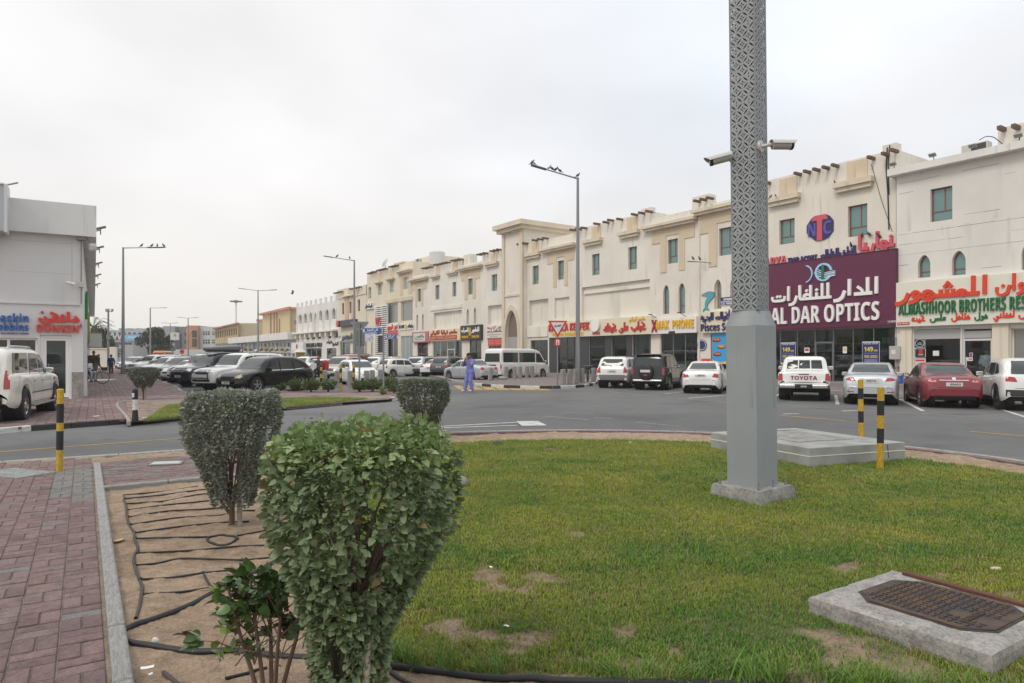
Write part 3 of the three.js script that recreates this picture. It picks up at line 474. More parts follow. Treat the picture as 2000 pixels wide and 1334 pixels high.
{
const a=Math.atan2(0.53,0.80),o=thing('inspection_slab','rough white concrete slab with a rusty iron cover in the grass','manhole',[2.36,ISL,-3.35],a);
const g=new THREE.BoxGeometry(0.96,0.14,0.99,40,6,40),p=g.attributes.position;
for (let i=0;i<p.count;i++){let x=p.getX(i),y=p.getY(i),z=p.getZ(i);const e=Math.max(Math.abs(x)/0.48,Math.abs(z)/0.495),n=fbm(x*12,z*12+y*20,4,3) - 0.5,rr=sstep(e,0.93,1)*(y>0.03?1:0.2);y+=n*0.008 - rr*0.016;const k=1+n*0.03*sstep(e,0.8,1) - (y>0.04?0.012:0);p.setXYZ(i,x*k+0.48,y+0.035,z*k - 0.495);}
g.computeVertexNormals();part(o,'concrete_surround',muv(clean(g),1),slabM);

const cx=0.5,cz=-0.47,w=0.31,l=0.36,c=0.12,P=[[-w+c,-l],[w - c,-l],[w,-l+c],[w,l - c],[w - c,l],[-w+c,l],[-w,l - c],[-w,-l+c]];
const rust=mt(0.125,0.098,0.08,0.75,{metalness:0.3,map:re(dataTex(256,(u,v)=>{const f=fbm(u*6,v*6,3,5,6),q=sstep(f,0.42,0.6);return [lerp(0.6,1.05,q)*0.85,lerp(0.64,0.86,q)*0.85,lerp(0.76,0.7,q)*0.85];}),1.7),bumpMap:re(T.grain,6),bumpScale:0.003});
const pl=ext(shp(P),0.014);pl.rotateX(-PI/2);pl.translate(cx,0.101,cz);const cv=part(o,'iron_cover',muv(clean(pl),1),rust);
const rim=ext((()=>{const s=shp(P.map(([x,y])=>[x*1.05,y*1.05]));s.holes.push(hole(P.map(([x,y])=>[x*1.008,y*1.008])));return s;})(),0.008);rim.rotateX(-PI/2);rim.translate(cx,0.1,cz);part(o,'cover_frame',clean(rim),mt(0.05,0.035,0.03,0.9));
const lugs=[];for (let i=-7;i<=7;i++) for (let j=-8;j<=8;j++){const x=i*0.042,z=j*0.042;if (Math.abs(x)>w - 0.025||Math.abs(z)>l - 0.025||Math.abs(x)+Math.abs(z)>w+l - c - 0.03) continue;if (Math.abs(i+2)<2&&Math.abs(j - 5)<3) continue;const h=(i+j) % 2===0;lugs.push(box(h?0.03:0.012,0.008,h?0.012:0.03,cx+x,0.118,cz+z));}
tag(part(cv,'raised_lugs',muv(M(lugs),1),rust),null,null,null,'stuff');
part(cv,'lettering',[latin('DRAINAGE',0.24,0.035,0.008).rotateX(-PI/2).translate(cx - 0.22,0.115,cz+0.235)],rust);
const hingeBar=part(o,'rusty_bar',muv(clean(rbox(0.05,0.022,0.8,0.004,0,0,0)),1),mt(0.17,0.065,0.04,0.85,{map:re(T.grain,4)}),'rusty flat bar along the back edge');hingeBar.position.set(0.875,0.115,-0.47);hingeBar.rotation.y=-0.04;
}
for (const [px,py,w,l,nm,lb,m] of [[325,904,0.42,0.3,'utility_cover','small pale rectangular utility cover in the brick strip',mt(0.42,0.46,0.42,0.8)],[195,742,1.5,3.2,'utility_cover','white rectangular panel on the far pavement beside the bicycle',mt(0.68,0.66,0.62,0.9)]]){
const [x,D]=G(px,py,0.12),lid=thing(nm,lb,'utility cover',[x,0.115,-D],0.3);part(lid,'frame',[box(w,0.012,l)],K.concrete);part(lid,'lid',[box(w - 0.06,0.012,l - 0.06,0,0.006,0)],m);
}
{const [x,D]=G(30,926,ISL);solo('concrete_patch',[rbox(0.9,0.02,0.5,0.004).rotateY(-0.4).translate(x,ISL+0.012,-D)],mt(0.36,0.38,0.36,0.9,{map:re(T.grain,1)}),'flat grey concrete patch at the end of the brick path','concrete patch');}
// ---------- bollards ----------
function striped(label,px,D,top,base,r,bands,group){
const h=yAt(top,D) - base,o=thing('striped_bollard',label,'bollard',[gx(px,D),base,-D],0,group);o.rotation.z=(h3(px,1,3) - 0.5)*0.03;
let y=-0.03;bands.forEach(([f,c],i)=>{const y1=f*h,g=cyl(r+(i % 2)*0.0006,r+(i % 2)*0.0006,y1 - y,0,y,0,20);part(o,c==='y'?'yellow_band':'black_band',g,c==='y'?K.yellow:K.bollardK);y=y1;});
part(o,'cap',[new THREE.SphereGeometry(r,20,8,0,6.3,0,PI/2).scale(1,0.3,1).translate(0,h,0)],K.yellow);
part(o,'collar',[cyl(r*1.7,r*1.25,0.03,0,-0.02,0,16)],K.concrete);return o;
}
striped('single yellow and black bollard on the brick path at the road edge',116,9.24,761,ISL,0.042,[[0.27,'y'],[0.5,'k'],[0.6,'y'],[0.83,'k'],[1,'y']]);
striped('yellow and black bollard in front of the concrete plinth, the nearer of the pair',1719,9.5,757,ISL,0.045,[[0.32,'y'],[0.5,'k'],[0.66,'y'],[0.84,'k'],[1,'y']],'bollards at the concrete plinth');
striped('yellow and black bollard behind the concrete plinth, the farther of the pair',1682,12.3,742,ISL,0.046,[[0.15,'y'],[0.33,'y'],[0.51,'k'],[0.70,'y'],[0.87,'k'],[1,'y']].filter((_,i)=>i),'bollards at the concrete plinth');
[[601,34.5,716,'yellow and black bollard behind the black car tail'],[627,33.5,718,'yellow and black bollard beside the scooter rider'],[666,31,713,'tall yellow and black bollard at the front of the brick island'],[691,33,713,'yellow and black bollard in front of the white hatchback']].forEach(([px,D,top,l])=>striped(l,px,D,top,PAV,0.06,[[0.3,'y'],[0.5,'k'],[0.7,'y'],[0.86,'k'],[1,'y']],'bollards on the verge island'));
const bolG=muv(clean(rbox(0.24,0.86,0.2,0.03,0,0.42,0)),1),bolM=mt(0.46,0.435,0.41,0.92,{map:re(T.grain,1.2)});
const conc=[[510,33,'by the black car front wheel'],[576,34.5,'by the black car rear wheel'],[607,35.5,'left of the scooter'],[634,35,'right of the scooter'],[659,34,'beside the tall striped bollard'],[684,33.8,'left of the white hatchback'],[716,34.5,'before the white hatchback bonnet'],[727,36,'right of the traffic sign post'],[743,37,'last one of the island row']];
conc.forEach(([px,D,l])=>{const m=solo('concrete_bollard',bolG,bolM,'stubby concrete bollard on the verge island '+l,'bollard','concrete bollards on the verge island');m.position.set(gx(px,D),PAV,-D);m.rotation.y=0.5;});
[[957,744,'leaning, nearest the silver saloon'],[989,740,'first of the row by the minibus rear'],[1005,740,'second of the row by the minibus'],[1016,739,'third of the row by the minibus'],[1029,738,'fourth of the row by the minibus'],[1040,737,'fifth of the row by the minibus'],[1052,736,'sixth of the row by the minibus'],[1063,735,'last of the row by the minibus'],[1100,751.5,'right of the triangular sign'],[1113,751,'left of the big street lamp'],[1124,750,'at the foot of the big street lamp'],[1137,748,'left of the bicycle'],[1159,746,'right of the bicycle']].forEach(([px,py,l],i)=>{const [x,D]=G(px,py,0.14),m=solo('concrete_bollard',bolG,bolM,'concrete bollard on the shop pavement, '+l,'bollard','concrete bollards on the shop pavement');m.position.set(x,0.14,-D);m.rotation.set(0,0.6,i===0?-0.1:(h3(i,4,2) - 0.5)*0.06);});
{
const [x,D]=G(264,822,PAV),o=thing('marker_post','black and white marker post with a lamp head on the far verge corner','marker post',[x,PAV,-D],-0.3),h=yAt(762,D) - PAV,L=K.black;
part(o,'base',[cyl(0.075,0.055,h*0.36,0,0,0,16)],L);part(o,'white_sleeve',[cyl(0.06,0.055,h*0.34,0,h*0.36,0,16)],K.kerbW);part(o,'head',[cyl(0.062,0.062,h*0.28,0,h*0.7,0,16),new THREE.SphereGeometry(0.062,16,6,0,6.3,0,PI/2).translate(0,h*0.98,0)],L);part(o,'reflector',[box(0.06,0.1,0.02,0,h*0.84,0.056)],mt(0.6,0.62,0.62,0.3));
}
// ---------- irrigation ----------
const zA=(x,y)=>{const px=x/2.408,py=780+y/2.408,[X,D]=G(px,py,ISL);return V(X,sandH(X,D)+0.006,-D);};
const zC=(x,y)=>{const [X,D]=G(740+x/2.595,820+y/2.595,ISL);return V(X,sandH(X,D)+0.012,-D);};
{
const o=thing('drip_irrigation_grid','ladder of thin black drip pipes laid across the sandy bed','irrigation pipes'),run=(pts,r)=>tube(pts.map(([x,y])=>zA(x,y)),r,pts.length*8,8);
part(o,'header_pipe',run([[582,443],[583,470],[592,500],[596,540],[606,580],[630,618],[632,655],[648,690],[630,735],[632,775],[650,830],[668,880],[664,940],[655,985],[638,1043]],0.0105),K.pipeDust);
for (const l of [[[585,440],[760,428],[930,400]],[[590,463],[780,446],[940,425],[1180,405]],[[592,492],[780,468],[935,448],[1180,425]],[[598,520],[770,494],[940,477],[1190,452]],[[605,550],[790,528],[950,513],[1190,492]],[[612,583],[830,558],[1030,538],[1150,528],[1200,526]],[[640,618],[840,600],[1060,577],[1170,574]],[[640,655],[800,650],[985,643]],[[1115,632],[1200,622],[1300,607]],[[660,720],[900,700],[1100,688],[1310,672]],[[645,775],[740,757],[860,747],[1140,742],[1330,722]],[[665,850],[800,830],[950,815]],[[960,812],[1060,800],[1170,785]],[[680,925],[840,905],[1000,882]],[[1140,742],[1155,760],[1172,787]],[[955,812],[970,845],[992,886]],[[1310,672],[1325,690],[1336,716]]]) part(o,'lateral_pipe',run(l,0.0078),K.pipe);
const cs=[];for (const [x,y] of [[590,463],[592,492],[598,520],[605,550],[615,583],[634,618],[636,655],[650,720],[634,775],[660,848],[668,925],[1140,742],[955,815],[1172,787],[994,885]]){const p=zA(x,y);cs.push(new THREE.SphereGeometry(0.015,8,6).translate(p.x,p.y,p.z));} part(o,'joints',cs,K.pipe);
const ring=[];for (let i=0;i<=20;i++){const a=i/20*2*PI;ring.push([1046+72*Math.cos(a),656+20*Math.sin(a)]);} part(o,'drip_ring',run(ring,0.011),K.pipe);
solo('black_hose',tube([[560,1100],[640,1068],[720,1040],[900,950],[1060,870],[1200,805],[1390,700],[1480,660]].map(([x,y])=>zA(x,y)),0.0185,60,12),K.pipe,'thick black hose slanting up from the path kerb to the lawn','hose');
const low=[[560,1125],[625,1140],[700,1155],[900,1172],[1100,1178],[1300,1195],[1470,1210],[1620,1228]].map(([x,y])=>zA(x,y));low.push(...[[20,1238],[250,1262],[480,1292],[650,1308],[780,1316],[900,1320],[1200,1322],[1700,1326],[2300,1340]].map(([x,y])=>zC(x,y)));
solo('black_hose',tube(low,0.0185,120,12),K.pipe,'thick black hose running along the front edge of the lawn','hose');
solo('pipe_offcut',tube([[770,1265],[800,1300],[850,1345]].map(([x,y])=>zA(x,y)),0.011,12,8),K.pipeDust,'short loose end of grey pipe in the sand below the hose','pipe');
solo('pipe_offcut',tube([[1060,1310],[1160,1280],[1200,1268],[1255,1255]].map(([x,y])=>zA(x,y)),0.009,12,8),K.pipe,'thin curved black pipe in the sand beside the small bush','pipe');
solo('pipe_offcut',tube([[60,1270],[110,1300],[190,1340]].map(([x,y])=>zC(x,y)),0.01,12,8),K.pipe,'thin black pipe under the lawn edge hose','pipe');
}
// ---------- litter and stones ----------
function pebble(name,label,px,py,r,sc,mat,base=ISL,cat='stone'){const [x,D]=G(px,py,base),g=new THREE.IcosahedronGeometry(r,3),p=g.attributes.position;for (let i=0;i<p.count;i++){const n=1+0.45*(fbm(p.getX(i)/r*1.3+px,p.getY(i)/r*1.3,p.getZ(i)/r*1.3,2) - 0.5);p.setXYZ(i,p.getX(i)*n*sc[0],p.getY(i)*n*sc[1],p.getZ(i)*n*sc[2]);} g.computeVertexNormals();g.translate(x,base+r*sc[1]*0.5,-D);return solo(name,g,mat,label,cat);}
pebble('stone','black flattened stone on the lawn near the road kerb',971,869.5,0.1,[1,0.45,0.7],mt(0.03,0.03,0.032,0.7));
pebble('stone','grey rock in the grass right of the big green bush',904,950,0.1,[0.7,0.8,0.9],mt(0.22,0.21,0.19,0.9));
pebble('stone','grey stone at the left side of the column footing',1398,968,0.06,[0.8,0.9,0.8],mt(0.30,0.30,0.29,0.9));
pebble('stone','small pale stone on the grass beyond the inspection slab',1945,1113,0.032,[1.2,0.5,0.8],mt(0.5,0.42,0.32,0.9));
pebble('stone','white triangular chip on the sand above the lower hose',303,1255,0.02,[1,1,0.6],mt(0.62,0.6,0.58,0.8));pebble('stone','pale pebble between the hoses near the small bush',515,1258,0.012,[1,0.7,0.8],mt(0.6,0.55,0.48,0.8));
pebble('stone','loose concrete lump beside the minibus bollards',981,741,0.3,[1.2,0.5,0.8],bolM,0.14);pebble('dirt_clod','dark dry clod on the far part of the lawn',1075,881,0.09,[1.3,0.3,0.7],mt(0.14,0.11,0.08,0.95),ISL,'clod');
function scrap(name,label,px,py,w,l,rot,mat,base=ISL,cat='litter'){const [x,D]=G(px,py,base),g=new THREE.PlaneGeometry(w,l,6,4),p=g.attributes.position;for (let i=0;i<p.count;i++) p.setZ(i,0.0025*Math.sin(p.getX(i)*60+px)+0.002*Math.cos(p.getY(i)*160));const q=ext(shp([[-w/2,-l/2],[w/2,-l/2],[w/2,l/2],[-w/2,l/2]]),0.001);g.computeVertexNormals();const b=g.clone();b.translate(0,0,0.0012);const m=M([g,b]);m.rotateX(-PI/2+0.1);m.rotateY(rot);m.translate(x,base+0.016+Math.max(0,sandH(x,D) - base),-D);return solo(name,m,mat,label,cat);}
const paper=mt(0.72,0.72,0.70,0.8);
scrap('paper_scrap','folded white paper lying on the sand by the path kerb',288,1309,0.06,0.024,0.3,paper);scrap('paper_scrap','small torn white paper just below the folded one',294,1322,0.02,0.014,1.0,paper);
scrap('paper_scrap','thin white paper sliver next to the path kerb',248,1302,0.012,0.034,0.5,paper);scrap('paper_scrap','tiny white scrap on the worn grass',958,1111,0.02,0.03,0.5,paper);scrap('paper_scrap','white scrap on the bare earth of the lawn',989,1228,0.02,0.03,1.2,paper);
scrap('plastic_scrap','green plastic scrap beside the drip header pipe',265,1151,0.022,0.018,0.2,mt(0.02,0.35,0.12,0.4));scrap('plastic_scrap','bright red scrap in the top corner of the sandy bed',204,982,0.06,0.05,0.4,mt(0.5,0.03,0.03,0.5));scrap('paper_scrap','white crumpled scrap on the road side of the far lawn',1233,865,0.1,0.05,0.4,paper);
scrap('paper_scrap','white scrap lying on the far brick pavement',188,814,0.12,0.09,0.4,paper,PAV);
scrap('paper_scrap','pale scrap on the lawn left of the column',1255,891,0.04,0.03,0.4,paper);
{const [x,D]=G(233,1058,ISL),g=new THREE.LatheGeometry([[0,0],[0.03,0],[0.038,0.006],[0.04,0.012],[0.036,0.012],[0.03,0.005],[0,0.004]].map(([a,b])=>new THREE.Vector2(a,b)),20);g.rotateZ(0.15);g.translate(x,sandH(x,D)+0.004,-D);solo('cup_lid',g,mt(0.5,0.36,0.18,0.7),'tan round cup lid on the sand beside the path kerb','cup lid');}
// ---------- the shop row ----------
const archPts=(x0,x1,y0,y1,n=7)=>{const w=x1 - x0,c=(x0+x1)/2,r=Math.min((y1 - y0)*0.45,w*1.0),P=[[x0,y0],[x1,y0]];for (let i=0;i<=n;i++){const t=i/n;P.push([lerp(x1,c,1 - Math.cos(t*PI/2) ** 1.15),y1 - r+r*Math.sin(t*PI/2) ** 1.1]);} for (let i=n - 1;i>=0;i--){const t=i/n;P.push([lerp(x0,c,1 - Math.cos(t*PI/2) ** 1.15),y1 - r+r*Math.sin(t*PI/2) ** 1.1]);} return P;};
const rectPts=(x0,x1,y0,y1)=>[[x0,y0],[x1,y0],[x1,y1],[x0,y1]];
class Seg {
constructor(name,label,pxL,pxR,top,{k=0,mat=K.plaster,depth=9,shop=4.6,group,base=0}={}){
this.k=k;this.sL=rowS(pxL,k);this.W=rowS(pxR,k) - this.sL;this.top=top;this.mat=mat;this.depth=depth;this.shop=shop;this.base=base;this.holes=[];
const [x,D]=rowPt(this.sL,k);this.pos=[x,0,-D];this.o=thing(name,label,'building',this.pos,ROWROT,group);
}
X(px){return rowS(px,this.k) - this.sL;}
Y(px,py){return rowY(px,py,this.k);}
R(a){const [p0,p1,t,b]=a,c=(p0+p1)/2;return [this.X(p0),this.X(p1),this.Y(c,b),this.Y(c,t)];}
add(name,geo,mat,label,parent){return part(parent ?? this.o,name,geo,mat,label);}
win(a,{frame=K.brownFrame,glass=K.teal,rec=0.24,bars=true,arch=false,metric=false}={}){
const [x0,x1,y0,y1]=metric?a:this.R(a),P=arch?archPts(x0,x1,y0,y1):rectPts(x0,x1,y0,y1),f=Math.min(0.055,(x1 - x0)*0.09);this.holes.push(P);
const cx=(x0+x1)/2,cy=(y0+y1)/2,s=shp(P),inn=P.map(([x,y])=>[cx+(x - cx)*(1 - 2*f/(x1 - x0)),cy+(y - cy)*(1 - 2*f/(y1 - y0))]);s.holes.push(hole(inn));
const fr=[ext(s,0.06,-rec)],yt=lerp(y0,y1,arch?0.26:0.3),xm=lerp(x0,x1,0.6);
if (bars){fr.push(ab(x0+f,x1 - f,yt - f/2,yt+f/2,-rec+0.004,-rec+0.056));if (!arch) fr.push(ab(xm - f/2,xm+f/2,yt+f/2,y1 - f,-rec+0.006,-rec+0.05));}
const w=this.add('window',fr,frame);
if (bars&&!arch) for (const q of [[x0+f,xm - f/2,yt+f/2,y1 - f],[xm+f/2,x1 - f,yt+f/2,y1 - f],[x0+f,x1 - f,y0+f,yt - f/2]]){const tl=(h3(q[0]*100,q[2]*100,5) - 0.5)*0.02,g=box(q[1] - q[0],q[3] - q[2],0.008,0,0,0,tl);g.translate((q[0]+q[1])/2,(q[2]+q[3])/2,-rec+0.02);part(w,'pane',g,glass);}
else part(w,'pane',ext(shp(inn),0.008,-rec+0.015),glass);
return w;
}
glass(a,n,glass,{frame=K.alu,rec=0.3,metric=false,rows=1}={}){
const [x0,x1,y0,y1]=metric?a:this.R(a),f=0.06;this.holes.push(rectPts(x0,x1,y0,y1));
const fr=[ab(x0,x1,y0,y0+f,-rec,-rec+0.08),ab(x0,x1,y1 - f,y1,-rec,-rec+0.08)];for (let i=0;i<=n;i++){const x=lerp(x0+f/2,x1 - f/2,i/n);fr.push(ab(x - f/2,x+f/2,y0+f,y1 - f,-rec,-rec+0.08));}
const w=this.add('glazed_bay',fr,frame);for (let i=0;i<n;i++) for (let r=0;r<rows;r++){const g=box((x1 - x0)/n - f,(y1 - y0 - 2*f)/rows - 0.01,0.01,0,0,0,(h3(i,r,x0*10) - 0.5)*0.012);g.translate(lerp(x0,x1,(i+0.5)/n),lerp(y0+f,y1 - f,(r+0.5)/rows),-rec+0.03);part(w,'pane',g,glass);}
return w;
}
panel(a,mat=K.gold,t=0.05){const [x0,x1,y0,y1]=this.R(a);this.add('raised_panel',[ab(x0,x1,y0,y1,-0.05,t)],mat);}
ledge(a,mat=K.goldT){const [x0,x1,y0,y1]=this.R(a),h=y1 - y0;this.add('ledge',[ab(x0,x1,y0+h*0.45,y1,-0.05,0.42),ab(x0+0.1,x1 - 0.1,y0,y0+h*0.45,-0.05,0.28)],mat);}
beams(p0,p1,py,n,big=1){for (let i=0;i<n;i++){const px=lerp(p0,p1,n>1?i/(n - 1):0),x=this.X(px),y=this.Y(px,py[0]+(py[1] - py[0])*(n>1?i/(n - 1):0));this.add('roof_beam',muv(clean(rbox(0.17*big,0.17*big,0.75,0.02,x,y,0.28,0,1)),1),K.beam);}}
surround(a,win,legs,{mat=K.gold,t=0.055,drop}={}){
const [x0,x1,yb,yt]=this.R(a),[w0,w1,wb,wt]=this.R(win),lw=(w1 - w0)*0.55,lb=this.Y((win[0]+win[1])/2,legs);
this.add('cornice',[ab(x0,x1,yt - 0.2,yt,-0.1,0.55),ab(x0+0.15,x1 - 0.15,yt - 0.38,yt - 0.2,-0.1,0.4)],K.goldT);
const by=wt+(yt - wt)*0.25,l0=w0 - lw - 0.12,l1=w1+lw+0.12,dl=Math.max(x0+0.35,l0 - 0.9),dr=Math.min(x1 - 0.3,l1+0.9),dy=by - (yt - wt)*0.35;
this.add('window_surround',[ext(shp([[dl,yt - 0.38],[dl,dy],[l0,dy],[l0,lb],[l0+lw,lb],[l0+lw,by],[l1 - lw,by],[l1 - lw,lb],[l1,lb],[l1,dy],[dr,dy],[dr,yt - 0.38]]),t+0.05,-0.05)],mat);
}

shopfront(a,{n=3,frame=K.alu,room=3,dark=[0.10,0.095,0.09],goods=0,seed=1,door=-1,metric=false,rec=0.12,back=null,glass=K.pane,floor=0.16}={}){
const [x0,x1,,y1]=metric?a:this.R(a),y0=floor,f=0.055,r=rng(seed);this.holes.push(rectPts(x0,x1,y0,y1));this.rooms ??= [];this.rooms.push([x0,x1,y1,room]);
const fr=[ab(x0,x1,y0,y0+0.1,-rec - 0.04,-rec+0.03),ab(x0,x1,y1 - f,y1,-rec - 0.04,-rec+0.03)];for (let i=0;i<=n;i++){const x=lerp(x0+f/2,x1 - f/2,i/n);fr.push(ab(x - f/2,x+f/2,y0+0.1,y1 - f,-rec - 0.04,-rec+0.03));}
const w=this.add('shopfront',fr,frame);
for (let i=0;i<n;i++){const d=i===door,p=part(w,d?'door':'pane',[ab(lerp(x0,x1,i/n)+f/2,lerp(x0,x1,(i+1)/n) - f/2,y0+0.1,y1 - f,-rec - 0.008,-rec)],glass);if (d){const xa=lerp(x0,x1,i/n)+f/2,xb=lerp(x0,x1,(i+1)/n) - f/2;this.add('door_frame',[ab(xa,xa+0.07,y0+0.1,y0+2.3,-rec,-rec+0.04),ab(xb - 0.07,xb,y0+0.1,y0+2.3,-rec,-rec+0.04),ab(xa,xb,y0+2.3,y0+2.4,-rec,-rec+0.04),ab(xa+0.12,xa+0.16,y0+0.8,y0+1.5,-rec+0.04,-rec+0.08)],frame);}}
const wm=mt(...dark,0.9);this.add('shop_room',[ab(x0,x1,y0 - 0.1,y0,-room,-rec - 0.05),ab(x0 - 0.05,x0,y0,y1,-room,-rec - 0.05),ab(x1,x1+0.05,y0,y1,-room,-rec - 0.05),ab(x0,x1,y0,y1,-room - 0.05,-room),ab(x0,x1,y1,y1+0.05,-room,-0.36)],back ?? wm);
if (goods){
const sh=[],bins=[[],[],[],[],[]];const H=y1 - y0;for (let s=0;s<5;s++){const y=y0+0.4+s*H*0.15;sh.push(ab(x0+0.15,x1 - 0.15,y,y+0.03,-room+0.05,-room+0.5));for (let x=x0+0.2;x<x1 - 0.35;){const ww=0.12+0.25*r(),hh=0.12+0.22*r();if (r()<0.8) bins[Math.floor(r()*5)].push(ab(x,x+ww,y+0.03,y+0.03+hh,-room+0.1,-room+0.42));x+=ww+0.03;}}
for (let c=0;c<2;c++){const cx=lerp(x0,x1,0.25+0.5*c);sh.push(ab(cx - 0.7,cx+0.7,y0,y0+0.95,-1.6,-1.1));}
this.add('shelves',sh,mt(0.35,0.34,0.32,0.6));[[0.34,0.34,0.33],[0.14,0.09,0.09],[0.10,0.12,0.16],[0.2,0.18,0.14],[0.13,0.15,0.15]].forEach((c,i)=>bins[i].length&&tag(this.add('shop_goods',bins[i],mt(...c,0.6)),null,null,null,'stuff'));
}
}
recess(a,d=0.25,mat){
const [x0,x1,y0,y1]=this.R(a);this.holes.push(rectPts(x0,x1,y0,y1));this.add('recess_panel',[ab(x0 - 0.02,x1+0.02,y0 - 0.02,y1+0.02,-d - 0.05,-d)],mat ?? this.mat);}
done({roof=true,sideL=true}={}){
const s=shp(rectPts(0,this.W,this.base,this.top)),T=0.34;this.holes.forEach((h)=>s.holes.push(hole(h)));
this.add('front_wall',muv(clean(ext(s,T,-T)),1),this.mat);
const d=this.depth,g=[ab(0,this.W,this.shop+0.06,this.top - (roof?0.7:0),-d,-T - 0.002),ab(0,this.W,this.base,this.shop+0.06,-d,-3.2)],r=this.rooms ?? [];
if (roof) g.push(ab(0,0.2,this.top - 0.7,this.top,-d,-T - 0.002),ab(this.W - 0.2,this.W,this.top - 0.7,this.top,-d,-T - 0.002),ab(0.2,this.W - 0.2,this.top - 0.7,this.top,-d,-d+0.2));
if (!r.length) g.push(ab(0,this.W,this.base,this.shop+0.06,-3.2,-T - 0.002));else {g.push(ab(0,0.1,this.base,this.shop+0.06,-3.2,-T - 0.002),ab(this.W - 0.1,this.W,this.base,this.shop+0.06,-3.2,-T - 0.002));}
this.add('main_block',muv(M(g),1),this.mat);return this.o;
}
place(o,x,y,z){const c=Math.cos(ROWROT),s=Math.sin(ROWROT);o.position.set(this.pos[0]+x*c+z*s,y,this.pos[2] - x*s+z*c);o.rotation.y=ROWROT;return o;}
sign(label,a,t,mat,{z=0,name='shop_sign',cat='sign',group,frame}={}){
const kf=this.k+z+t,[px0,px1,pt,pb]=a,x0=rowS(px0,kf) - this.sL,x1=rowS(px1,kf) - this.sL,y0=rowY((px0+px1)/2,pb,kf),y1=rowY((px0+px1)/2,pt,kf),o=thing(name,label,cat,[0,0,0],0,group);this.place(o,x0,y0,z);o.W=x1 - x0;o.H=y1 - y0;o.t=t;
if (mat){part(o,'board',muv(clean(rbox(o.W,o.H,t,0.012,o.W/2,o.H/2,t/2)),1),mat);if (frame) part(o,'rim',[ab(-0.03,o.W+0.03,o.H,o.H+0.05,0,t+0.03),ab(-0.03,o.W+0.03,-0.05,0,0,t+0.03),ab(-0.05,0,-0.05,o.H+0.05,0,t+0.03),ab(o.W,o.W+0.05,-0.05,o.H+0.05,0,t+0.03)],frame);}
o.lat=(tx,fx0,fx1,fy0,fy1,m,d=0.07)=>part(o,'lettering',latin(tx,(fx1 - fx0)*o.W,(fy1 - fy0)*o.H,d).translate(fx0*o.W,fy0*o.H,mat?t:0.01),m);
o.ara=(tx,fx0,fx1,fy0,fy1,m,d=0.07,pen=0.5)=>part(o,'lettering',arabicGeo(tx,(fx1 - fx0)*o.W,(fy1 - fy0)*o.H,d,pen).translate(fx0*o.W,fy0*o.H,mat?t:0.01),m);
o.print=(pw,ph,f,m2)=>part(o,'print',box(o.W - 0.04,o.H - 0.04,0.004,o.W/2,o.H/2,t+0.003),canvas(pw,ph,f));return o;
}
}
const L={red:hx('#c23a36',0.45),dred:hx('#a3282f',0.45),white:mt(0.82,0.82,0.8,0.4),purple:hx('#3c2f6b',0.45),green:hx('#11683a',0.5),orange:hx('#d8401f',0.5),yellow:hx('#e3b41c',0.45),black:mt(0.03,0.03,0.035,0.4),gold:hx('#c39a3d',0.4),pinkred:hx('#c95561',0.5),blue:hx('#2a5fa8',0.45)};
const plum=hx('#602143',0.42),creamBoard=mt(0.72,0.67,0.50,0.55),paleBoard=mt(0.72,0.71,0.61,0.5),whiteBoard=mt(0.78,0.77,0.74,0.5);
function acUnit(label,pos,rot,w=1.0,h=0.75,d=0.45){const o=thing('ac_unit',label,'air conditioner',pos,rot,'rooftop air conditioners');part(o,'housing',[rbox(w,h,d,0.03,0,h/2,0)],mt(0.50,0.49,0.46,0.7));const s=[];for (let i=0;i<9;i++) s.push(box(w*0.5,0.012,0.02,w*0.16,h*(0.12+i*0.095),d/2+0.006));part(o,'front_grille',[...s,box(w*0.56,h*0.86,0.004,w*0.16,h/2,d/2+0.003)],mt(0.07,0.07,0.07,0.8));part(o,'feet',[box(w*0.9,0.08,0.06,0,-0.03,d*0.3),box(w*0.9,0.08,0.06,0,-0.03,-d*0.3)],K.galv);return o;}
const pigeonMat=mt(0.05,0.052,0.06,0.8),pigeonPale=mt(0.42,0.42,0.42,0.8);
function pigeon(label,p,yaw,s=1,pale=false,group='pigeons'){
const o=thing('pigeon',label,'bird',[p.x,p.y,p.z],yaw,group),b=new THREE.SphereGeometry(0.075,12,9),q=b.attributes.position;for (let i=0;i<q.count;i++){const x=q.getX(i)/0.075;q.setXYZ(i,x*0.13+(x>0?0.01:-0.01),q.getY(i)*(x<0?1+x*0.5:1),q.getZ(i)*0.9*(x<0?1+x*0.35:1));} b.rotateZ(0.6);b.translate(0,0.12,0);
const neck=taper([V(0.06,0.17,0),V(0.1,0.225,0),V(0.115,0.25,0)],0.045,0.03,8),head=new THREE.SphereGeometry(0.035,10,8).translate(0.12,0.265,0);const beak=new THREE.ConeGeometry(0.009,0.035,6).rotateZ(-PI/2).translate(0.165,0.258,0),tail=rbox(0.14,0.015,0.06,0.005,-0.15,0.03,0).rotateZ(0.1);
const legs=[rod(V(0.0,0.07,0.025),V(0.01,0,0.025),0.006),rod(V(0,0.07,-0.025),V(0.01,0,-0.025),0.006)];part(o,'body',[b,neck,head,tail,beak,...legs],pale?pigeonPale:pigeonMat);o.scale.setScalar(s);return o;
}

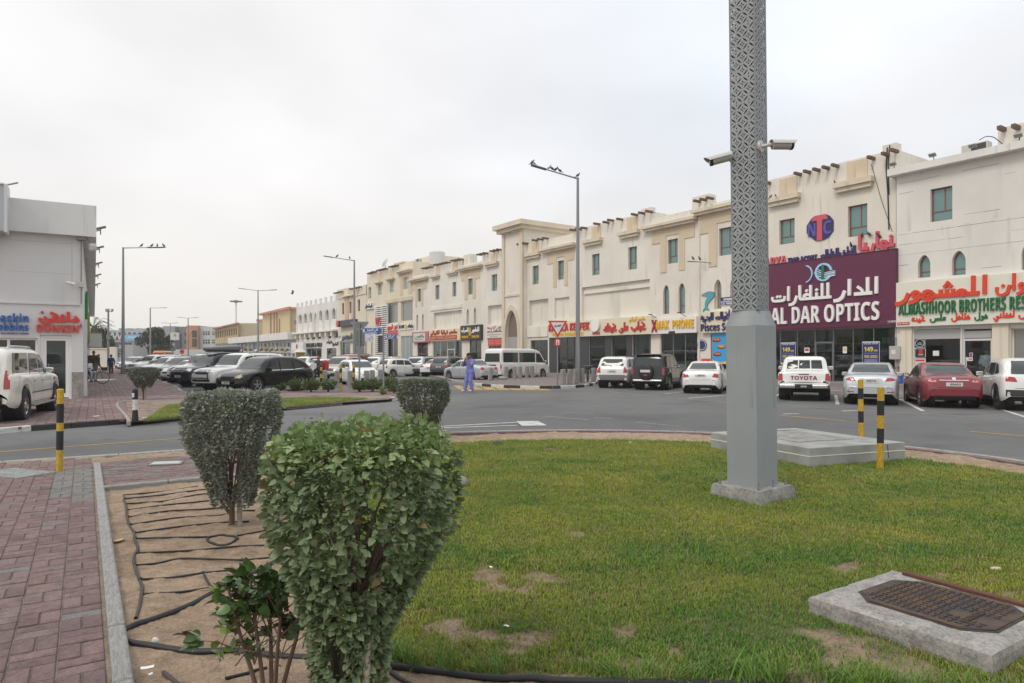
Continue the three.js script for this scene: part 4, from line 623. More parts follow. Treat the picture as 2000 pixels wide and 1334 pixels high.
{
const S=new Seg('stone_building','white stone faced restaurant building at the right edge of the photo',1751,2130,0,{k:0.18,mat:K.stone,shop:3.5});S.top=S.Y(1870,307);
S.win([1817,1860,366,431]);S.win([1793,1817,498,542],{arch:true,rec:0.28});S.win([1859,1886,490,537],{arch:true,rec:0.28});S.win([1995,2024,474,526],{arch:true,rec:0.28});S.win([2010,2060,325,405]);
S.add('roof_cornice',muv(M([ab(-0.25,S.W,S.top - 0.34,S.top+0.02,-0.4,0.5)]),1),K.white);
const yb=S.Y(1870,290),yh=S.Y(1960,232);S.add('roof_parapet',muv(M([ab(S.X(1770),S.W,S.top - 0.1,yb,-2.4,-2.1),ab(S.X(1925),S.W,S.top - 0.1,yh,-2.0,-1.4)]),1),K.plaster);for (const px of [1938,1966,1996]) S.add('roof_beam',muv(clean(rbox(0.2,0.2,0.9,0.02,S.X(px),S.Y(px,243 - (px - 1938)*0.13),-1.2,0,1)),1),K.beam);
const js=[],r=rng(3);for (let y=4.9;y<S.top - 0.7;y+=0.55) for (let x=0.1;x<S.W - 0.3;){const w=0.4+1.6*r();if (r()<0.62){const ok=!S.holes.some((h)=>{const a=h[0],b=h[2];return x+w>Math.min(...h.map((p)=>p[0])) - 0.05&&x<Math.max(...h.map((p)=>p[0]))+0.05&&y>a[1] - 0.1&&y<Math.max(...h.map((p)=>p[1]))+0.1;});if (ok) js.push(ab(x,Math.min(x+w,S.W),y+(r() - 0.5)*0.01,y+0.012+0.012*r(),-0.02,0.004));} x+=w+0.1*r();} S.add('stone_joints',js,mt(0.26,0.235,0.2,0.95)).userData.kind='stuff';
S.shopfront([1785,1876,640,755],{n:1,dark:[0.06,0.06,0.06],room:3});S.shopfront([1879,1938,640,755],{n:1,door:0,frame:K.alu,dark:[0.07,0.065,0.06]});S.glass([1974,2080,640,742],2,K.glassGrey,{frame:K.creamFrame});
for (const [a,b] of [[1760,1783],[1940,1972]]) S.add('pilaster',[ab(S.X(a),S.X(b),0.1,3.55,-0.1,0.14)],K.cream);S.add('transom_panel',[ab(S.X(1785),S.X(1876),S.Y(1830,662),S.Y(1830,643),-0.14,-0.06),ab(S.X(1882),S.X(1935),S.Y(1910,660),S.Y(1910,646),-0.14,-0.06)],mt(0.42,0.42,0.41,0.6));S.done();
const B=S.sign('pale restaurant signboard with red Arabic over green capitals',[1750,2130,536,632],0.32,paleBoard,{z:0});const H=B.H,fx=(px)=>(S.X(px) - S.X(1750))/B.W,fy=(px,py)=>(S.Y(px,py) - S.Y(1940,632))/H;
B.ara('المشهور',fx(1754),fx(1930),0.47,1.02,L.orange,0.1,0.5);B.ara('إخوان',fx(1940),fx(2040),0.52,1.0,L.orange,0.1,0.5);B.lat('ALMASHHOOR BROTHERS RESTAURANT',fx(1756),fx(2098),0.26,0.53,L.green,0.1);
[['كيدة',1779,1806,L.orange],['علس',1815,1848,L.green],['فلافل',1857,1893,L.orange],['فول',1902,1927,L.green],['افغاني',1937,1980,L.orange],['علس',1986,2030,L.orange]].forEach(([t,a,b,m])=>B.ara(t,fx(a),fx(b),0.06,0.25,m,0.04,0.6));
const rl=S.sign('small red licence plate at the lower left of the restaurant signboard',[1752,1776,629,634.5],0.02,L.red,{z:0.33});rl.lat('C.R. 95112',0.08,0.92,0.25,0.75,L.white,0.01);
for (const [a,b,t,bt,lab,dr] of [[1786,1807,661,679.5,'round dark notice sticker on the restaurant window',(g,w,h)=>{g.fillStyle='#1d2433';g.fillRect(0,0,w,h);g.strokeStyle='#ddd';g.lineWidth=4;g.beginPath();g.arc(w/2,h/2,w*0.44,0,7);g.stroke();g.fillStyle='#ccc';g.fillRect(w*0.3,h*0.45,w*0.4,4);g.fillRect(w*0.25,h*0.6,w*0.5,4);}],[1787,1808,681,698,'dark poster with red and yellow print on the restaurant window',(g,w,h)=>{g.fillStyle='#232a4a';g.fillRect(0,0,w,h);g.fillStyle='#c33';g.fillRect(w*0.35,h*0.1,w*0.4,h*0.5);g.fillStyle='#e0c040';g.fillRect(w*0.3,h*0.65,w*0.5,h*0.12);}],[1787,1808,700,716,'white notice with a red stripe low on the restaurant window',(g,w,h)=>{g.fillStyle='#cfd0d2';g.fillRect(0,0,w,h);g.fillStyle='#c8483a';g.fillRect(w*0.05,h*0.1,w*0.9,h*0.25);}],[1822,1834,685,695,'small white paper notice in the middle of the restaurant window',(g,w,h)=>{g.fillStyle='#ddd';g.fillRect(0,0,w,h);}],[1893,1900,689,696,'small magenta sticker on the restaurant door',(g,w,h)=>{g.fillStyle='#8d2a86';g.fillRect(0,0,w,h);}],[1886,1900,698,705,'small red and white sticker on the restaurant door',(g,w,h)=>{g.fillStyle='#ddd';g.fillRect(0,0,w,h);g.fillStyle='#c33';g.fillRect(w*0.4,h*0.2,w*0.6,h*0.5);}]]){const q=S.sign(lab,[a,b,t,bt],0.01,whiteBoard,{z:-0.1,name:'window_sticker',cat:'sticker'});q.print(64,64,dr);}
{const q=thing('meter_box','grey electric meter box on the pillar between the optician and the restaurant','meter box');S.place(q,S.X(1752),S.Y(1753,702),0.02);const w=S.X(1764) - S.X(1743);part(q,'cabinet',[rbox(w,0.72,0.26,0.02,0,0.36,0.13)],mt(0.42,0.42,0.40,0.5));part(q,'label',[box(w*0.4,0.22,0.005,-0.05,0.4,0.264)],mt(0.7,0.66,0.56,0.6));part(q,'conduit',[cyl(0.04,0.04,0.5,0,0.7,0.1,8),cyl(0.03,0.03,0.6,0.08,-0.6,0.1,8)],K.galv);}
{const q=thing('water_container','blue plastic water container standing by the pillar','container');S.place(q,S.X(1765),0.24,0.5);part(q,'tank',[rbox(0.36,0.5,0.3,0.05,0,0.25,0)],mt(0.02,0.10,0.45,0.45));part(q,'neck',[cyl(0.05,0.04,0.06,0.08,0.49,0,12),rod(V(-0.1,0.5,0),V(0.02,0.5,0),0.02)],mt(0.015,0.07,0.36,0.45));}
{const q=S.sign('pink painted wall panel with a stencilled number below the meter box',[1748,1761,714,755],0.02,mt(0.50,0.33,0.29,0.9),{z:0.0,name:'wall_panel',cat:'panel'});q.lat('C2299',0.05,1.4,0.82,0.94,L.black,0.006);}
acUnit('grey roof air conditioner standing on the stone building',[0,0,0],0);const a=scene.children.at(-1);S.place(a,S.X(1858),S.Y(1858,292) - 0.15,-2.9);a.scale.setScalar(1.25);acUnit('dark long roof air conditioner behind the joint of the two right buildings',[0,0,0],0);const b=scene.children.at(-1);S.place(b,S.X(1800),S.Y(1800,305) - 0.2,-3.6);b.scale.set(1.5,1,1);
for (const [px,py,lb] of [[1753,326,'small floodlight at the left end of the stone cornice'],[1830,311,'small floodlight in the middle of the stone cornice'],[1908,292,'box floodlight on the stone cornice near the loose cables'],[1997,268,'floodlight on the stone cornice at the right edge']]){const q=thing('floodlight',lb,'floodlight',[0,0,0],0,'floodlights on the stone cornice');S.place(q,S.X(px),S.top+0.02,0.3);part(q,'bracket',[rod(V(0,0,0),V(0,0.2,0.1),0.02),rod(V(-0.2,0.03,0),V(0.2,0.03,0),0.015)],K.dark);part(q,'lamp_head',[rbox(0.34,0.22,0.08,0.02,0,0,0).rotateX(0.9).translate(0,0.24,0.2)],mt(0.30,0.30,0.29,0.6));}
solo('roof_cable',tube([[1916,275],[1930,268],[1945,270],[1962,283],[1975,292],[1990,280],[2000,262]].map(([px,py])=>{const p=new THREE.Object3D();S.place(p,S.X(px),S.Y(px,py),0.2);return p.position.clone();}),0.02,40,6),K.dark,'loose black cable looped over the stone cornice','cable');
}

{
const S=new Seg('cream_building','cream building above the purple optician signboard',1462,1750,0,{shop:3.9});S.top=S.Y(1600,328);const top=S.top;
S.win([1522,1552,428,476]);S.win([1656,1694,400,461]);S.panel([1523,1557,347,382]);S.panel([1655,1695,313,348]);S.ledge([1502,1565,383,400]);S.ledge([1633,1709,352,371]);S.beams(1564,1637,[341,325],5);S.beams(1707,1735,[310,303],2);S.beams(1504,1504,[358,358],1);S.beams(1752,1752,[296,296],1);
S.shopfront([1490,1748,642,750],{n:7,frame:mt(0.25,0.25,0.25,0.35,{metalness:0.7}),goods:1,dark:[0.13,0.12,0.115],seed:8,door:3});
S.add('corner_pier',muv(M([ab(S.W - 0.75,S.W - 0.01,top - 0.02,top+0.38,-0.6,-0.05)]),1),K.plaster);S.add('wall_cables',[tube([V(S.W - 0.45,top+0.2,0.03),V(S.W - 0.5,top - 0.9,0.04),V(S.W - 0.42,top - 2.3,0.03),V(S.W - 0.36,top - 4.3,0.03)],0.035,30,6),tube([V(S.W - 0.32,top+0.3,0.03),V(S.W - 0.38,top - 0.7,0.05),V(S.W - 0.36,top - 2.4,0.03)],0.03,30,6),tube([V(S.X(1702),top - 0.5,0.02),V(S.X(1722),S.Y(1722,390),0.03),V(S.X(1743),S.Y(1743,452),0.02)],0.014,20,5)],K.dark);S.done();
const B=S.sign('large purple optician signboard with white raised lettering',[1462,1750,505,640],0.34,plum,{frame:hx('#4a1a33',0.5)}),fx=(px)=>(S.X(px) - S.X(1462))/B.W;
B.lat('AL DAR OPTICS',fx(1507),fx(1716),0.075,0.33,L.white,0.12);B.ara('للنظارات',fx(1505),fx(1622),0.335,0.65,L.white,0.12,0.5);B.ara('الدار',fx(1632),fx(1716),0.345,0.67,L.white,0.12,0.5);B.lat('C.R. 223/1027',fx(1731),fx(1748),0.035,0.06,L.white,0.01);
{const lb=hx('#9fd0ee',0.4),lw=mt(0.8,0.83,0.85,0.4),lg=hx('#2a6a58',0.5),u=B.W*(fx(1634) - fx(1573)),cx=fx(1608)*B.W,cy=0.80*B.H,Rr=u*0.27,ring=(R,w,a0,a1,x,z,m,d)=>{const s=new THREE.Shape();s.absarc(x,cy,R,a0,a1,false);s.absarc(x,cy,R - w,a1,a0,true);part(B,'logo',ext(s,d,B.t+z),m);};ring(Rr,Rr*0.22,0.15,2*PI - 0.5,cx,0,lb,0.09);ring(Rr*1.02,Rr*0.12,-PI*0.42,PI*0.42,fx(1573)*B.W+Rr*0.15 - Rr*0.3,0,lb,0.09);part(B,'logo',[ab(fx(1590)*B.W,cx - Rr*0.9,cy - 0.04,cy+0.04,B.t,B.t+0.07)],lb);for (let i=0;i<4;i++) part(B,'logo',ext(shp([[cx - Rr*0.7,cy+Rr*(0.45 - i*0.25)],[cx+Rr*0.15,cy+Rr*(-0.05 - i*0.17)],[cx+Rr*1.35,cy+Rr*(0.08 - i*0.16)],[cx+Rr*1.35,cy+Rr*(-0.02 - i*0.16)],[cx+Rr*0.15,cy+Rr*(-0.14 - i*0.17)],[cx - Rr*0.7,cy+Rr*(0.35 - i*0.25)]]),0.06+i*0.002,B.t+0.03),i % 2?lw:lb);part(B,'logo',ext(shp(archPts(cx - Rr*0.2,cx+Rr*0.12,cy - Rr*0.75,cy+Rr*0.85)),0.12,B.t+0.01),lg);}
const N=S.sign('red and dark blue hexagonal three letter emblem on the cream wall',[1575,1627,420,469],0.08,null);{const w=N.W,h=N.H,P=[[0.16,0.18],[0,0.36],[0,0.66],[0.17,0.9],[0.3,1],[0.72,1],[0.87,0.9],[1,0.7],[1,0.3],[0.84,0.08],[0.66,0],[0.34,0]].map(([x,y])=>[x*w,y*h]);part(N,'backing',ext(shp(P),0.06),hx('#322a60',0.5));part(N,'letter',ext(shp([[0.18,0.8],[0.3,1],[0.72,1],[0.82,0.8],[0.6,0.8],[0.6,0.0],[0.4,0.0],[0.4,0.8]].map(([x,y])=>[x*w,y*h])),0.09),L.pinkred);part(N,'letter',latin('N',w*0.3,h*0.5,0.08).translate(w*0.06,h*0.2,0.02),hx('#5a54a0',0.5));part(N,'letter',latin('C',w*0.3,h*0.52,0.08).translate(w*0.65,h*0.2,0.02),hx('#5a54a0',0.5));}
const Q=S.sign('row of raised red and dark blue trader letters above the purple signboard',[1456,1748,464,512],0.04,null),gx2=(px)=>(S.X(px) - S.X(1456))/Q.W;Q.lat('NAHARYA',gx2(1460),gx2(1537),0.02,0.46,L.pinkred,0.12);Q.lat('TRAD.&CONT.',gx2(1539),gx2(1598),0.1,0.34,L.purple,0.1);Q.ara('للتجارة والمقاولات',gx2(1603),gx2(1672),0.04,0.5,L.purple,0.1,0.55);Q.ara('نهاريا',gx2(1674),gx2(1746),0.02,0.92,L.pinkred,0.14,0.55);
const poster=(px0,px1,t,b,l)=>{const q=S.sign(l,[px0,px1,t,b],0.015,whiteBoard,{z:-0.1,name:'offer_poster',cat:'poster',group:'offer posters on the optician glass'});q.print(128,192,(g,w,h)=>{g.fillStyle='#2a2f6c';g.fillRect(0,0,w,h);g.fillStyle='#dfe0ee';g.fillRect(0,0,w,6);textFit(g,'SPECIAL OFFER',8,10,112,10,'#e8e8f0');textFit(g,'149',12,40,70,38,'#f0e048');textFit(g,'QAR',86,64,30,14,'#f0e048');g.fillStyle='#c9c9d8';g.fillRect(14,92,100,2);textFit(g,'FREE LENSES',12,108,104,24,'#e8d84a');for (let i=0;i<3;i++){g.fillStyle='#b8bada';g.fillRect(14,142+i*9,100,3);} g.fillStyle='#e6d23c';g.beginPath();g.moveTo(0,h);g.lineTo(0,h - 16);g.quadraticCurveTo(w/2,h - 4,w,h - 12);g.lineTo(w,h);g.fill();});};
poster(1525,1554,669,712,'blue offer poster reading 149 on the left of the optician glass');poster(1684,1718,667,714,'blue offer poster reading 149 on the right of the optician glass');
for (const [a,b,t,bt,c,l] of [[1571,1581,679,689,'#c9483e','small red and white notice on the optician glass'],[1646,1654,677,690,'#e6c27a','small tan notice beside the optician door']]){const q=S.sign(l,[a,b,t,bt],0.01,whiteBoard,{z:-0.1,name:'window_sticker',cat:'sticker'});q.print(32,32,(g,w,h)=>{g.fillStyle='#eee';g.fillRect(0,0,w,h);g.fillStyle=c;g.fillRect(3,3,w - 6,h - 12);});}
[[1510,384],[1521,383],[1538,382],[1638,358]].forEach(([px,py],i)=>{const q=new THREE.Object3D();S.place(q,S.X(px),S.Y(px,py) - 0.18,0.3);pigeon(['first pigeon from the left on the left roof ledge','second pigeon on the left roof ledge','pale pigeon at the right end of the left roof ledge','lone pigeon on the right roof ledge'][i],q.position,0.5+i,1,i===2);});
[[1686,457],[1700,455],[1719,458],[1664,476]].forEach(([px,py],i)=>{const q=new THREE.Object3D();S.place(q,S.X(px),S.Y(px,py) - 0.2,0.1);pigeon(['pigeon perched on the red Arabic letters at the left','pigeon in the middle of the red Arabic letters','pigeon at the right of the red Arabic letters','pigeon perched on the dark blue Arabic letters'][i],q.position,1+i);});
}

{
const S=new Seg('cream_building','cream building with the dolphin sign, half hidden by the lattice column',1364,1462,0,{shop:3.8,mat:K.plaster2});S.top=S.Y(1410,393);
S.win([1404,1434,444,498]);S.surround([1359,1460,402,420],[1404,1434,444,498],517);S.win([1395,1409,546,604],{arch:true,rec:0.3,frame:K.cream,glass:K.glassGrey,bars:false});S.win([1426,1440,542,602],{arch:true,rec:0.3,frame:K.cream,glass:K.glassGrey,bars:false});S.beams(1367,1392,[394,388],3);S.add('roof_pier',[ab(-0.6,0.9,S.top - 0.1,S.top+0.75,-0.8,-0.02)],K.plaster);
S.add('downpipe',[rod(V(0.14,0.2,0.07),V(0.14,S.top - 0.3,0.07),0.05)],K.plaster2);S.shopfront([1388,1455,652,745],{n:2,frame:K.brownFrame,dark:[0.05,0.05,0.05]});S.done();
const B=S.sign('cream seafood shop signboard with dark blue lettering',[1368,1460,607,649],0.3,creamBoard),fx=(px)=>(S.X(px) - S.X(1368))/B.W;B.ara('للمأكولات البحرية',fx(1369),fx(1436),0.48,0.98,L.purple,0.08,0.55);B.lat('Pisces Seafood',fx(1370),fx(1462),0.08,0.46,L.purple,0.08);
const d=S.sign('turquoise leaping dolphin emblem on the cream wall',[1369,1394,570,608],0.08,null,{name:'dolphin_sign'});const dp=[[0.02,0.85],[0.2,0.92],[0.5,1],[0.78,0.98],[1,0.93],[0.98,0.72],[0.8,0.6],[0.66,0.5],[0.5,0.36],[0.48,0.2],[0.62,0.08],[0.55,0.05],[0.35,0.12],[0.14,0],[0.16,0.1],[0.3,0.22],[0.3,0.4],[0.38,0.6],[0.55,0.76],[0.3,0.8]].map(([x,y])=>[x*d.W,y*d.H]);part(d,'body',ext(shp(dp),0.06,0.02),hx('#4aa0ac',0.4));part(d,'outline',ext(shp(dp.map(([x,y])=>[(x - d.W/2)*1.07+d.W/2,(y - d.H/2)*1.05+d.H/2])),0.03),hx('#b0574f',0.5));
const f=S.sign('dark blue telephone number plates on the cream wall by the dolphin',[1407,1437,580,597],0.03,L.purple);f.print(128,64,(g,w,h)=>{g.fillStyle='#ddd';g.fillRect(0,0,w,h);g.fillStyle='#2b2a62';g.fillRect(0,0,w,30);g.fillRect(0,36,w*0.9,24);textFit(g,'55460073',24,6,98,18,'#fff');textFit(g,'C.R: 193448',6,41,100,14,'#fff');});
const p=S.sign('sky blue food poster with three dishes beside the column',[1391,1424,650,711],0.03,whiteBoard,{z:0.02,name:'food_poster',cat:'poster'});p.print(128,256,(g,w,h)=>{g.fillStyle='#3d9fd6';g.fillRect(0,0,w,h);g.fillStyle='#e9c53a';g.beginPath();g.moveTo(0,h);g.lineTo(0,h*0.86);g.quadraticCurveTo(w*0.4,h*1.02,w,h*0.88);g.lineTo(w,h);g.fill();[[34,52,'#b4562a'],[70,110,'#d08a3a'],[40,172,'#a8472c']].forEach(([x,y,c])=>{g.fillStyle='#1f2024';g.beginPath();g.ellipse(x,y+8,32,14,0,0,7);g.fill();g.fillStyle=c;g.beginPath();g.ellipse(x,y,28,15,0,0,7);g.fill();g.fillStyle='#e0a860';for (let i=0;i<6;i++){g.beginPath();g.arc(x - 18+i*7,y - 4+(i % 3)*5,4,0,7);g.fill();}});});
const pl=S.sign('round blue and white shop emblem beside the food poster',[1365,1377,663,685],0.05,null);part(pl,'disc',[cyl(pl.H/2,pl.H/2,0.04,0,0,0,24).rotateX(PI/2).translate(pl.W/2,pl.H/2,0.02)],hx('#2a3a68',0.5));part(pl,'ring',[new THREE.TorusGeometry(pl.H*0.42,0.02,6,24).translate(pl.W/2,pl.H/2,0.06)],L.white);
{const q=new THREE.Object3D();S.place(q,S.X(1365),S.Y(1365,511),0);const b=thing('wall_arm','thin lamp arm reaching out from the cream wall with two pigeons','wall bracket');S.place(b,S.X(1390),S.Y(1390,512),0);part(b,'arm',[rod(V(0,-0.05,0),V(-0.7,0.05,1.0),0.03)],K.galv);part(b,'lamp_head',[rbox(0.12,0.08,0.5,0.02,-0.8,0.04,1.2,-0.6)],K.galv);[[1358,508],[1366,508]].forEach(([px,py],i)=>{const z=new THREE.Object3D();S.place(z,S.X(px)+0.5,S.Y(px,py) - 0.12,0.8 - i*0.25);pigeon(['pigeon on the wall lamp arm, outer one','pigeon on the wall lamp arm, inner one'][i],z.position,2);});}
}

{
const S=new Seg('cream_building','cream bay with tan window surround above the phone shop',1271,1364,0,{shop:3.7});S.top=S.Y(1318,417);
S.win([1304,1324,467,514]);S.surround([1260,1364,434,447],[1304,1324,467,514],530);S.win([1295,1307,557,613],{arch:true});S.win([1325,1338,553,612],{arch:true});
S.shopfront([1290,1362,650,745],{n:3,goods:1,dark:[0.09,0.11,0.12],seed:21,frame:K.galv});S.done();
const B=S.sign('white phone shop signboard with yellow lettering and a red X',[1272,1360,620,651],0.32,whiteBoard),fx=(px)=>(S.X(px) - S.X(1272))/B.W;B.lat('X',fx(1273),fx(1284),0.14,0.92,L.dred,0.08);B.lat('MAX',fx(1283),fx(1307),0.3,0.84,L.yellow,0.09);B.lat('PHONE',fx(1314),fx(1355),0.3,0.84,L.yellow,0.09);part(B,'small_plate',[ab(fx(1306)*B.W,fx(1318)*B.W,-0.02,0.16,B.t,B.t+0.03)],L.black);part(B,'spotlight',[rod(V(0.4,B.H,0.1),V(0.3,B.H+0.3,0.7),0.02),box(0.25,0.06,0.12,0.3,B.H+0.3,0.75),rod(V(B.W*0.75,B.H,0.1),V(B.W*0.72,B.H+0.3,0.7),0.02),box(0.25,0.06,0.12,B.W*0.72,B.H+0.3,0.75)],K.dark);
}

{
const S=new Seg('cream_building','wide cream building over the red kebab restaurant sign',1127,1271,0,{shop:3.8,mat:K.plaster2});S.top=S.Y(1200,430);
S.win([1156,1171,496,537]);S.win([1227,1244,482,526]);S.panel([1156,1174,442,464]);S.panel([1225,1246,424,448]);S.ledge([1143,1178,467,479]);S.ledge([1212,1251,451,464]);S.beams(1124,1146,[450,446],3);S.beams(1171,1189,[438,435],2);S.beams(1198,1216,[431,429],2);S.beams(1245,1273,[420,414],3);
S.recess([1136,1269,553,622],0.28,K.plaster);S.add("lintel_line",[ab(S.X(1138),S.X(1268),S.Y(1205,567),S.Y(1205,560),-0.3,-0.12)],K.plaster2);S.add('roof_pier',[ab(S.W - 1.1,S.W,S.top - 0.1,S.top+0.35,-0.5,-0.03)],K.plaster);
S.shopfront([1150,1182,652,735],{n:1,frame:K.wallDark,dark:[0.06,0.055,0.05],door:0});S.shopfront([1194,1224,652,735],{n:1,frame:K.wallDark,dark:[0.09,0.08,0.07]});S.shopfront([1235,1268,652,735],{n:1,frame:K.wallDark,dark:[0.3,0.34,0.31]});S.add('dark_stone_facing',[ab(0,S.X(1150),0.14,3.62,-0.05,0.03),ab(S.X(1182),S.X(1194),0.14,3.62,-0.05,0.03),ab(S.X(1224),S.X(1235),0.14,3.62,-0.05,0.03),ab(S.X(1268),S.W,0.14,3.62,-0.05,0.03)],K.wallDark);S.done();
const B=S.sign('long pale restaurant signboard with red Latin and Arabic lettering',[1071,1273,623,656],0.36,creamBoard),fx=(px)=>(S.X(px) - S.X(1071))/B.W;B.lat('KABALA KEEFEK',fx(1073),fx(1151),0.4,0.86,L.red,0.1);B.lat('Persian Restaurants',fx(1080),fx(1139),0.08,0.34,L.yellow,0.05);B.ara('كباب على كيفك',fx(1177),fx(1259),0.1,0.74,L.red,0.1,0.6);B.ara('مطعم ايراني',fx(1226),fx(1258),0.74,1.0,L.yellow,0.06,0.6);
part(B,'emblem',[cyl(0.5,0.5,0.14,0,0,0,26).rotateX(PI/2).translate(fx(1164)*B.W,B.H*0.62,B.t+0.07)],L.white);part(B,'emblem',latin('K',0.35,0.5,0.1).translate(fx(1164)*B.W - 0.17,B.H*0.62 - 0.25,B.t+0.1),L.yellow);part(B,'emblem',[ab(fx(1157)*B.W,fx(1171)*B.W,B.H*0.1,B.H*0.22,B.t,B.t+0.06)],L.red);
}

{
const S=new Seg('cream_building','cream building with tan surround right of the gateway tower',1022,1127,0,{shop:3.8});S.top=S.Y(1050,472);
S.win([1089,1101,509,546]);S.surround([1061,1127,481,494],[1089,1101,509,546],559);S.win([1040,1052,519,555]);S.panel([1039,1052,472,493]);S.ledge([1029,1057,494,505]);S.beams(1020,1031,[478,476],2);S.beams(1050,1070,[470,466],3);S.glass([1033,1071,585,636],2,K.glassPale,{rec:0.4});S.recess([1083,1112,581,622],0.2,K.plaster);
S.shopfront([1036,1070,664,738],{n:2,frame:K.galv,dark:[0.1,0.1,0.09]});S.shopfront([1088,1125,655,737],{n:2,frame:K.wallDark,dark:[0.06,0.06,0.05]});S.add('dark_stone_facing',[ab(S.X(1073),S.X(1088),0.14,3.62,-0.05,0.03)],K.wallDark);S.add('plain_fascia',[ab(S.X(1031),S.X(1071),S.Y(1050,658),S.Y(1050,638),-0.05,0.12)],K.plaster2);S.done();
}

{
const S=new Seg('gateway_tower','tall cream gateway tower with a pointed arch and flat tan cap',982,1022,0,{k:0.5,depth:11,shop:4});S.top=S.Y(1000,446);const [x0,x1,y0,y1]=S.R([988,1012,606,740]),C0=K.cream;
S.holes.push(archPts(x0,x1,0.15,y1,9));S.add('arch_surround',[ext((()=>{const s=shp(archPts(x0 - 0.35,x1+0.35,0.14,y1+0.55,9));s.holes.push(hole(archPts(x0,x1,0.145,y1,9)));return s;})(),0.16,-0.05)],K.goldT);S.add('roller_door',[ab(x0,x1,0.15,y1 - 2.6,-0.3,-0.25)],mt(0.36,0.36,0.35,0.6));S.add('arch_infill',[ab(x0,x1,y1 - 2.6,y1,-0.33,-0.3)],mt(0.20,0.15,0.12,0.9));
S.add('corner_strip',[ab(0,0.42,0.14,S.top,-0.05,0.14),ab(S.W - 0.42,S.W,0.14,S.top,-0.05,0.14),ab(0.42,S.W - 0.42,S.Y(1000,579),S.Y(1000,575),-0.05,0.1),ab(0.42,S.W - 0.42,S.top - 0.5,S.top,-0.05,0.14)],K.goldT);S.add('tower_cap',muv(M([ab(-0.7,S.W+0.7,S.top,S.top+0.45,-11.6,0.8),ab(-0.4,S.W+0.4,S.top - 0.35,S.top,-11.3,0.5)]),1),K.goldT);S.done({roof:false});
}

{
const S=new Seg('cream_building','narrow cream building directly left of the gateway tower',942,982,0,{shop:3.9,mat:K.plaster2});S.top=S.Y(960,490);S.win([960,971,536,568]);S.panel([959,971,492,510]);S.ledge([950,975,512,521]);S.beams(941,953,[498,495],3);S.beams(967,980,[491,488],3);S.glass([953,980,596,634],2,K.teal,{rec:0.4});S.shopfront([954,979,676,720],{n:2,frame:K.brownFrame,dark:[0.12,0.06,0.05]});S.done();
const B=S.sign('white signboard with red and black print left of the tower',[949,981,635,660],0.2,whiteBoard);B.print(160,120,(g,w,h)=>{g.fillStyle='#d9d6d0';g.fillRect(0,0,w,h);arabicDraw(g,'نور العربية',8,4,144,34,'#b03030');arabicDraw(g,'للنظارات',8,36,144,42,'#222');textFit(g,'NEW ARABIAN',10,84,140,12,'#b03030');textFit(g,'OPTICAL',40,102,80,12,'#b03030');});
const R2=S.sign('smaller coral red signboard under the white one left of the tower',[953,980,662,675],0.12,hx('#b8473c',0.5));R2.print(128,64,(g,w,h)=>{g.fillStyle='#c4493f';g.fillRect(0,0,w,h);for (let i=0;i<2;i++) for (let j=0;j<3;j++){g.fillStyle='#d98a80';g.fillRect(6+i*62,8+j*18,52,6);}});
}
{
const S=new Seg('cream_building','cream bay with tan surround over the black perfume sign',903,942,0,{shop:3.9});S.top=S.Y(922,514);S.win([914,923,544,575]);S.surround([898,944,520,531],[914,923,544,575],584);S.win([911,916,603,634],{arch:true,bars:false,glass:K.glassGrey,rec:0.3,frame:K.cream});S.win([925,930,601,633],{arch:true,bars:false,glass:K.glassGrey,rec:0.3,frame:K.cream});S.shopfront([917,940,664,720],{n:2,dark:[0.05,0.05,0.05],frame:K.dark});S.add('roof_pier',[ab(0.1,1.5,S.top - 0.1,S.top+1.1,-1,-0.1)],K.plaster);S.done();
const B=S.sign('black perfume shop signboard with white and yellow lettering',[899,939,635,664],0.3,L.black);B.ara('العطور',0.58,0.94,0.44,0.86,L.white,0.05,0.6);B.ara('للمسرات',0.06,0.42,0.46,0.86,L.white,0.05,0.6);B.lat('ALMASERAT',0.08,0.42,0.14,0.3,L.yellow,0.04);B.lat('SALON',0.58,0.92,0.14,0.3,L.yellow,0.04);part(B,'drop_emblem',ext(shp(archPts(B.W*0.44,B.W*0.55,B.H*0.3,B.H*0.85)),0.06,B.t),L.gold);
}
{
const S=new Seg('cream_building','cream building with long upper glazing over the gold and red restaurant sign',837,903,0,{shop:3.9,mat:K.plaster2});S.top=S.Y(870,516);S.win([850,858,557,585]);S.win([883.5,891,551,579]);S.panel([851,859,520,535]);S.panel([883.5,893.5,512,528]);S.ledge([844,860,538,544]);S.ledge([876,895,530,537]);S.beams(832,846,[525,522],4);S.beams(856,879,[518,513],5);S.beams(889,904,[510,507],4);S.glass([847,902,608,641],6,K.glassPale,{rec:0.4});S.add('upper_lintel',[ab(S.X(841),S.W,S.Y(872,604),S.Y(872,598),-0.05,0.1)],K.plaster);S.shopfront([845,902,666,722],{n:4,dark:[0.35,0.36,0.34],door:2});S.done();
const B=S.sign('gold and red restaurant signboard with Arabic over red capitals',[838,899,643,665],0.3,mt(0.74,0.62,0.36,0.5));B.ara('مطعم تركيا التركي',0.04,0.9,0.5,0.96,L.dred,0.06,0.6);part(B,'red_band',[ab(B.W*0.02,B.W*0.9,B.H*0.06,B.H*0.44,B.t,B.t+0.02)],L.dred);part(B,'lettering',latin('TURKEY CENTRAL RESTAURANT',B.W*0.84,B.H*0.24,0.03).translate(B.W*0.04,B.H*0.13,B.t+0.02),hx('#d79a80',0.5));
}
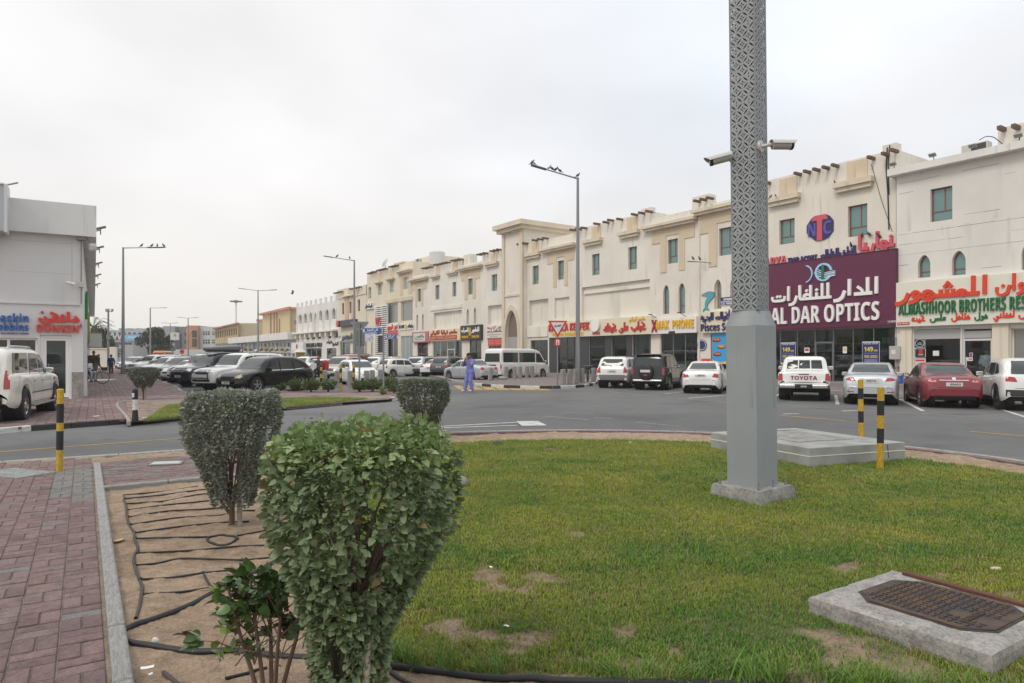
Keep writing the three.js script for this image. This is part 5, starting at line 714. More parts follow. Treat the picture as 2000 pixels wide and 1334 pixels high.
{
const S=new Seg('cream_building','narrow cream bay with tan surround over the pink pharmacy sign',807,837,0,{shop:3.9});S.top=S.Y(822,536);S.win([815.5,822,564,589]);S.surround([803,838,543,552],[815.5,822,564,589],598);S.win([813,817,614,645],{arch:true,bars:false,glass:K.glassGrey,rec:0.3,frame:K.cream});S.win([824,827.5,613,645],{arch:true,bars:false,glass:K.glassGrey,rec:0.3,frame:K.cream});S.shopfront([815,836,669,722],{n:3,dark:[0.14,0.10,0.08],frame:K.brownFrame});S.done();
const B=S.sign('pink framed shop sign with grey handwriting',[805,837,648,669],0.3,hx('#b5646e',0.5));B.print(128,96,(g,w,h)=>{g.fillStyle='#b5646e';g.fillRect(0,0,w,h);g.fillStyle='#c9d0c6';g.fillRect(10,10,92,76);arabicDraw(g,'بلقيس',18,18,76,44,'#5a6a62');textFit(g,'balqees',20,62,70,14,'#5a6a62');});
}
{
const S=new Seg('beige_building','tall beige building with big tinted bays and a white slatted screen',717,807,0,{shop:4.2,mat:K.cream,depth:12});S.top=S.Y(762,522);S.win([738,746,555,576],{glass:K.glassPale,frame:K.alu});S.win([761,769.5,548,571],{glass:K.glassPale,frame:K.alu});S.panel([738,746.5,532,548]);S.panel([761,770,525,542]);S.ledge([735,748,551,554.5]);S.ledge([757,772,544,547.5]);S.beams(725,736,[535,531],5);S.beams(743,758,[529,525],6);S.beams(767,779,[522,519],5);
S.win([788,798,541,565],{glass:K.glassPale,frame:K.alu});S.surround([779,806,527.5,534],[788,798,541,565],575);S.win([719.5,725,561,583],{glass:K.glassGrey,frame:K.alu});S.panel([754,807,582,589],K.gold,0.1);S.glass([757,777,592,631],1,K.glassGrey,{rec:0.25});S.glass([783,806,588,627],1,K.glassGrey,{rec:0.25});S.shopfront([757,777,661,722],{n:2,dark:[0.16,0.1,0.07]});S.glass([783,806,656,722],3,K.glassPale,{rec:0.2});
S.add('roof_room',muv(M([ab(S.X(737),S.X(806),S.top - 0.8,S.Y(745,511),-9,-3),ab(S.X(735),S.X(752),S.Y(745,511) ,S.Y(745,509),-9.3,-2.6)]),1),K.cream);S.done();
{const q=S.sign('tall white slatted screen on the beige building front',[729,753,596,696],0.5,null,{name:'slatted_screen',cat:'screen'});const n=25;part(q,'dark_backing',[ab(0.1,q.W - 0.1,q.H*0.02,q.H*0.98,0.02,0.06)],mt(0.06,0.06,0.06,0.9));for (let i=0;i<n;i++){const y=q.H*(i+0.5)/n,sl=(a,b)=>part(q,'slat',[ab(a,b,y - q.H/n*0.25,y+q.H/n*0.25,0.3,0.36)],L.white);if (i>n*0.05&&i<n*0.4){sl(0,q.W*0.3);sl(q.W*0.82,q.W);} else sl(0,q.W);} part(q,'frame_post',[ab(0,0.12,0,q.H,0.1,0.3),ab(q.W - 0.12,q.W,0,q.H,0.1,0.3),ab(q.W*0.5,q.W*0.5+0.1,q.H*0.42,q.H,0.1,0.3)],L.white);part(q,'lettering',latin('WS',q.W*0.45,q.H*0.14,0.1).translate(q.W*0.14,q.H*0.62,0.37),L.red);}
const B=S.sign('red shop sign with Arabic above a red band of capitals',[754,777,632,654],0.15,whiteBoard);B.ara('نيو كوبون',0.04,0.98,0.42,1.0,L.red,0.06,0.7);part(B,'red_band',[ab(0.02,B.W - 0.02,0.04,B.H*0.4,B.t,B.t+0.03)],L.red);part(B,'lettering',latin('NEW COUPON',B.W*0.8,B.H*0.2,0.03).translate(B.W*0.1,B.H*0.12,B.t+0.03),hx('#d97a70',0.5));
const D2=S.sign('white sign with dark blue letters and a yellow dot on the beige building',[780,807,633,644],0.1,whiteBoard);D2.lat('BLINK',0.0,0.38,0.3,0.9,L.purple,0.05);D2.ara('بلينك',0.6,1,0.2,1,L.purple,0.05,0.7);part(D2,'yellow_dot',[cyl(0.3,0.3,0.05,0,0,0,16).rotateX(PI/2).translate(D2.W*0.5,D2.H*0.6,D2.t+0.03)],L.yellow);
const E2=S.sign('black Arabic lettering on a white band left of the slatted screen',[713,729,592,604],0.2,whiteBoard);E2.ara('ملابس المستقبل',0.05,0.95,0.1,0.95,L.black,0.05,0.7);
const ds=thing('satellite_dish','grey satellite dish on the roof of the beige building','satellite dish');S.place(ds,S.X(737),S.Y(737,527),-1.2);part(ds,'dish',[new THREE.SphereGeometry(1.2,20,8,0,6.3,0,0.6).rotateX(PI/2 - 0.5).translate(0,0.6,-0.8)],mt(0.45,0.46,0.47,0.6));part(ds,'mast',[rod(V(0,-1.2,0),V(0,0.7,0),0.06)],K.galv);acUnit('white roof air conditioner beside the water tank on the beige building',[0,0,0],0);S.place(scene.children.at(-1),S.X(790),S.top,-2);const wt=thing('water_tank','round grey roof water tank on the cream building','water tank');S.place(wt,S.X(812),S.top - 0.3,-3);part(wt,'tank',[cyl(1,1,1.5,0,0,0,20),new THREE.SphereGeometry(1,20,6,0,6.3,0,PI/2).scale(1,0.3,1).translate(0,1.5,0)],mt(0.6,0.6,0.58,0.7));
}
{
const S=new Seg('older_building','older beige building with three tall windows and a pinkish middle bay',660,716,0,{shop:4.4,mat:K.cream});S.top=S.Y(688,574);S.win([668,672,592,614],{glass:K.glassDark});S.win([682,686,589,612],{glass:K.glassDark});S.win([698.5,703,585,608],{glass:K.glassDark});const y1=S.Y(672,564),y2=S.Y(702,559);S.add('end_tower',muv(M([ab(0,S.X(681),S.top - 0.4,y1,-6,0.12),ab(S.X(690),S.W,S.top - 0.4,y2,-6,0.12)]),1),K.cream);S.add('pink_bay',[ab(S.X(675),S.X(681),S.Y(680,624),S.Y(680,579),-0.05,0.1),ab(S.X(687.5),S.X(694),S.Y(690,622),S.Y(690,577),-0.05,0.1)],mt(0.62,0.42,0.30,0.9));S.add('bay_cornice',[ab(S.X(672),S.X(694),S.Y(683,579),S.Y(683,576),-0.05,0.5)],K.cream);S.panel([667,673,571,580],mt(0.6,0.42,0.30,0.9),0.2);S.panel([698,703,564,573],mt(0.6,0.42,0.30,0.9),0.2);S.beams(659,672,[573,570],4,1.2);S.beams(690,708,[565,561],5,1.2);S.shopfront([664,684,668,712],{n:2,dark:[0.06,0.06,0.06]});S.shopfront([692,712,668,712],{n:2,dark:[0.16,0.15,0.1]});S.done();
const B=S.sign('black signboard with a white emblem in a red disc',[658,690,625,637],0.7,L.black);part(B,'red_disc',[cyl(B.H*0.56,B.H*0.56,0.1,0,0,0,24).rotateX(PI/2).translate(B.H*0.6,B.H/2,0.75)],L.red);part(B,'emblem',[ab(B.H*0.25,B.H*0.95,B.H*0.42,B.H*0.52,0.8,0.84),ab(B.H*0.55,B.H*0.65,B.H*0.25,B.H*0.75,0.8,0.845)],L.white);
const Cc=S.sign('grey shop fascia with black and white Arabic letters',[661,690,655,668],0.3,mt(0.3,0.3,0.29,0.6));Cc.ara('المهندس',0.25,0.95,0.2,1.3,L.black,0.05,0.7);Cc.ara('صالون',0.02,0.25,0.1,0.9,L.white,0.05,0.7);
}
{
const S=new Seg('arched_building','white building with a row of round arched windows and crenellated roof',579,660,0,{shop:4.4,mat:K.white,base:0});S.top=S.Y(620,594);const jb=S.Y(620,647),up=[[583,589.5,614,632],[593,599.5,612,631],[604,609.5,610,629],[623,629,606,626],[635,642,604.5,625],[648,655.5,602,623]];
for (const a of up){const q=S.R(a);S.win(a,{arch:true,glass:K.glassGrey,frame:K.white,bars:true,rec:0.3});S.add('pilaster',[ab(q[0] - 0.55,q[0] - 0.35,jb+0.2,q[3],-0.02,0.12),ab(q[1]+0.35,q[1]+0.55,jb+0.2,q[3],-0.02,0.12)],K.white);} S.win([612.5,619.5,611,650],{arch:true,bars:false,glass:K.cream,frame:K.goldT,rec:0.5});
S.add('jettied_floor',[ab(0,S.W,jb - 0.25,jb,-0.2,0.8)],K.white);const cr=[];for (let i=0;i<9;i++) cr.push(ab(S.W*i/8.5,S.W*i/8.5+0.6,S.top - 0.05,S.top+0.9,-0.3,0));S.add('crenels',cr,K.white);for (let i=0;i<8;i++) S.add('corbel',[ab(S.W*(i+0.3)/8,S.W*(i+0.3)/8+0.8,jb - 1.0,jb - 0.25,-0.1,0.6)],K.cream);
for (const a of [[598.5,604.5,652,663],[609.5,615.5,651,663],[621,627,650,662],[641,647,648,661],[654,660,647,660]]) S.win(a,{arch:true,glass:K.glassDark,frame:K.brownFrame,rec:0.3,bars:false});S.add('roof_room',muv(M([ab(S.X(614),S.W,S.top - 0.3,S.Y(638,575),-10,-4),ab(S.X(612),S.X(624),S.top - 0.3,S.Y(618,572),-5,-3.6)]),1),K.white);S.shopfront([597,628,680,706],{n:3,dark:[0.3,0.3,0.29]});S.shopfront([638,657,680,706],{n:2,dark:[0.06,0.055,0.05],frame:K.brownFrame});S.done();
const B=S.sign('black raised cafe lettering on the white arched building',[594,628,669,678],0.1,null);B.lat('CAVALLINI & POLO',0,1,0,0.9,L.black,0.1);const Q=S.sign('dark brown lettering in two lines under the arched windows',[637,660,665,676],0.1,null);Q.ara('حلويات',0,0.5,0.4,1.1,L.black,0.06,0.8);Q.ara('المطبخ',0.5,1,0,0.7,L.black,0.06,0.8);
}
{
const S=new Seg('low_shops','long low white shop block beyond the arched building',459,578,0,{shop:3.6,mat:K.white,depth:14});S.top=S.Y(520,655);S.add('fascia',muv(M([ab(-0.2,S.W+0.2,S.Y(520,667),S.top+0.05,-0.2,1.6)]),1),K.white);const r=rng(6);for (let i=0;i<15;i++) S.glass([464+i*7.5,470+i*7.5,669+(i<8?1:0),678],2,i % 3===1?K.glassDark:K.glassGrey,{rec:0.2});for (let i=0;i<14;i++) S.glass([465+i*8,472+i*8,690,706],2,i % 2?K.glassDark:K.glassGrey,{rec:0.3});S.done();
const cs=['#7a3a2a','#d8d2c4','#cfc8b4','#3a4a7a','#d6cba6','#c9b27a','#c8bfa4','#d2ccc0','#cbb9a4','#d8d4c8'];for (let i=0;i<10;i++){const a=465+i*10.2,b=S.sign(['dark red','white','pale grey','blue','cream','gold','beige','pale','tan','ivory'][i]+' shop fascia sign, number '+['one','two','three','four','five','six','seven','eight','nine','ten'][i]+' along the low white shops',[a,a+8.6,678.5,688.5],0.25,hx(cs[i],0.6));b.ara(['مطعم','بقالة','خياط','صالون','كافيه','حلويات','عطور','ملابس','هواتف','مخبز'][i],0.1,0.9,0.2,0.95,i===0||i===3?L.white:L.black,0.05,0.8);}
const q=S.sign('square white signboard with a red ring logo on the low shops',[569,592,669,684.5],0.5,whiteBoard,{z:1.6});part(q,'ring_logo',[new THREE.TorusGeometry(q.H*0.25,q.H*0.07,8,20).scale(0.8,1,1).translate(q.W*0.5,q.H*0.5,0.52)],L.red);
}
// ---------- vehicles ----------
function mono(P){
const n=P.length,d=[],m=[];for (let i=0;i<n - 1;i++) d.push((P[i+1][1] - P[i][1])/(P[i+1][0] - P[i][0]));m[0]=d[0];m[n - 1]=d[n - 2];for (let i=1;i<n - 1;i++) m[i]=d[i - 1]*d[i]<=0?0:2*d[i - 1]*d[i]/(d[i - 1]+d[i]);
return (x)=>{if (x<=P[0][0]) return P[0][1];if (x>=P[n - 1][0]) return P[n - 1][1];let i=0;while (x>P[i+1][0]) i++;const h=P[i+1][0] - P[i][0],t=(x - P[i][0])/h,t2=t*t,t3=t2*t;return (2*t3 - 3*t2+1)*P[i][1]+(t3 - 2*t2+t)*h*m[i]+(-2*t3+3*t2)*P[i+1][1]+(t3 - t2)*h*m[i+1];};
}
const paint=(r,g,b,met=0)=>new THREE.MeshPhysicalMaterial({color:C(r,g,b),roughness:r+g<0.2?0.14:met?0.36:0.42,metalness:met,clearcoat:r+g<0.2?0.45:1,clearcoatRoughness:0.06,specularIntensity:r+g<0.2?0.5:1,side:THREE.DoubleSide});
const carGlass=new THREE.MeshPhysicalMaterial({color:C(0.03,0.04,0.04),roughness:0.03,ior:1.6,side:THREE.DoubleSide}),carTrim=mt(0.03,0.03,0.032,0.6),chrome=mt(0.72,0.72,0.72,0.18,{metalness:1}),lampGlass=new THREE.MeshPhysicalMaterial({color:C(0.52,0.54,0.55),roughness:0.12,metalness:0.5,clearcoat:1,side:THREE.DoubleSide}),tailRed=new THREE.MeshPhysicalMaterial({color:C(0.36,0.012,0.016),roughness:0.15,clearcoat:1,side:THREE.DoubleSide}),rimM=mt(0.52,0.52,0.53,0.3,{metalness:0.8}),seam=mt(0.012,0.012,0.012,0.9),plateM=mt(0.62,0.61,0.58,0.5);
const PAINT={white:paint(0.74,0.74,0.72),pearl:paint(0.71,0.69,0.62),black:paint(0.005,0.005,0.006),navy:paint(0.012,0.015,0.028),silver:paint(0.50,0.53,0.56,0.45),grey:paint(0.13,0.13,0.13,0.3),beige:paint(0.48,0.45,0.38,0.3),red:paint(0.21,0.015,0.026,0.15),olive:paint(0.085,0.085,0.06,0.3),rustred:paint(0.22,0.035,0.03),charcoal:paint(0.035,0.036,0.042,0.2),orange:paint(0.6,0.15,0.02)};
const wheelProto={};
function makeWheel(r,w,spokes=5,rim=rimM){
const key=[r,w,spokes,rim.uuid].join();if (wheelProto[key]) return wheelProto[key].clone();
const rr=r*0.66,g=new THREE.Group();g.name='wheel';const pr=[[rr,-w/2],[r*0.93,-w/2],[r,-w*0.36],[r,w*0.36],[r*0.94,w/2],[rr,w/2],[rr*0.97,w*0.3],[rr*0.97,-w*0.4],[rr,-w/2]].map(([a,b])=>new THREE.Vector2(a,b)),t=new THREE.LatheGeometry(pr,30);t.rotateX(PI/2);part(g,'tyre',t,K.rubber);
const gs=[],ring=new THREE.LatheGeometry([[rr*0.88,w*0.34],[rr*0.99,w*0.46],[rr,w*0.3],[rr*0.88,w*0.2],[rr*0.88,w*0.34]].map(([a,b])=>new THREE.Vector2(a,b)),30);ring.rotateX(PI/2);gs.push(ring,cyl(rr*0.24,rr*0.2,0.03,0,0,0,16).rotateX(PI/2).translate(0,0,w*0.3));
for (let i=0;i<spokes;i++){const a=i/spokes*2*PI,s=ext(shp([[-0.13*rr,0],[0.13*rr,0],[0.09*rr,rr*0.92],[-0.09*rr,rr*0.92]]),0.022,w*0.3);s.rotateZ(a);gs.push(s);} part(g,'rim',M(gs),rim);part(g,'brake_disc',[cyl(rr*0.9,rr*0.9,0.01,0,0,0,24).rotateX(PI/2).translate(0,0,0.02)],mt(0.03,0.03,0.03,0.7));
return (wheelProto[key]=g).clone();
}
function buildCar(o){
const root=new THREE.Group(),Lx=o.L,Tf=mono(o.T),Bf=mono(o.B),Wf=mono(o.Wd),Sf=mono(o.S),tum=o.tumble ?? 0.76,wr=o.r,arch=wr+(o.archGap ?? 0.05),wheels=o.wheels;
const Seff=(x)=>{let s=Sf(x);for (const wx of wheels){const d=Math.abs(x - wx);if (d<arch) s=Math.max(s,wr+Math.sqrt(arch*arch - d*d));} return s;};
const NS=30,cache=new Map();
const sect=(x)=>{
const k0=Math.round(x*2000);if (cache.has(k0)) return cache.get(k0);
const W=Wf(x),Tt=Tf(x),B=Math.min(Bf(x),Tt - 0.015),gh=Tt - B,k=sstep(gh,0.08,0.38),S=Math.min(Seff(x),B - 0.03),Wr=W*tum,lo=B - S;
const P=[[W*0.93,S],[W*0.985,S+lo*0.14],[W,S+lo*0.45],[W*0.99,S+lo*0.8],[W*0.958,B],[lerp(W*0.9,W*0.925,k),lerp(B+gh*0.3,B+0.03,k)],[lerp(W*0.72,Wr+(W*0.925 - Wr)*0.35,k),lerp(B+gh*0.72,lerp(B,Tt,0.62),k)],[lerp(W*0.5,Wr,k),lerp(B+gh*0.9,Tt - 0.085 - 0.02*k,k)],[lerp(W*0.3,Wr*0.86,k),lerp(B+gh*0.97,Tt - 0.022,k)],[0,Tt]];
const c=new THREE.CatmullRomCurve3(P.map(([z,y])=>V(z,y,0)),false,'centripetal'),r=[];for (let i=0;i<=NS;i++){const q=c.getPoint(i/NS);r.push([Math.max(0,q.x),q.y]);} cache.set(k0,r);return r;
};
const halfW=(x,y)=>{const s=sect(x);if (y>s[NS][1]||y<s[0][1]) return -1;for (let i=NS;i>0;i--) if (s[i - 1][1]<=y){const a=s[i - 1],b=s[i],t=(y - a[1])/(b[1] - a[1]||1);return lerp(a[0],b[0],clamp(t,0,1));} return s[0][0];};
const endX=(z,y,dir)=>{let x=dir>0?Lx:0;for (let i=0;i<260;i++){if (halfW(x,y)>=Math.abs(z) - 1e-4){return x;} x -= dir*0.012;} return x;};

const xs=new Set([0,Lx]);for (let i=0;i<=76;i++) xs.add(Lx*(0.5 - 0.5*Math.cos(PI*i/76)));for (const w of wheels) for (let i=-12;i<=12;i++) xs.add(w+arch*Math.sin(i/12*PI/2));const X=[...xs].filter((x)=>x>=0&&x<=Lx).sort((a,b)=>a - b).filter((x,i,A)=>!i||x - A[i - 1]>0.004);
const pos=[],idx=[],R=2*NS+1;X.forEach((x)=>{const s=sect(x);for (let i=0;i<=NS;i++) pos.push(x - Lx/2,s[i][1],s[i][0]);for (let i=NS - 1;i>=0;i--) pos.push(x - Lx/2,s[i][1],-s[i][0]);});
for (let i=0;i<X.length - 1;i++) for (let j=0;j<R - 1;j++){const a=i*R+j,b=a+R;idx.push(a,a+1,b+1,a,b+1,b);}
for (const e of [0,X.length - 1]){const s=sect(X[e]);for (let j=0;j<NS;j++){const a=e*R+j,b=e*R+R - 1 - j;idx.push(a,a+1,b,a+1,b - 1,b);} void s;}
const bg=new THREE.BufferGeometry();bg.setAttribute('position',new THREE.BufferAttribute(new Float32Array(pos),3));bg.setIndex(idx);bg.computeVertexNormals();const body=part(root,'body',bg,o.paint);
part(root,'underbody',[ab(-Lx/2+0.4,Lx/2 - 0.4,Sf(Lx/2)+0.06,wr*1.9,-Wf(Lx/2)+0.27,Wf(Lx/2) - 0.27),rod(V(wheels[0] - Lx/2,wr,-0.6),V(wheels[0] - Lx/2,wr,0.6),0.06),rod(V(-Lx/2+0.2,Sf(0.5)+0.02,0.4),V(-Lx/2+0.7,Sf(0.5)+0.02,0.4),0.035),ab(-Lx/2+0.9,Lx/2 - 0.9,wr*0.75,wr*1.5,-Wf(Lx/2)*0.88,Wf(Lx/2)*0.88),...wheels.flatMap((w)=>[1,-1].map((s)=>cyl(arch*0.98,arch*0.98,0.2,0,0,0,20).rotateX(PI/2).translate(w - Lx/2,wr,s*(Wf(w) - 0.33) - 0.1)))],K.black);

const quad=(c,nu,nv,map)=>{const p=[],id=[];for (let j=0;j<=nv;j++) for (let i=0;i<=nu;i++){const u=i/nu,v=j/nv,a=lerp(lerp(c[0][0],c[1][0],u),lerp(c[3][0],c[2][0],u),v),b=lerp(lerp(c[0][1],c[1][1],u),lerp(c[3][1],c[2][1],u),v);p.push(...map(a,b));} for (let j=0;j<nv;j++) for (let i=0;i<nu;i++){const a=j*(nu+1)+i,b=a+nu+1;id.push(a,a+1,b+1,a,b+1,b);} const g=new THREE.BufferGeometry();g.setAttribute('position',new THREE.BufferAttribute(new Float32Array(p),3));g.setIndex(id);g.computeVertexNormals();return g;};
const side=(s,off=0.006)=>(x,y)=>[x - Lx/2,y,s*(Math.max(0.1,halfW(x,clamp(y,Seff(x)+0.005,Tf(x) - 0.005)))+off)],front=(off=0.012)=>(z,y)=>[endX(z,y,1) - Lx/2+off,y,z],rear=(off=0.012)=>(z,y)=>[endX(z,y,-1) - Lx/2 - off,y,z];
const P=(name,geos,m)=>part(root,name,geos,m),both=(f)=>[1,-1].map(f),mz=(c)=>c.map(([z,y])=>[-z,y]);
P('windscreen',quad(o.screen,14,8,front(0.022)),carGlass);P('rear_window',quad(o.back,12,7,rear(0.02)),o.backGlass ?? carGlass);
for (const s of [1,-1]){o.sideWin.forEach((c)=>P('side_window',quad(c,9,5,side(s,0.007)),carGlass));if (o.winTrim) P('window_trim',o.sideWin.map((c)=>quad([[c[0][0] - 0.015,c[0][1] - 0.028],[c[1][0]+0.015,c[1][1] - 0.028],c[1],c[0]],8,1,side(s,0.009))),o.winTrim);
(o.doors ?? []).forEach(([x0,x1])=>P('door_seam',[quad([[x0,Sf(x0)+0.08],[x0+0.012,Sf(x0)+0.08],[x0+0.012,Bf(x0)],[x0,Bf(x0)]],1,10,side(s,0.003)),quad([[x0,Sf(x0)+0.08],[x1,Sf(x1)+0.08],[x1,Sf(x1)+0.092],[x0,Sf(x0)+0.092]],8,1,side(s,0.003)),quad([[x1,Sf(x1)+0.08],[x1+0.012,Sf(x1)+0.08],[x1+0.012,Bf(x1)],[x1,Bf(x1)]],1,10,side(s,0.003))],seam));
(o.doors ?? []).forEach(([x0,x1])=>{const x=x0+0.15,y=Bf(x) - 0.13,z=s*(halfW(x,y)+0.018);P('door_handle',[rbox(0.19,0.028,0.03,0.01,x - Lx/2,y,z)],o.handle ?? o.paint);});
if (o.lower) P('sill_trim',quad([[wheels[0]+arch,Sf(1)+0.0],[wheels[1] - arch,Sf(1)+0.0],[wheels[1] - arch,Sf(1)+o.lower],[wheels[0]+arch,Sf(1)+o.lower]],12,2,side(s,0.01)),o.lowerMat ?? carTrim);
if (o.flare) for (const w of wheels){const q=[];for (let i=-10;i<=10;i++) q.push(w+arch*Math.sin(i/10*PI/2)*0.999);const pp=[],id=[];q.forEach((x)=>{const y0=Seff(x)+0.004;pp.push(...side(s,0.012)(x,y0),...side(s,0.012)(w+(x - w)*1.17,wr+(y0 - wr)*1.17));});for (let i=0;i<q.length - 1;i++) id.push(i*2,i*2+1,i*2+3,i*2,i*2+3,i*2+2);const g=new THREE.BufferGeometry();g.setAttribute('position',new THREE.BufferAttribute(new Float32Array(pp),3));g.setIndex(id);g.computeVertexNormals();P('wheel_arch',g,o.flareMat ?? carTrim);}
const mx=o.mirror[0],my=o.mirror[1],mzz=s*(halfW(mx,my)+0.11);const mi=P('mirror',[rbox(0.12,0.15,0.2,0.04,mx - Lx/2,my+0.03,mzz),rod(V(mx - Lx/2,my - 0.02,s*(halfW(mx,my) - 0.03)),V(mx - Lx/2,my,mzz),0.025)],o.mirrorMat ?? o.paint);part(mi,'mirror_glass',[box(0.004,0.11,0.15,mx - Lx/2 - 0.062,my+0.03,mzz)],chrome);
if (o.head) P('headlight',quad(s>0?o.head:mz(o.head),6,4,front(0.01)),o.headMat ?? lampGlass);if (o.tail) P('tail_light',quad(s>0?o.tail:mz(o.tail),6,4,rear(0.012)),tailRed);if (o.tail2) P('reverse_light',quad(s>0?o.tail2:mz(o.tail2),4,2,rear(0.014)),lampGlass);
wheels.forEach((w)=>{const q=makeWheel(wr,o.tyreW ?? 0.22,o.spokes ?? 5,o.rim ?? rimM);q.position.set(w - Lx/2,wr,s*(Wf(w) - 0.13));if (s<0) q.rotation.y=PI;q.rotation.z=h3(w*10,s+3,4)*2;root.add(q);});
if (o.rails) P('roof_rail',[tube([[o.rails[0],0.0],[o.rails[0]+0.15,0.05],[(o.rails[0]+o.rails[1])/2,0.055],[o.rails[1] - 0.15,0.05],[o.rails[1],0.0]].map(([x,d])=>V(x - Lx/2,Tf(x) - 0.035+d,s*Wf(x)*tum*0.87)),0.019,20,7)],o.railMat ?? carTrim);
if (o.strip) P('side_strip',quad([[wheels[0]+arch,o.strip],[wheels[1] - arch,o.strip],[wheels[1] - arch,o.strip+0.035],[wheels[0]+arch,o.strip+0.035]],12,1,side(s,0.014)),o.stripMat ?? chrome);
}
for (const [n,c,m,off] of o.frontBits ?? []) P(n,quad(c,8,3,front(off ?? 0.012)),m);for (const [n,c,m,off] of o.rearBits ?? []) P(n,quad(c,8,3,rear(off ?? 0.012)),m);
const pl=(fr,y,w=0.46,h=0.12)=>{const x=fr?endX(0,y,1)+0.02:endX(0,y,-1) - 0.022;const p=P('licence_plate',[box(0.012,h,w,x - Lx/2,y,0)],plateM),t=latin(['296710','88403','57790'][Math.floor(h3(Lx*100,y*50,1)*3)],w*0.62,h*0.55,0.004);t.rotateY(fr?PI/2:-PI/2);t.translate(x - Lx/2+(fr?0.006:-0.006),y - h*0.27,fr?w*0.25:-w*0.25);part(p,'plate_number',t,L.black);};
if (o.plateF) pl(true,o.plateF);if (o.plateR) pl(false,o.plateR);if (o.wiper) P('rear_wiper',[rod(V(rear(0.03)(0,o.wiper)[0],o.wiper,0),V(rear(0.03)(-0.3,o.wiper+0.06)[0],o.wiper+0.06,-0.3),0.012)],K.black);
if (o.extra) o.extra(root,{P,quad,side,front,rear,Lx,Tf,Wf,endX,halfW});void both;void body;return root;
}
const sc=(P,k)=>P;
const CARS={};
const sedan=(o={})=>{const L0=4.4;return {L:L0,T:[[0,0.62],[0.04,0.86],[0.12,1.0],[0.3,1.05],[0.72,1.08],[1.3,1.35],[1.75,1.455],[2.3,1.47],[2.75,1.39],[3.3,1.06],[3.45,1.0],[3.95,0.9],[4.25,0.76],[4.36,0.62],[4.4,0.5]],B:[[0,0.6],[0.12,0.92],[0.7,0.98],[2.2,0.95],[3.3,0.92],[3.95,0.8],[4.3,0.62],[4.4,0.45]],Wd:[[0,0.66],[0.06,0.76],[0.35,0.85],[1,0.87],[3.4,0.87],[3.9,0.83],[4.25,0.7],[4.4,0.5]],S:[[0,0.4],[0.12,0.28],[0.5,0.2],[3.9,0.19],[4.3,0.2],[4.4,0.28]],wheels:[0.88,3.48],r:0.315,screen:[[-0.66,1.04],[0.66,1.04],[0.56,1.385],[-0.56,1.385]],back:[[-0.62,1.12],[0.62,1.12],[0.52,1.39],[-0.52,1.39]],sideWin:[[[2.2,0.985],[3.02,0.98],[2.72,1.3],[2.24,1.35]],[[1.36,1.0],[2.12,0.985],[2.16,1.35],[1.6,1.33]],[[1.02,1.03],[1.3,1.005],[1.52,1.31],[1.42,1.29]]],doors:[[1.3,2.16],[2.16,3.1]],mirror:[2.92,0.98],head:[[0.4,0.66],[0.72,0.7],[0.76,0.8],[0.45,0.75]],tail:[[0.42,0.80],[0.78,0.78],[0.79,0.95],[0.48,0.96]],plateF:0.42,plateR:0.75,paint:PAINT.white,frontBits:[['grille',[[-0.4,0.58],[0.4,0.58],[0.36,0.7],[-0.36,0.7]],carTrim],['lower_intake',[[-0.5,0.29],[0.5,0.29],[0.5,0.42],[-0.5,0.42]],K.black]],rearBits:[['bumper_insert',[[-0.55,0.32],[0.55,0.32],[0.52,0.42],[-0.52,0.42]],carTrim],['boot_seam',[[-0.6,0.66],[0.6,0.66],[0.6,0.672],[-0.6,0.672]],seam,0.006]],...o};};
const suv=(o={})=>({L:4.6,tumble:0.8,T:[[0,0.6],[0.03,0.95],[0.1,1.15],[0.32,1.5],[0.5,1.64],[1,1.7],[2.2,1.7],[2.8,1.6],[3.42,1.14],[3.55,1.08],[4.2,0.98],[4.48,0.85],[4.57,0.7],[4.6,0.55]],B:[[0,0.56],[0.1,1.04],[0.7,1.05],[2,1.02],[3.4,1.0],[4.2,0.88],[4.5,0.7],[4.6,0.48]],Wd:[[0,0.74],[0.06,0.83],[0.3,0.89],[1,0.91],[3.6,0.91],[4.15,0.87],[4.48,0.75],[4.6,0.6]],S:[[0,0.45],[0.1,0.36],[0.5,0.28],[4.1,0.27],[4.5,0.3],[4.6,0.38]],wheels:[0.95,3.62],r:0.36,screen:[[-0.7,1.13],[0.7,1.13],[0.6,1.58],[-0.6,1.58]],back:[[-0.64,1.14],[0.64,1.14],[0.55,1.54],[-0.55,1.54]],sideWin:[[[2.3,1.07],[3.1,1.06],[2.76,1.5],[2.33,1.55]],[[1.38,1.08],[2.22,1.07],[2.25,1.55],[1.4,1.57]],[[0.5,1.16],[1.3,1.09],[1.32,1.57],[0.72,1.52]]],doors:[[1.34,2.26],[2.26,3.2]],mirror:[3.02,1.07],head:[[0.42,0.76],[0.8,0.79],[0.82,0.93],[0.48,0.88]],tail:[[0.62,0.78],[0.84,0.78],[0.83,1.08],[0.66,1.08]],plateF:0.52,plateR:0.86,paint:PAINT.white,lower:0.12,flare:true,rails:[0.6,2.4],wiper:1.17,frontBits:[['grille',[[-0.42,0.68],[0.42,0.68],[0.4,0.86],[-0.4,0.86]],carTrim],['front_bumper',[[-0.62,0.36],[0.62,0.36],[0.6,0.52],[-0.6,0.52]],carTrim]],rearBits:[['rear_bumper',[[-0.8,0.46],[0.8,0.46],[0.8,0.66],[-0.8,0.66]],carTrim,0.02],['tailgate_seam',[[-0.66,0.7],[0.66,0.7],[0.66,0.712],[-0.66,0.712]],seam,0.006]],...o});
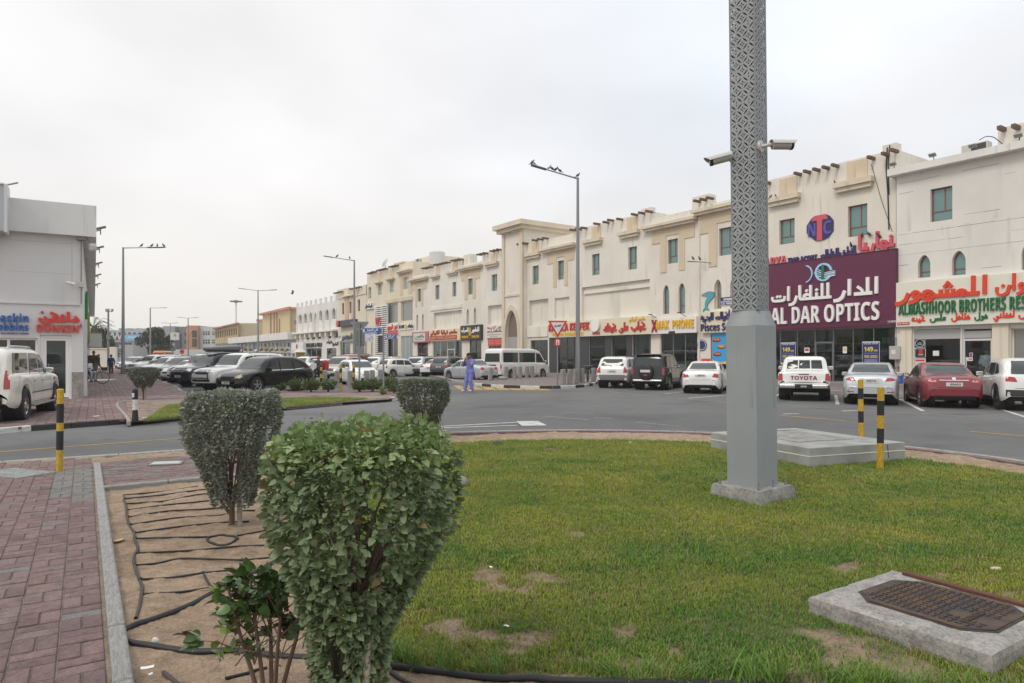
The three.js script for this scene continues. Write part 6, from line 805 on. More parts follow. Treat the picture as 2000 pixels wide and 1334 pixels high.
const hatch=(o={})=>suv({L:3.7,T:[[0,0.5],[0.03,0.85],[0.1,1.0],[0.3,1.32],[0.5,1.44],[1,1.5],[1.8,1.49],[2.2,1.42],[2.85,1.05],[2.95,1.0],[3.35,0.9],[3.58,0.76],[3.67,0.62],[3.7,0.5]],B:[[0,0.48],[0.1,0.92],[0.7,0.95],[2.2,0.92],[2.8,0.9],[3.35,0.78],[3.6,0.6],[3.7,0.42]],Wd:[[0,0.66],[0.06,0.74],[0.3,0.8],[1,0.82],[2.8,0.82],[3.3,0.78],[3.58,0.68],[3.7,0.52]],S:[[0,0.38],[0.1,0.28],[0.5,0.2],[3.2,0.19],[3.6,0.22],[3.7,0.3]],wheels:[0.62,3.0],r:0.29,tumble:0.79,screen:[[-0.62,1.04],[0.62,1.04],[0.54,1.39],[-0.54,1.39]],back:[[-0.56,1.02],[0.56,1.02],[0.5,1.35],[-0.5,1.35]],sideWin:[[[1.75,0.97],[2.55,0.96],[2.2,1.32],[1.78,1.37]],[[0.95,0.99],[1.68,0.97],[1.71,1.37],[1.0,1.37]],[[0.5,1.06],[0.88,1.0],[0.92,1.36],[0.68,1.34]]],doors:[[0.95,1.72],[1.72,2.6]],mirror:[2.42,0.96],head:[[0.36,0.66],[0.68,0.7],[0.72,0.86],[0.44,0.8]],tail:[[0.56,0.72],[0.76,0.72],[0.75,1.0],[0.6,1.02]],plateF:0.42,plateR:0.56,lower:0,flare:false,rails:null,wiper:1.05,frontBits:[['grille',[[-0.32,0.6],[0.32,0.6],[0.3,0.66],[-0.3,0.66]],carTrim],['lower_intake',[[-0.45,0.28],[0.45,0.28],[0.42,0.44],[-0.42,0.44]],K.black]],rearBits:[['bumper_insert',[[-0.5,0.36],[0.5,0.36],[0.48,0.5],[-0.48,0.5]],carTrim]],...o});
const boxy=(o={})=>suv({L:4.85,T:[[0,0.62],[0.02,1.1],[0.06,1.3],[0.16,1.7],[0.3,1.82],[1,1.87],[2.3,1.87],[2.85,1.78],[3.45,1.26],[3.58,1.2],[4.45,1.1],[4.72,0.98],[4.82,0.8],[4.85,0.6]],B:[[0,0.58],[0.06,1.14],[0.7,1.16],[2,1.13],[3.45,1.12],[4.45,1.0],[4.75,0.8],[4.85,0.52]],Wd:[[0,0.8],[0.04,0.87],[0.25,0.92],[1,0.93],[3.8,0.93],[4.4,0.9],[4.72,0.82],[4.85,0.68]],wheels:[1.0,3.8],r:0.39,tumble:0.84,screen:[[-0.74,1.25],[0.74,1.25],[0.66,1.76],[-0.66,1.76]],back:[[-0.68,1.24],[0.68,1.24],[0.62,1.7],[-0.62,1.7]],sideWin:[[[2.35,1.17],[3.1,1.16],[2.8,1.66],[2.37,1.72]],[[1.4,1.18],[2.27,1.17],[2.29,1.73],[1.42,1.74]],[[0.4,1.2],[1.3,1.19],[1.32,1.74],[0.52,1.72]]],doors:[[1.36,2.31],[2.31,3.25]],mirror:[3.0,1.18],head:[[0.5,0.86],[0.86,0.88],[0.87,1.06],[0.52,1.04]],tail:[[0.74,0.82],[0.88,0.82],[0.87,1.2],[0.76,1.2]],plateF:0.6,plateR:0.9,wiper:1.26,rails:[0.5,2.5],frontBits:[['grille',[[-0.46,0.8],[0.46,0.8],[0.44,1.03],[-0.44,1.03]],carTrim],['grille_bar',[[-0.44,0.86],[0.44,0.86],[0.44,0.89],[-0.44,0.89]],chrome,0.024],['grille_bar',[[-0.44,0.94],[0.44,0.94],[0.44,0.97],[-0.44,0.97]],chrome,0.024],['lower_intake',[[-0.62,0.44],[0.62,0.44],[0.6,0.56],[-0.6,0.56]],K.black]],...o});
const DEFS={
cayenne:()=>suv({paint:PAINT.black,L:4.8,wheels:[0.98,3.84],r:0.38,T:[[0,0.6],[0.03,0.95],[0.1,1.12],[0.45,1.42],[0.8,1.58],[1.4,1.68],[2.3,1.69],[2.9,1.6],[3.65,1.14],[3.8,1.08],[4.4,0.95],[4.68,0.8],[4.77,0.66],[4.8,0.52]],B:[[0,0.56],[0.1,1.02],[0.7,1.05],[2,1.02],[3.6,0.99],[4.4,0.84],[4.7,0.66],[4.8,0.46]],Wd:[[0,0.74],[0.06,0.84],[0.35,0.93],[1,0.95],[3.8,0.95],[4.3,0.9],[4.66,0.76],[4.8,0.56]],screen:[[-0.72,1.13],[0.72,1.13],[0.6,1.57],[-0.6,1.57]],sideWin:[[[2.42,1.06],[3.25,1.05],[2.85,1.48],[2.45,1.54]],[[1.5,1.07],[2.34,1.06],[2.36,1.54],[1.56,1.55]],[[0.75,1.13],[1.42,1.08],[1.48,1.54],[1.12,1.46]]],doors:[[1.46,2.38],[2.38,3.32]],mirror:[3.15,1.06],head:[[0.42,0.68],[0.80,0.74],[0.80,0.92],[0.46,0.84]],headMat:mt(0.45,0.42,0.28,0.25,{metalness:0.2}),winTrim:chrome,flare:false,lower:0.05,lowerMat:chrome,rails:null,plateF:0.5,frontBits:[['grille',[[-0.5,0.56],[0.5,0.56],[0.46,0.68],[-0.46,0.68]],K.black],['side_intake',[[0.52,0.46],[0.82,0.48],[0.8,0.64],[0.54,0.64]],carTrim],['side_intake',[[-0.52,0.46],[-0.82,0.48],[-0.8,0.64],[-0.54,0.64]],carTrim]]}),
prado:()=>boxy({paint:PAINT.white,extra:(r,k)=>{k.P('bull_bar',[tube([[-0.62,0.5],[-0.6,0.82],[-0.5,0.88],[0.5,0.88],[0.6,0.82],[0.62,0.5]].map(([z,y])=>V(k.Lx/2+0.12,y,z)),0.03,40,8),rod(V(k.Lx/2+0.12,0.62,-0.62),V(k.Lx/2+0.12,0.62,0.62),0.026)],carTrim);for (let i=-5;i<=5;i++) k.P('grille_slat',k.quad([[i*0.078 - 0.012,0.81],[i*0.078+0.012,0.81],[i*0.078+0.012,1.02],[i*0.078 - 0.012,1.02]],1,3,k.front(0.03)),chrome);}}),
pajero:()=>boxy({paint:PAINT.navy}),
pajeroBox:()=>boxy({paint:PAINT.navy,extra:(r,k)=>{const b=rbox(2.1,0.36,0.85,0.14,-0.5,k.Tf(2)+0.3,0,0,4),p=b.attributes.position;for (let i=0;i<p.count;i++) if (p.getX(i)>0) p.setY(i,k.Tf(2)+0.14+(p.getY(i) - k.Tf(2) - 0.14)*(1 - p.getX(i)*0.7));b.computeVertexNormals();k.P('roof_box',b,mt(0.16,0.165,0.17,0.4));k.P('roof_bars',[box(0.06,0.05,1.3,-1.1,k.Tf(1.4)+0.1,0),box(0.06,0.05,1.3,0.1,k.Tf(2.3)+0.1,0)],K.black);}}),
sedan:()=>sedan(),suv:()=>suv(),hatch:()=>hatch(),
tucson:()=>suv({paint:PAINT.white,L:4.3,wheels:[0.85,3.46],Wd:[[0,0.74],[0.06,0.83],[0.3,0.88],[1,0.9],[3.4,0.9],[3.9,0.85],[4.2,0.72],[4.3,0.58]],T:[[0,0.6],[0.03,1.0],[0.1,1.15],[0.32,1.52],[0.5,1.63],[1,1.68],[2.1,1.68],[2.6,1.58],[3.2,1.12],[3.32,1.07],[3.95,0.97],[4.2,0.84],[4.27,0.7],[4.3,0.55]],B:[[0,0.56],[0.1,1.04],[0.7,1.05],[2,1.02],[3.2,1.0],[3.95,0.88],[4.22,0.7],[4.3,0.48]],S:[[0,0.45],[0.1,0.36],[0.5,0.28],[3.9,0.27],[4.2,0.3],[4.3,0.38]],sideWin:[[[2.15,1.07],[2.95,1.06],[2.6,1.48],[2.18,1.53]],[[1.3,1.08],[2.07,1.07],[2.1,1.53],[1.32,1.55]],[[0.5,1.16],[1.22,1.09],[1.24,1.55],[0.72,1.52]]],doors:[[1.26,2.11],[2.11,3.0]],mirror:[2.82,1.07],back:[[-0.6,1.2],[0.6,1.2],[0.5,1.55],[-0.5,1.55]],tail:[[0.6,0.82],[0.84,0.82],[0.83,1.14],[0.64,1.14]],plateR:0.9,lower:0.2,lowerMat:mt(0.13,0.13,0.135,0.6),flareMat:mt(0.13,0.13,0.135,0.6),rearBits:[['rear_bumper',[[-0.82,0.44],[0.82,0.44],[0.82,0.72],[-0.82,0.72]],mt(0.16,0.16,0.165,0.6),0.02]]}),
pajeroRear:()=>boxy({paint:PAINT.charcoal,plateR:null,extra:(r,k)=>{const y=0.93,x=k.endX(0,y,-1) - k.Lx/2;const c=k.P('spare_wheel_cover',[new THREE.CylinderGeometry(0.36,0.38,0.2,30).rotateZ(PI/2).translate(x - 0.1,y,-0.05),new THREE.SphereGeometry(0.36,26,8,0,6.3,0,PI/2).scale(1,0.16,1).rotateZ(PI/2).translate(x - 0.2,y,-0.05)],K.dark);part(c,'licence_plate',[box(0.02,0.13,0.5,x - 0.265,y+0.06,-0.05)],plateM);part(c,'red_sticker',[box(0.02,0.07,0.14,x - 0.25,y - 0.14,-0.05)],L.red);k.P('spoiler',[rbox(0.24,0.05,1.35,0.02,-k.Lx/2+0.14,k.Tf(0.3)+0.0,0)],K.dark);k.P('chrome_bumper',[rbox(0.16,0.1,1.5,0.03,-k.Lx/2 - 0.02,0.5,0)],chrome);}}),
lancer:()=>sedan({paint:PAINT.white,back:[[-0.62,1.1],[0.62,1.1],[0.5,1.38],[-0.5,1.38]],tail:[[0.5,0.76],[0.8,0.72],[0.79,0.9],[0.58,0.93]],plateR:0.82,doors:[[1.3,2.16],[2.16,3.1]],extra:(r,k)=>{k.P('roof_sign',[rbox(0.2,0.12,0.4,0.03,-0.1,1.52,0)],L.red);}}),
attrage:()=>sedan({paint:PAINT.silver,plateR:0.84,L:4.4,tail:[[0.44,0.82],[0.8,0.86],[0.78,1.0],[0.5,0.94]],rearBits:[['bumper_insert',[[-0.5,0.28],[0.5,0.28],[0.48,0.36],[-0.48,0.36]],carTrim],['plate_panel',[[-0.36,0.74],[0.36,0.74],[0.36,0.93],[-0.36,0.93]],mt(0.5,0.5,0.5,0.5),0.009],['reflector',[[0.5,0.44],[0.72,0.46],[0.72,0.49],[0.5,0.47]],tailRed],['reflector',[[-0.5,0.44],[-0.72,0.46],[-0.72,0.49],[-0.5,0.47]],tailRed]]}),
mg:()=>sedan({paint:PAINT.red,tail:[[0.44,0.84],[0.82,0.80],[0.80,0.94],[0.5,0.95]],tail2:[[0.5,0.86],[0.66,0.85],[0.66,0.9],[0.5,0.91]],plateR:0.78,winTrim:chrome,rearBits:[['bumper_insert',[[-0.6,0.28],[0.6,0.28],[0.55,0.42],[-0.55,0.42]],carTrim],['chrome_strip',[[-0.4,0.9],[0.4,0.9],[0.4,0.925],[-0.4,0.925]],chrome,0.018],['badge',[[-0.05,0.93],[0.05,0.93],[0.05,1.0],[-0.05,1.0]],chrome,0.02],['boot_seam',[[-0.6,0.66],[0.6,0.66],[0.6,0.672],[-0.6,0.672]],seam,0.006]]}),
cross:()=>suv({paint:PAINT.white,L:4.35,wheels:[0.85,3.45],T:[[0,0.6],[0.03,0.95],[0.1,1.12],[0.4,1.42],[0.65,1.56],[1.1,1.63],[2.1,1.63],[2.65,1.52],[3.3,1.1],[3.42,1.06],[3.98,0.95],[4.24,0.82],[4.32,0.68],[4.35,0.55]],B:[[0,0.56],[0.1,1.04],[0.7,1.08],[2,1.02],[3.3,0.98],[3.98,0.86],[4.26,0.68],[4.35,0.48]],Wd:[[0,0.74],[0.06,0.83],[0.3,0.89],[1,0.9],[3.4,0.9],[3.92,0.85],[4.24,0.72],[4.35,0.58]],S:[[0,0.45],[0.1,0.36],[0.5,0.28],[3.9,0.27],[4.25,0.3],[4.35,0.38]],sideWin:[[[2.2,1.06],[2.98,1.04],[2.64,1.42],[2.22,1.47]],[[1.3,1.09],[2.12,1.06],[2.14,1.47],[1.42,1.48]],[[0.75,1.16],[1.22,1.1],[1.34,1.47],[1.05,1.42]]],doors:[[1.3,2.16],[2.16,3.05]],mirror:[2.85,1.06],mirrorMat:PAINT.white,tail:[[0.5,0.9],[0.85,0.92],[0.83,1.08],[0.56,1.04]],spokes:5,rim:mt(0.12,0.12,0.125,0.35,{metalness:0.7}),rails:null}),
escalade:()=>boxy({paint:PAINT.pearl,L:5.5,Wd:[[0,0.9],[0.05,0.96],[0.3,1.0],[1,1.01],[4.4,1.01],[5,0.97],[5.35,0.88],[5.5,0.74]],T:[[0,0.7],[0.02,1.15],[0.07,1.35],[0.22,1.74],[0.4,1.84],[1,1.88],[2.7,1.87],[3.25,1.78],[3.95,1.3],[4.1,1.25],[5.05,1.16],[5.35,1.02],[5.46,0.85],[5.5,0.66]],B:[[0,0.62],[0.07,1.16],[0.7,1.18],[2,1.15],[3.95,1.14],[5.05,1.05],[5.4,0.86],[5.5,0.56]],S:[[0,0.5],[0.1,0.42],[0.6,0.36],[5,0.36],[5.4,0.38],[5.5,0.44]],wheels:[1.25,4.5],r:0.42,tyreW:0.28,archGap:0.06,spokes:7,rim:mt(0.6,0.6,0.6,0.15,{metalness:1}),screen:[[-0.8,1.3],[0.8,1.3],[0.7,1.76],[-0.7,1.76]],back:[[-0.74,1.26],[0.74,1.26],[0.68,1.7],[-0.68,1.7]],sideWin:[[[2.85,1.2],[3.7,1.19],[3.3,1.66],[2.87,1.71]],[[1.86,1.21],[2.76,1.2],[2.78,1.72],[2.0,1.73]],[[0.35,1.22],[1.7,1.21],[1.84,1.73],[0.55,1.72]]],doors:[[1.95,2.8],[2.8,3.85]],winTrim:chrome,handle:chrome,mirror:[3.55,1.22],mirrorMat:chrome,head:[[0.56,0.84],[0.92,0.86],[0.93,1.08],[0.58,1.08]],tail:[[0.82,0.85],[0.95,0.85],[0.94,1.3],[0.84,1.3]],strip:0.68,flare:false,lower:0,plateF:0.62,plateR:0.9,rails:[0.6,2.8],railMat:chrome,extra:(r,k)=>{for (const s of [1,-1]){k.P('running_board',[rbox(2.3,0.05,0.2,0.02,0.12,0.36,s*0.98),box(0.06,0.2,0.1,-0.6,0.42,s*0.9),box(0.06,0.2,0.1,0.8,0.42,s*0.9)],mt(0.2,0.19,0.17,0.5));k.P('fender_vent',[rbox(0.2,0.1,0.02,0.008,1.42,1.0,s*1.012)],chrome);}}}),
hilux:()=>suv({paint:PAINT.white,L:5.2,T:[[0,0.72],[0.02,1.06],[0.06,1.1],[1.5,1.12],[1.58,1.28],[1.74,1.6],[1.97,1.68],[2.8,1.69],[3.3,1.6],[3.9,1.24],[4.05,1.18],[4.8,1.06],[5.08,0.92],[5.17,0.76],[5.2,0.6]],B:[[0,0.66],[0.06,1.06],[1.5,1.08],[2.2,1.1],[3.9,1.08],[4.8,0.95],[5.1,0.76],[5.2,0.52]],Wd:[[0,0.86],[0.04,0.9],[0.3,0.92],[1,0.93],[4.3,0.93],[4.8,0.88],[5.08,0.78],[5.2,0.62]],S:[[0,0.62],[0.1,0.52],[0.6,0.42],[4.7,0.38],[5.1,0.4],[5.2,0.46]],wheels:[1.05,4.13],r:0.38,screen:[[-0.72,1.24],[0.72,1.24],[0.62,1.62],[-0.62,1.62]],back:[[-0.66,1.2],[0.66,1.2],[0.6,1.55],[-0.6,1.55]],sideWin:[[[2.75,1.15],[3.6,1.14],[3.25,1.5],[2.77,1.56]],[[1.84,1.16],[2.67,1.15],[2.69,1.56],[1.95,1.56]]],doors:[[1.76,2.71],[2.71,3.72]],mirror:[3.45,1.17],tail:[[0.72,0.72],[0.9,0.72],[0.89,1.04],[0.74,1.04]],tail2:[[0.74,0.72],[0.88,0.72],[0.88,0.78],[0.74,0.78]],plateR:null,rails:null,wiper:null,lower:0,flare:false,rearBits:[['bumper_dark',[[-0.86,0.5],[0.86,0.5],[0.86,0.58],[-0.86,0.58]],K.dark,0.02],['tailgate_seam',[[-0.71,0.70],[0.71,0.70],[0.71,0.712],[-0.71,0.712]],seam,0.006],['tailgate_handle',[[-0.18,0.985],[0.18,0.985],[0.18,1.02],[-0.18,1.02]],K.dark,0.014]],extra:(r,k)=>{k.P('chrome_bumper',[rbox(0.2,0.16,0.56,0.05,-k.Lx/2 - 0.06,0.56,0.56)],chrome);k.P('chrome_bumper',[rbox(0.2,0.16,0.56,0.05,-k.Lx/2 - 0.06,0.56,-0.56)],chrome);k.P('bumper_step',[rbox(0.18,0.18,0.64,0.03,-k.Lx/2 - 0.05,0.55,0)],K.dark);const pl=k.P('licence_plate',[box(0.012,0.12,0.3,-k.Lx/2 - 0.145,0.56,0)],K.black);part(pl,'plate_number',[latin('67796',0.2,0.06,0.004).rotateY(-PI/2).translate(-k.Lx/2 - 0.152,0.53,-0.1)],L.white);
k.P('tailgate_lettering',[latin('TOYOTA',0.92,0.15,0.006).rotateY(-PI/2).translate(k.endX(0,0.88,-1) - k.Lx/2 - 0.018,0.80,-0.46)],hx('#8e1a24',0.5));const x=-k.Lx/2+1.42,br=[];for (const z of [-0.68,-0.23,0.23,0.68]) br.push(rod(V(x,1.1,z),V(x+0.12,1.55,z*0.92),0.022));br.push(rod(V(x+0.12,1.55,-0.63),V(x+0.12,1.55,0.63),0.024),rod(V(x,1.16,-0.68),V(x,1.16,0.68),0.022));k.P('window_guard',br,L.white);for (const s of [1,-1]) k.P('mud_flap',[box(0.02,0.3,0.24,-k.Lx/2+0.62,0.34,s*0.78)],K.rubber);k.P('tow_hook',[rod(V(-k.Lx/2+0.1,0.4,-0.1),V(-k.Lx/2+0.1,0.4,0.1),0.03),rod(V(-k.Lx/2+0.4,0.38,-0.5),V(-k.Lx/2+0.6,0.38,0.5),0.06)],K.black);}}),
van:()=>suv({paint:PAINT.white,L:5.9,tumble:0.86,T:[[0,0.7],[0.02,1.3],[0.1,2.1],[0.22,2.24],[0.6,2.28],[3.6,2.28],[4.3,2.16],[5.0,1.55],[5.25,1.26],[5.6,1.08],[5.82,0.9],[5.9,0.62]],B:[[0,0.66],[0.02,1.2],[1,1.22],[3.6,1.2],[4.8,1.14],[5.4,1.0],[5.8,0.78],[5.9,0.55]],Wd:[[0,0.9],[0.05,0.94],[0.3,0.97],[4.6,0.97],[5.3,0.92],[5.7,0.8],[5.9,0.6]],S:[[0,0.4],[0.3,0.3],[5.4,0.28],[5.9,0.36]],wheels:[1.1,4.7],r:0.36,screen:[[-0.76,1.35],[0.76,1.35],[0.72,2.08],[-0.72,2.08]],back:[[-0.74,1.3],[0.74,1.3],[0.7,1.92],[-0.7,1.92]],sideWin:[[[3.95,1.24],[5.0,1.22],[4.42,1.88],[3.97,1.96]],[[2.0,1.26],[3.82,1.25],[3.84,1.97],[2.02,1.97]],[[0.25,1.26],[1.86,1.26],[1.88,1.97],[0.27,1.97]]],doors:[[2.0,3.88],[3.88,5.05]],mirror:[4.95,1.3],tail:[[0.8,0.82],[0.93,0.82],[0.92,1.3],[0.82,1.3]],head:[[0.45,0.86],[0.82,0.9],[0.8,1.1],[0.5,1.04]],lower:0,flare:false,rails:null,plateR:0.8,wiper:1.36,rearBits:[['handle_bar',[[-0.4,1.02],[0.4,1.02],[0.4,1.1],[-0.4,1.1]],K.dark]]}),
};
function car(type,name,label,cat,px,D,hd,opt={}){
const proto=CARS[type] ??= buildCar(DEFS[type]());const o=proto.clone();o.name=numbered(name);o.position.set(gx(px,D),opt.y ?? 0,-D);o.rotation.y=Math.atan2(hd[1],hd[0]);if (opt.s) o.scale.setScalar(opt.s);
if (opt.paint){const from=DEFS[type]().paint;o.traverse((c)=>{if (c.isMesh&&c.material===from) c.material=opt.paint;});} scene.add(o);return tag(o,label,cat,opt.group);
}
const RH=[0.38,0.925],LH=[-0.45,-0.89],GR='cars parked along the shop row',GL='cars parked in the left row',GC='cars in the middle of the parking area';
const fwd=(px,D,hd,d)=>{const X=gx(px,D)+hd[0]*d,D2=D+hd[1]*d;return [1000+X/D2*FOCAL,D2];};
const R2=(type,label,cat,px,D,hd,d,opt={})=>{const [p,q]=fwd(px,D,hd,d);return car(type,{suv:'parked_suv',pickup:'pickup_truck',car:'parked_car'}[cat] ?? 'parked_car',label,cat,p,q,hd,{group:GR,...opt});};
R2('tucson','white compact SUV with grey lower cladding parked by the big street lamp','suv',1196,35.9,RH,2.0);R2('pajeroRear','dark SUV with a spare wheel on its tailgate, beside the white compact SUV','suv',1266,33.9,[0.44,0.9],2.2,{s:0.97});R2('lancer','white saloon parked just left of the lattice column','car',1369,30.6,RH,2.0);
R2('hilux','white pickup with TOYOTA on its tailgate in front of the optician','pickup',1570,25.6,[0.41,0.91],2.45);R2('attrage','silver saloon parked in front of the optician posters','car',1700,23.4,[0.475,0.88],2.05);R2('mg','dark red saloon parked in front of the restaurant door','car',1862,21.9,[0.36,0.93],2.05);R2('cross','white crossover with dark wheels cut by the right edge','suv',2024,20.6,[0.4,0.915],2.0);
car('escalade','parked_suv','large pearl white SUV with chrome mirrors in front of the doughnut shop','suv',1000 - 13.35/17.7*FOCAL,17.7,[-0.385,0.923],{y:0.1,s:0.96});
const Lc=(type,label,cat,px,D,opt={})=>car(type,cat==='suv'?'parked_suv':cat==='van'?'parked_van':'parked_car',label,cat,px,D,opt.h ?? LH,{group:GL,...opt});
Lc('cayenne','black SUV with yellowed headlights at the near end of the left row','suv',1000 - 11.75/32.6*FOCAL,32.6,{h:[-0.42,-0.907]});Lc('prado','white SUV with a bull bar behind the black one','suv',1000 - 14.15/35.6*FOCAL,35.6);Lc('pajeroBox','dark blue SUV with a grey roof box in the left row','suv',1000 - 17.1/39.3*FOCAL,39.3);
const noses=[[318,42.5,'boxy2','white SUV set back behind the dark blue one','suv',PAINT.white],[296,44,'sedan','white saloon with a black grille, fifth in the left row','car',null],[284,47.5,'suv','grey brown crossover between two white cars in the left row','suv',PAINT.grey],[276,49.5,'sedan','white saloon, seventh in the left row','car',null],[261,53,'suv','white crossover with a large dark grille, eighth in the left row','suv',null],[249,57,'sedan','dark olive saloon in the left row','car',PAINT.olive],[240,61,'boxy2','tall white SUV far along the left row','suv',PAINT.white],[231,66,'suv','dark crossover beyond the left street lamp','suv',PAINT.charcoal],[226,71,'sedan','white saloon far along the left row, behind the street lamp','car',null],[223,77,'suv','white crossover near the far end of the left row','suv',null],[220,84,'sedan','silver saloon near the far end of the left row','car',PAINT.silver],[218,92,'suv','white car last in the left row','suv',null]];
for (const [px,D,t,l,c,p] of noses){const X=gx(px,D)+1.95,D2=D+1.8,ty=t==='boxy2'?'pajero':t;Lc(ty,l,c,1000+X/D2*FOCAL,D2,{paint:p ?? undefined});}
const Cc=(type,label,cat,px,D,h,opt={})=>car(type,cat==='suv'?'parked_suv':cat==='van'?'minibus':'parked_car',label,cat,px,D,h,{group:GC,...opt});
car('hatch','moving_car','white hatchback driving towards the camera by the scooter','car',699,41,[0.52,-0.85]);car('suv','moving_car','beige estate car behind the white hatchback','car',668,50,[-0.2,-0.98],{paint:PAINT.beige});
Cc('suv','rust red and white SUV seen from behind in the middle of the lot','suv',706,59,[0.3,0.95],{paint:PAINT.rustred,s:1.12});Cc('suv','white SUV seen from behind, left of the small white hatchback','suv',746,60,[0.25,0.97]);Cc('hatch','small white hatchback seen from behind its right rear wheel','car',782,58,[0.72,0.69],{s:1.02});Cc('suv','silver SUV seen from behind, right of the small white hatchback','suv',832,60,[0.35,0.94],{paint:PAINT.silver});Cc('sedan','white saloon with red lights squeezed between two SUVs','car',857,58.5,[0.3,0.95]);Cc('suv','dark grey SUV behind the man in blue','suv',884,57,[0.42,0.9],{paint:PAINT.grey});Cc('sedan','pale saloon mostly hidden behind the silver one','car',940,60,[0.4,0.92]);
car('sedan','moving_car','silver blue saloon turning away behind the man in blue','car',917,47,[-0.66,0.75],{paint:PAINT.silver,y:0.02});car('van','minibus','white high roof minibus parked behind the concrete bollards','van',1013,51.5,[0.66,0.75],{group:undefined});
[[612,72,'white crossover beyond the scooter','suv',null],[628,66,'white saloon near the yellow kiosk','sedan',null],[650,70,'silver saloon beyond the beige estate','sedan',PAINT.silver],[680,74,'white crossover far behind the hatchback','suv',null],[560,78,'white saloon left of the yellow kiosk','sedan',null],[530,82,'dark crossover far in the lot behind the black SUV','suv',PAINT.charcoal],[505,90,'white crossover far behind the roof box','suv',null],[480,96,'pale saloon far back in the lot','sedan',PAINT.beige],[440,104,'white van far back in the lot','van',null],[395,110,'dark saloon far back in the lot','sedan',PAINT.charcoal],[350,118,'white crossover far back by the round tree','suv',null],[315,112,'grey saloon far back in front of the round tree','sedan',PAINT.grey],[770,70,'white crossover in front of the slatted screen','suv',null],[722,72,'dark saloon in front of the older building','sedan',PAINT.charcoal]].forEach(([px,D,l,t,p],i)=>Cc(t,l,t==='sedan'?'car':t==='van'?'van':'suv',px,D,[0.3+0.1*(i % 3),0.93],{paint:p ?? undefined}));
car('van','parked_bus','orange school bus seen from behind in front of the round tree','bus',322,124,[-0.2,0.98],{paint:PAINT.orange,s:1.2});
// ---------- people ----------
function field(bones,res,inflate=0,k=0.03){res=Math.round(res);
const lo=V(1e9,1e9,1e9),hi=V(-1e9,-1e9,-1e9);bones.forEach(([a,b,ra,rb])=>{const r=Math.max(ra,rb)+inflate+0.04;for (const p of [a,b]){lo.min(p.clone().addScalar(-r));hi.max(p.clone().addScalar(r));}});
const c=lo.clone().add(hi).multiplyScalar(0.5),half=Math.max(hi.x - lo.x,hi.y - lo.y,hi.z - lo.z)/2*1.02,mc=new MarchingCubes(res,K.dark,false,false,160000);mc.isolation=0;const f=mc.field,h=res/2,ab_=V(),ap=V();
const B=bones.map(([a,b,ra,rb,sx=1,sz=1])=>({a,d:b.clone().sub(a),l2:Math.max(1e-6,b.distanceToSquared(a)),ra:ra+inflate,rb:rb+inflate,sx,sz}));
for (let z=0;z<res;z++) for (let y=0;y<res;y++) for (let x=0;x<res;x++){
const px=c.x+(x - h)/h*half,py=c.y+(y - h)/h*half,pz=c.z+(z - h)/h*half;let s=1e3;
for (const q of B){const ax=(px - q.a.x),ay=py - q.a.y,az=(pz - q.a.z),t=clamp((ax*q.d.x+ay*q.d.y+az*q.d.z)/q.l2,0,1),dx=(ax - q.d.x*t)/q.sx,dy=ay - q.d.y*t,dz=(az - q.d.z*t)/q.sz,d=Math.sqrt(dx*dx+dy*dy+dz*dz) - lerp(q.ra,q.rb,t),m=clamp(0.5+0.5*(s - d)/k,0,1);s=lerp(s,d,m) - k*m*(1 - m);}
f[x+y*res+z*res*res]=-s;
}
void ab_;void ap;mc.update();const n=mc.count ?? mc.geometry.drawRange.count,g=new THREE.BufferGeometry();const pp=mc.positionArray.slice(0,n*3),nn=mc.normalArray.slice(0,n*3);for (let i=0;i<n;i++){pp[i*3]=c.x+pp[i*3]*half;pp[i*3+1]=c.y+pp[i*3+1]*half;pp[i*3+2]=c.z+pp[i*3+2]*half;}
g.setAttribute('position',new THREE.BufferAttribute(pp,3));g.setAttribute('normal',new THREE.BufferAttribute(nn,3));return g;
}

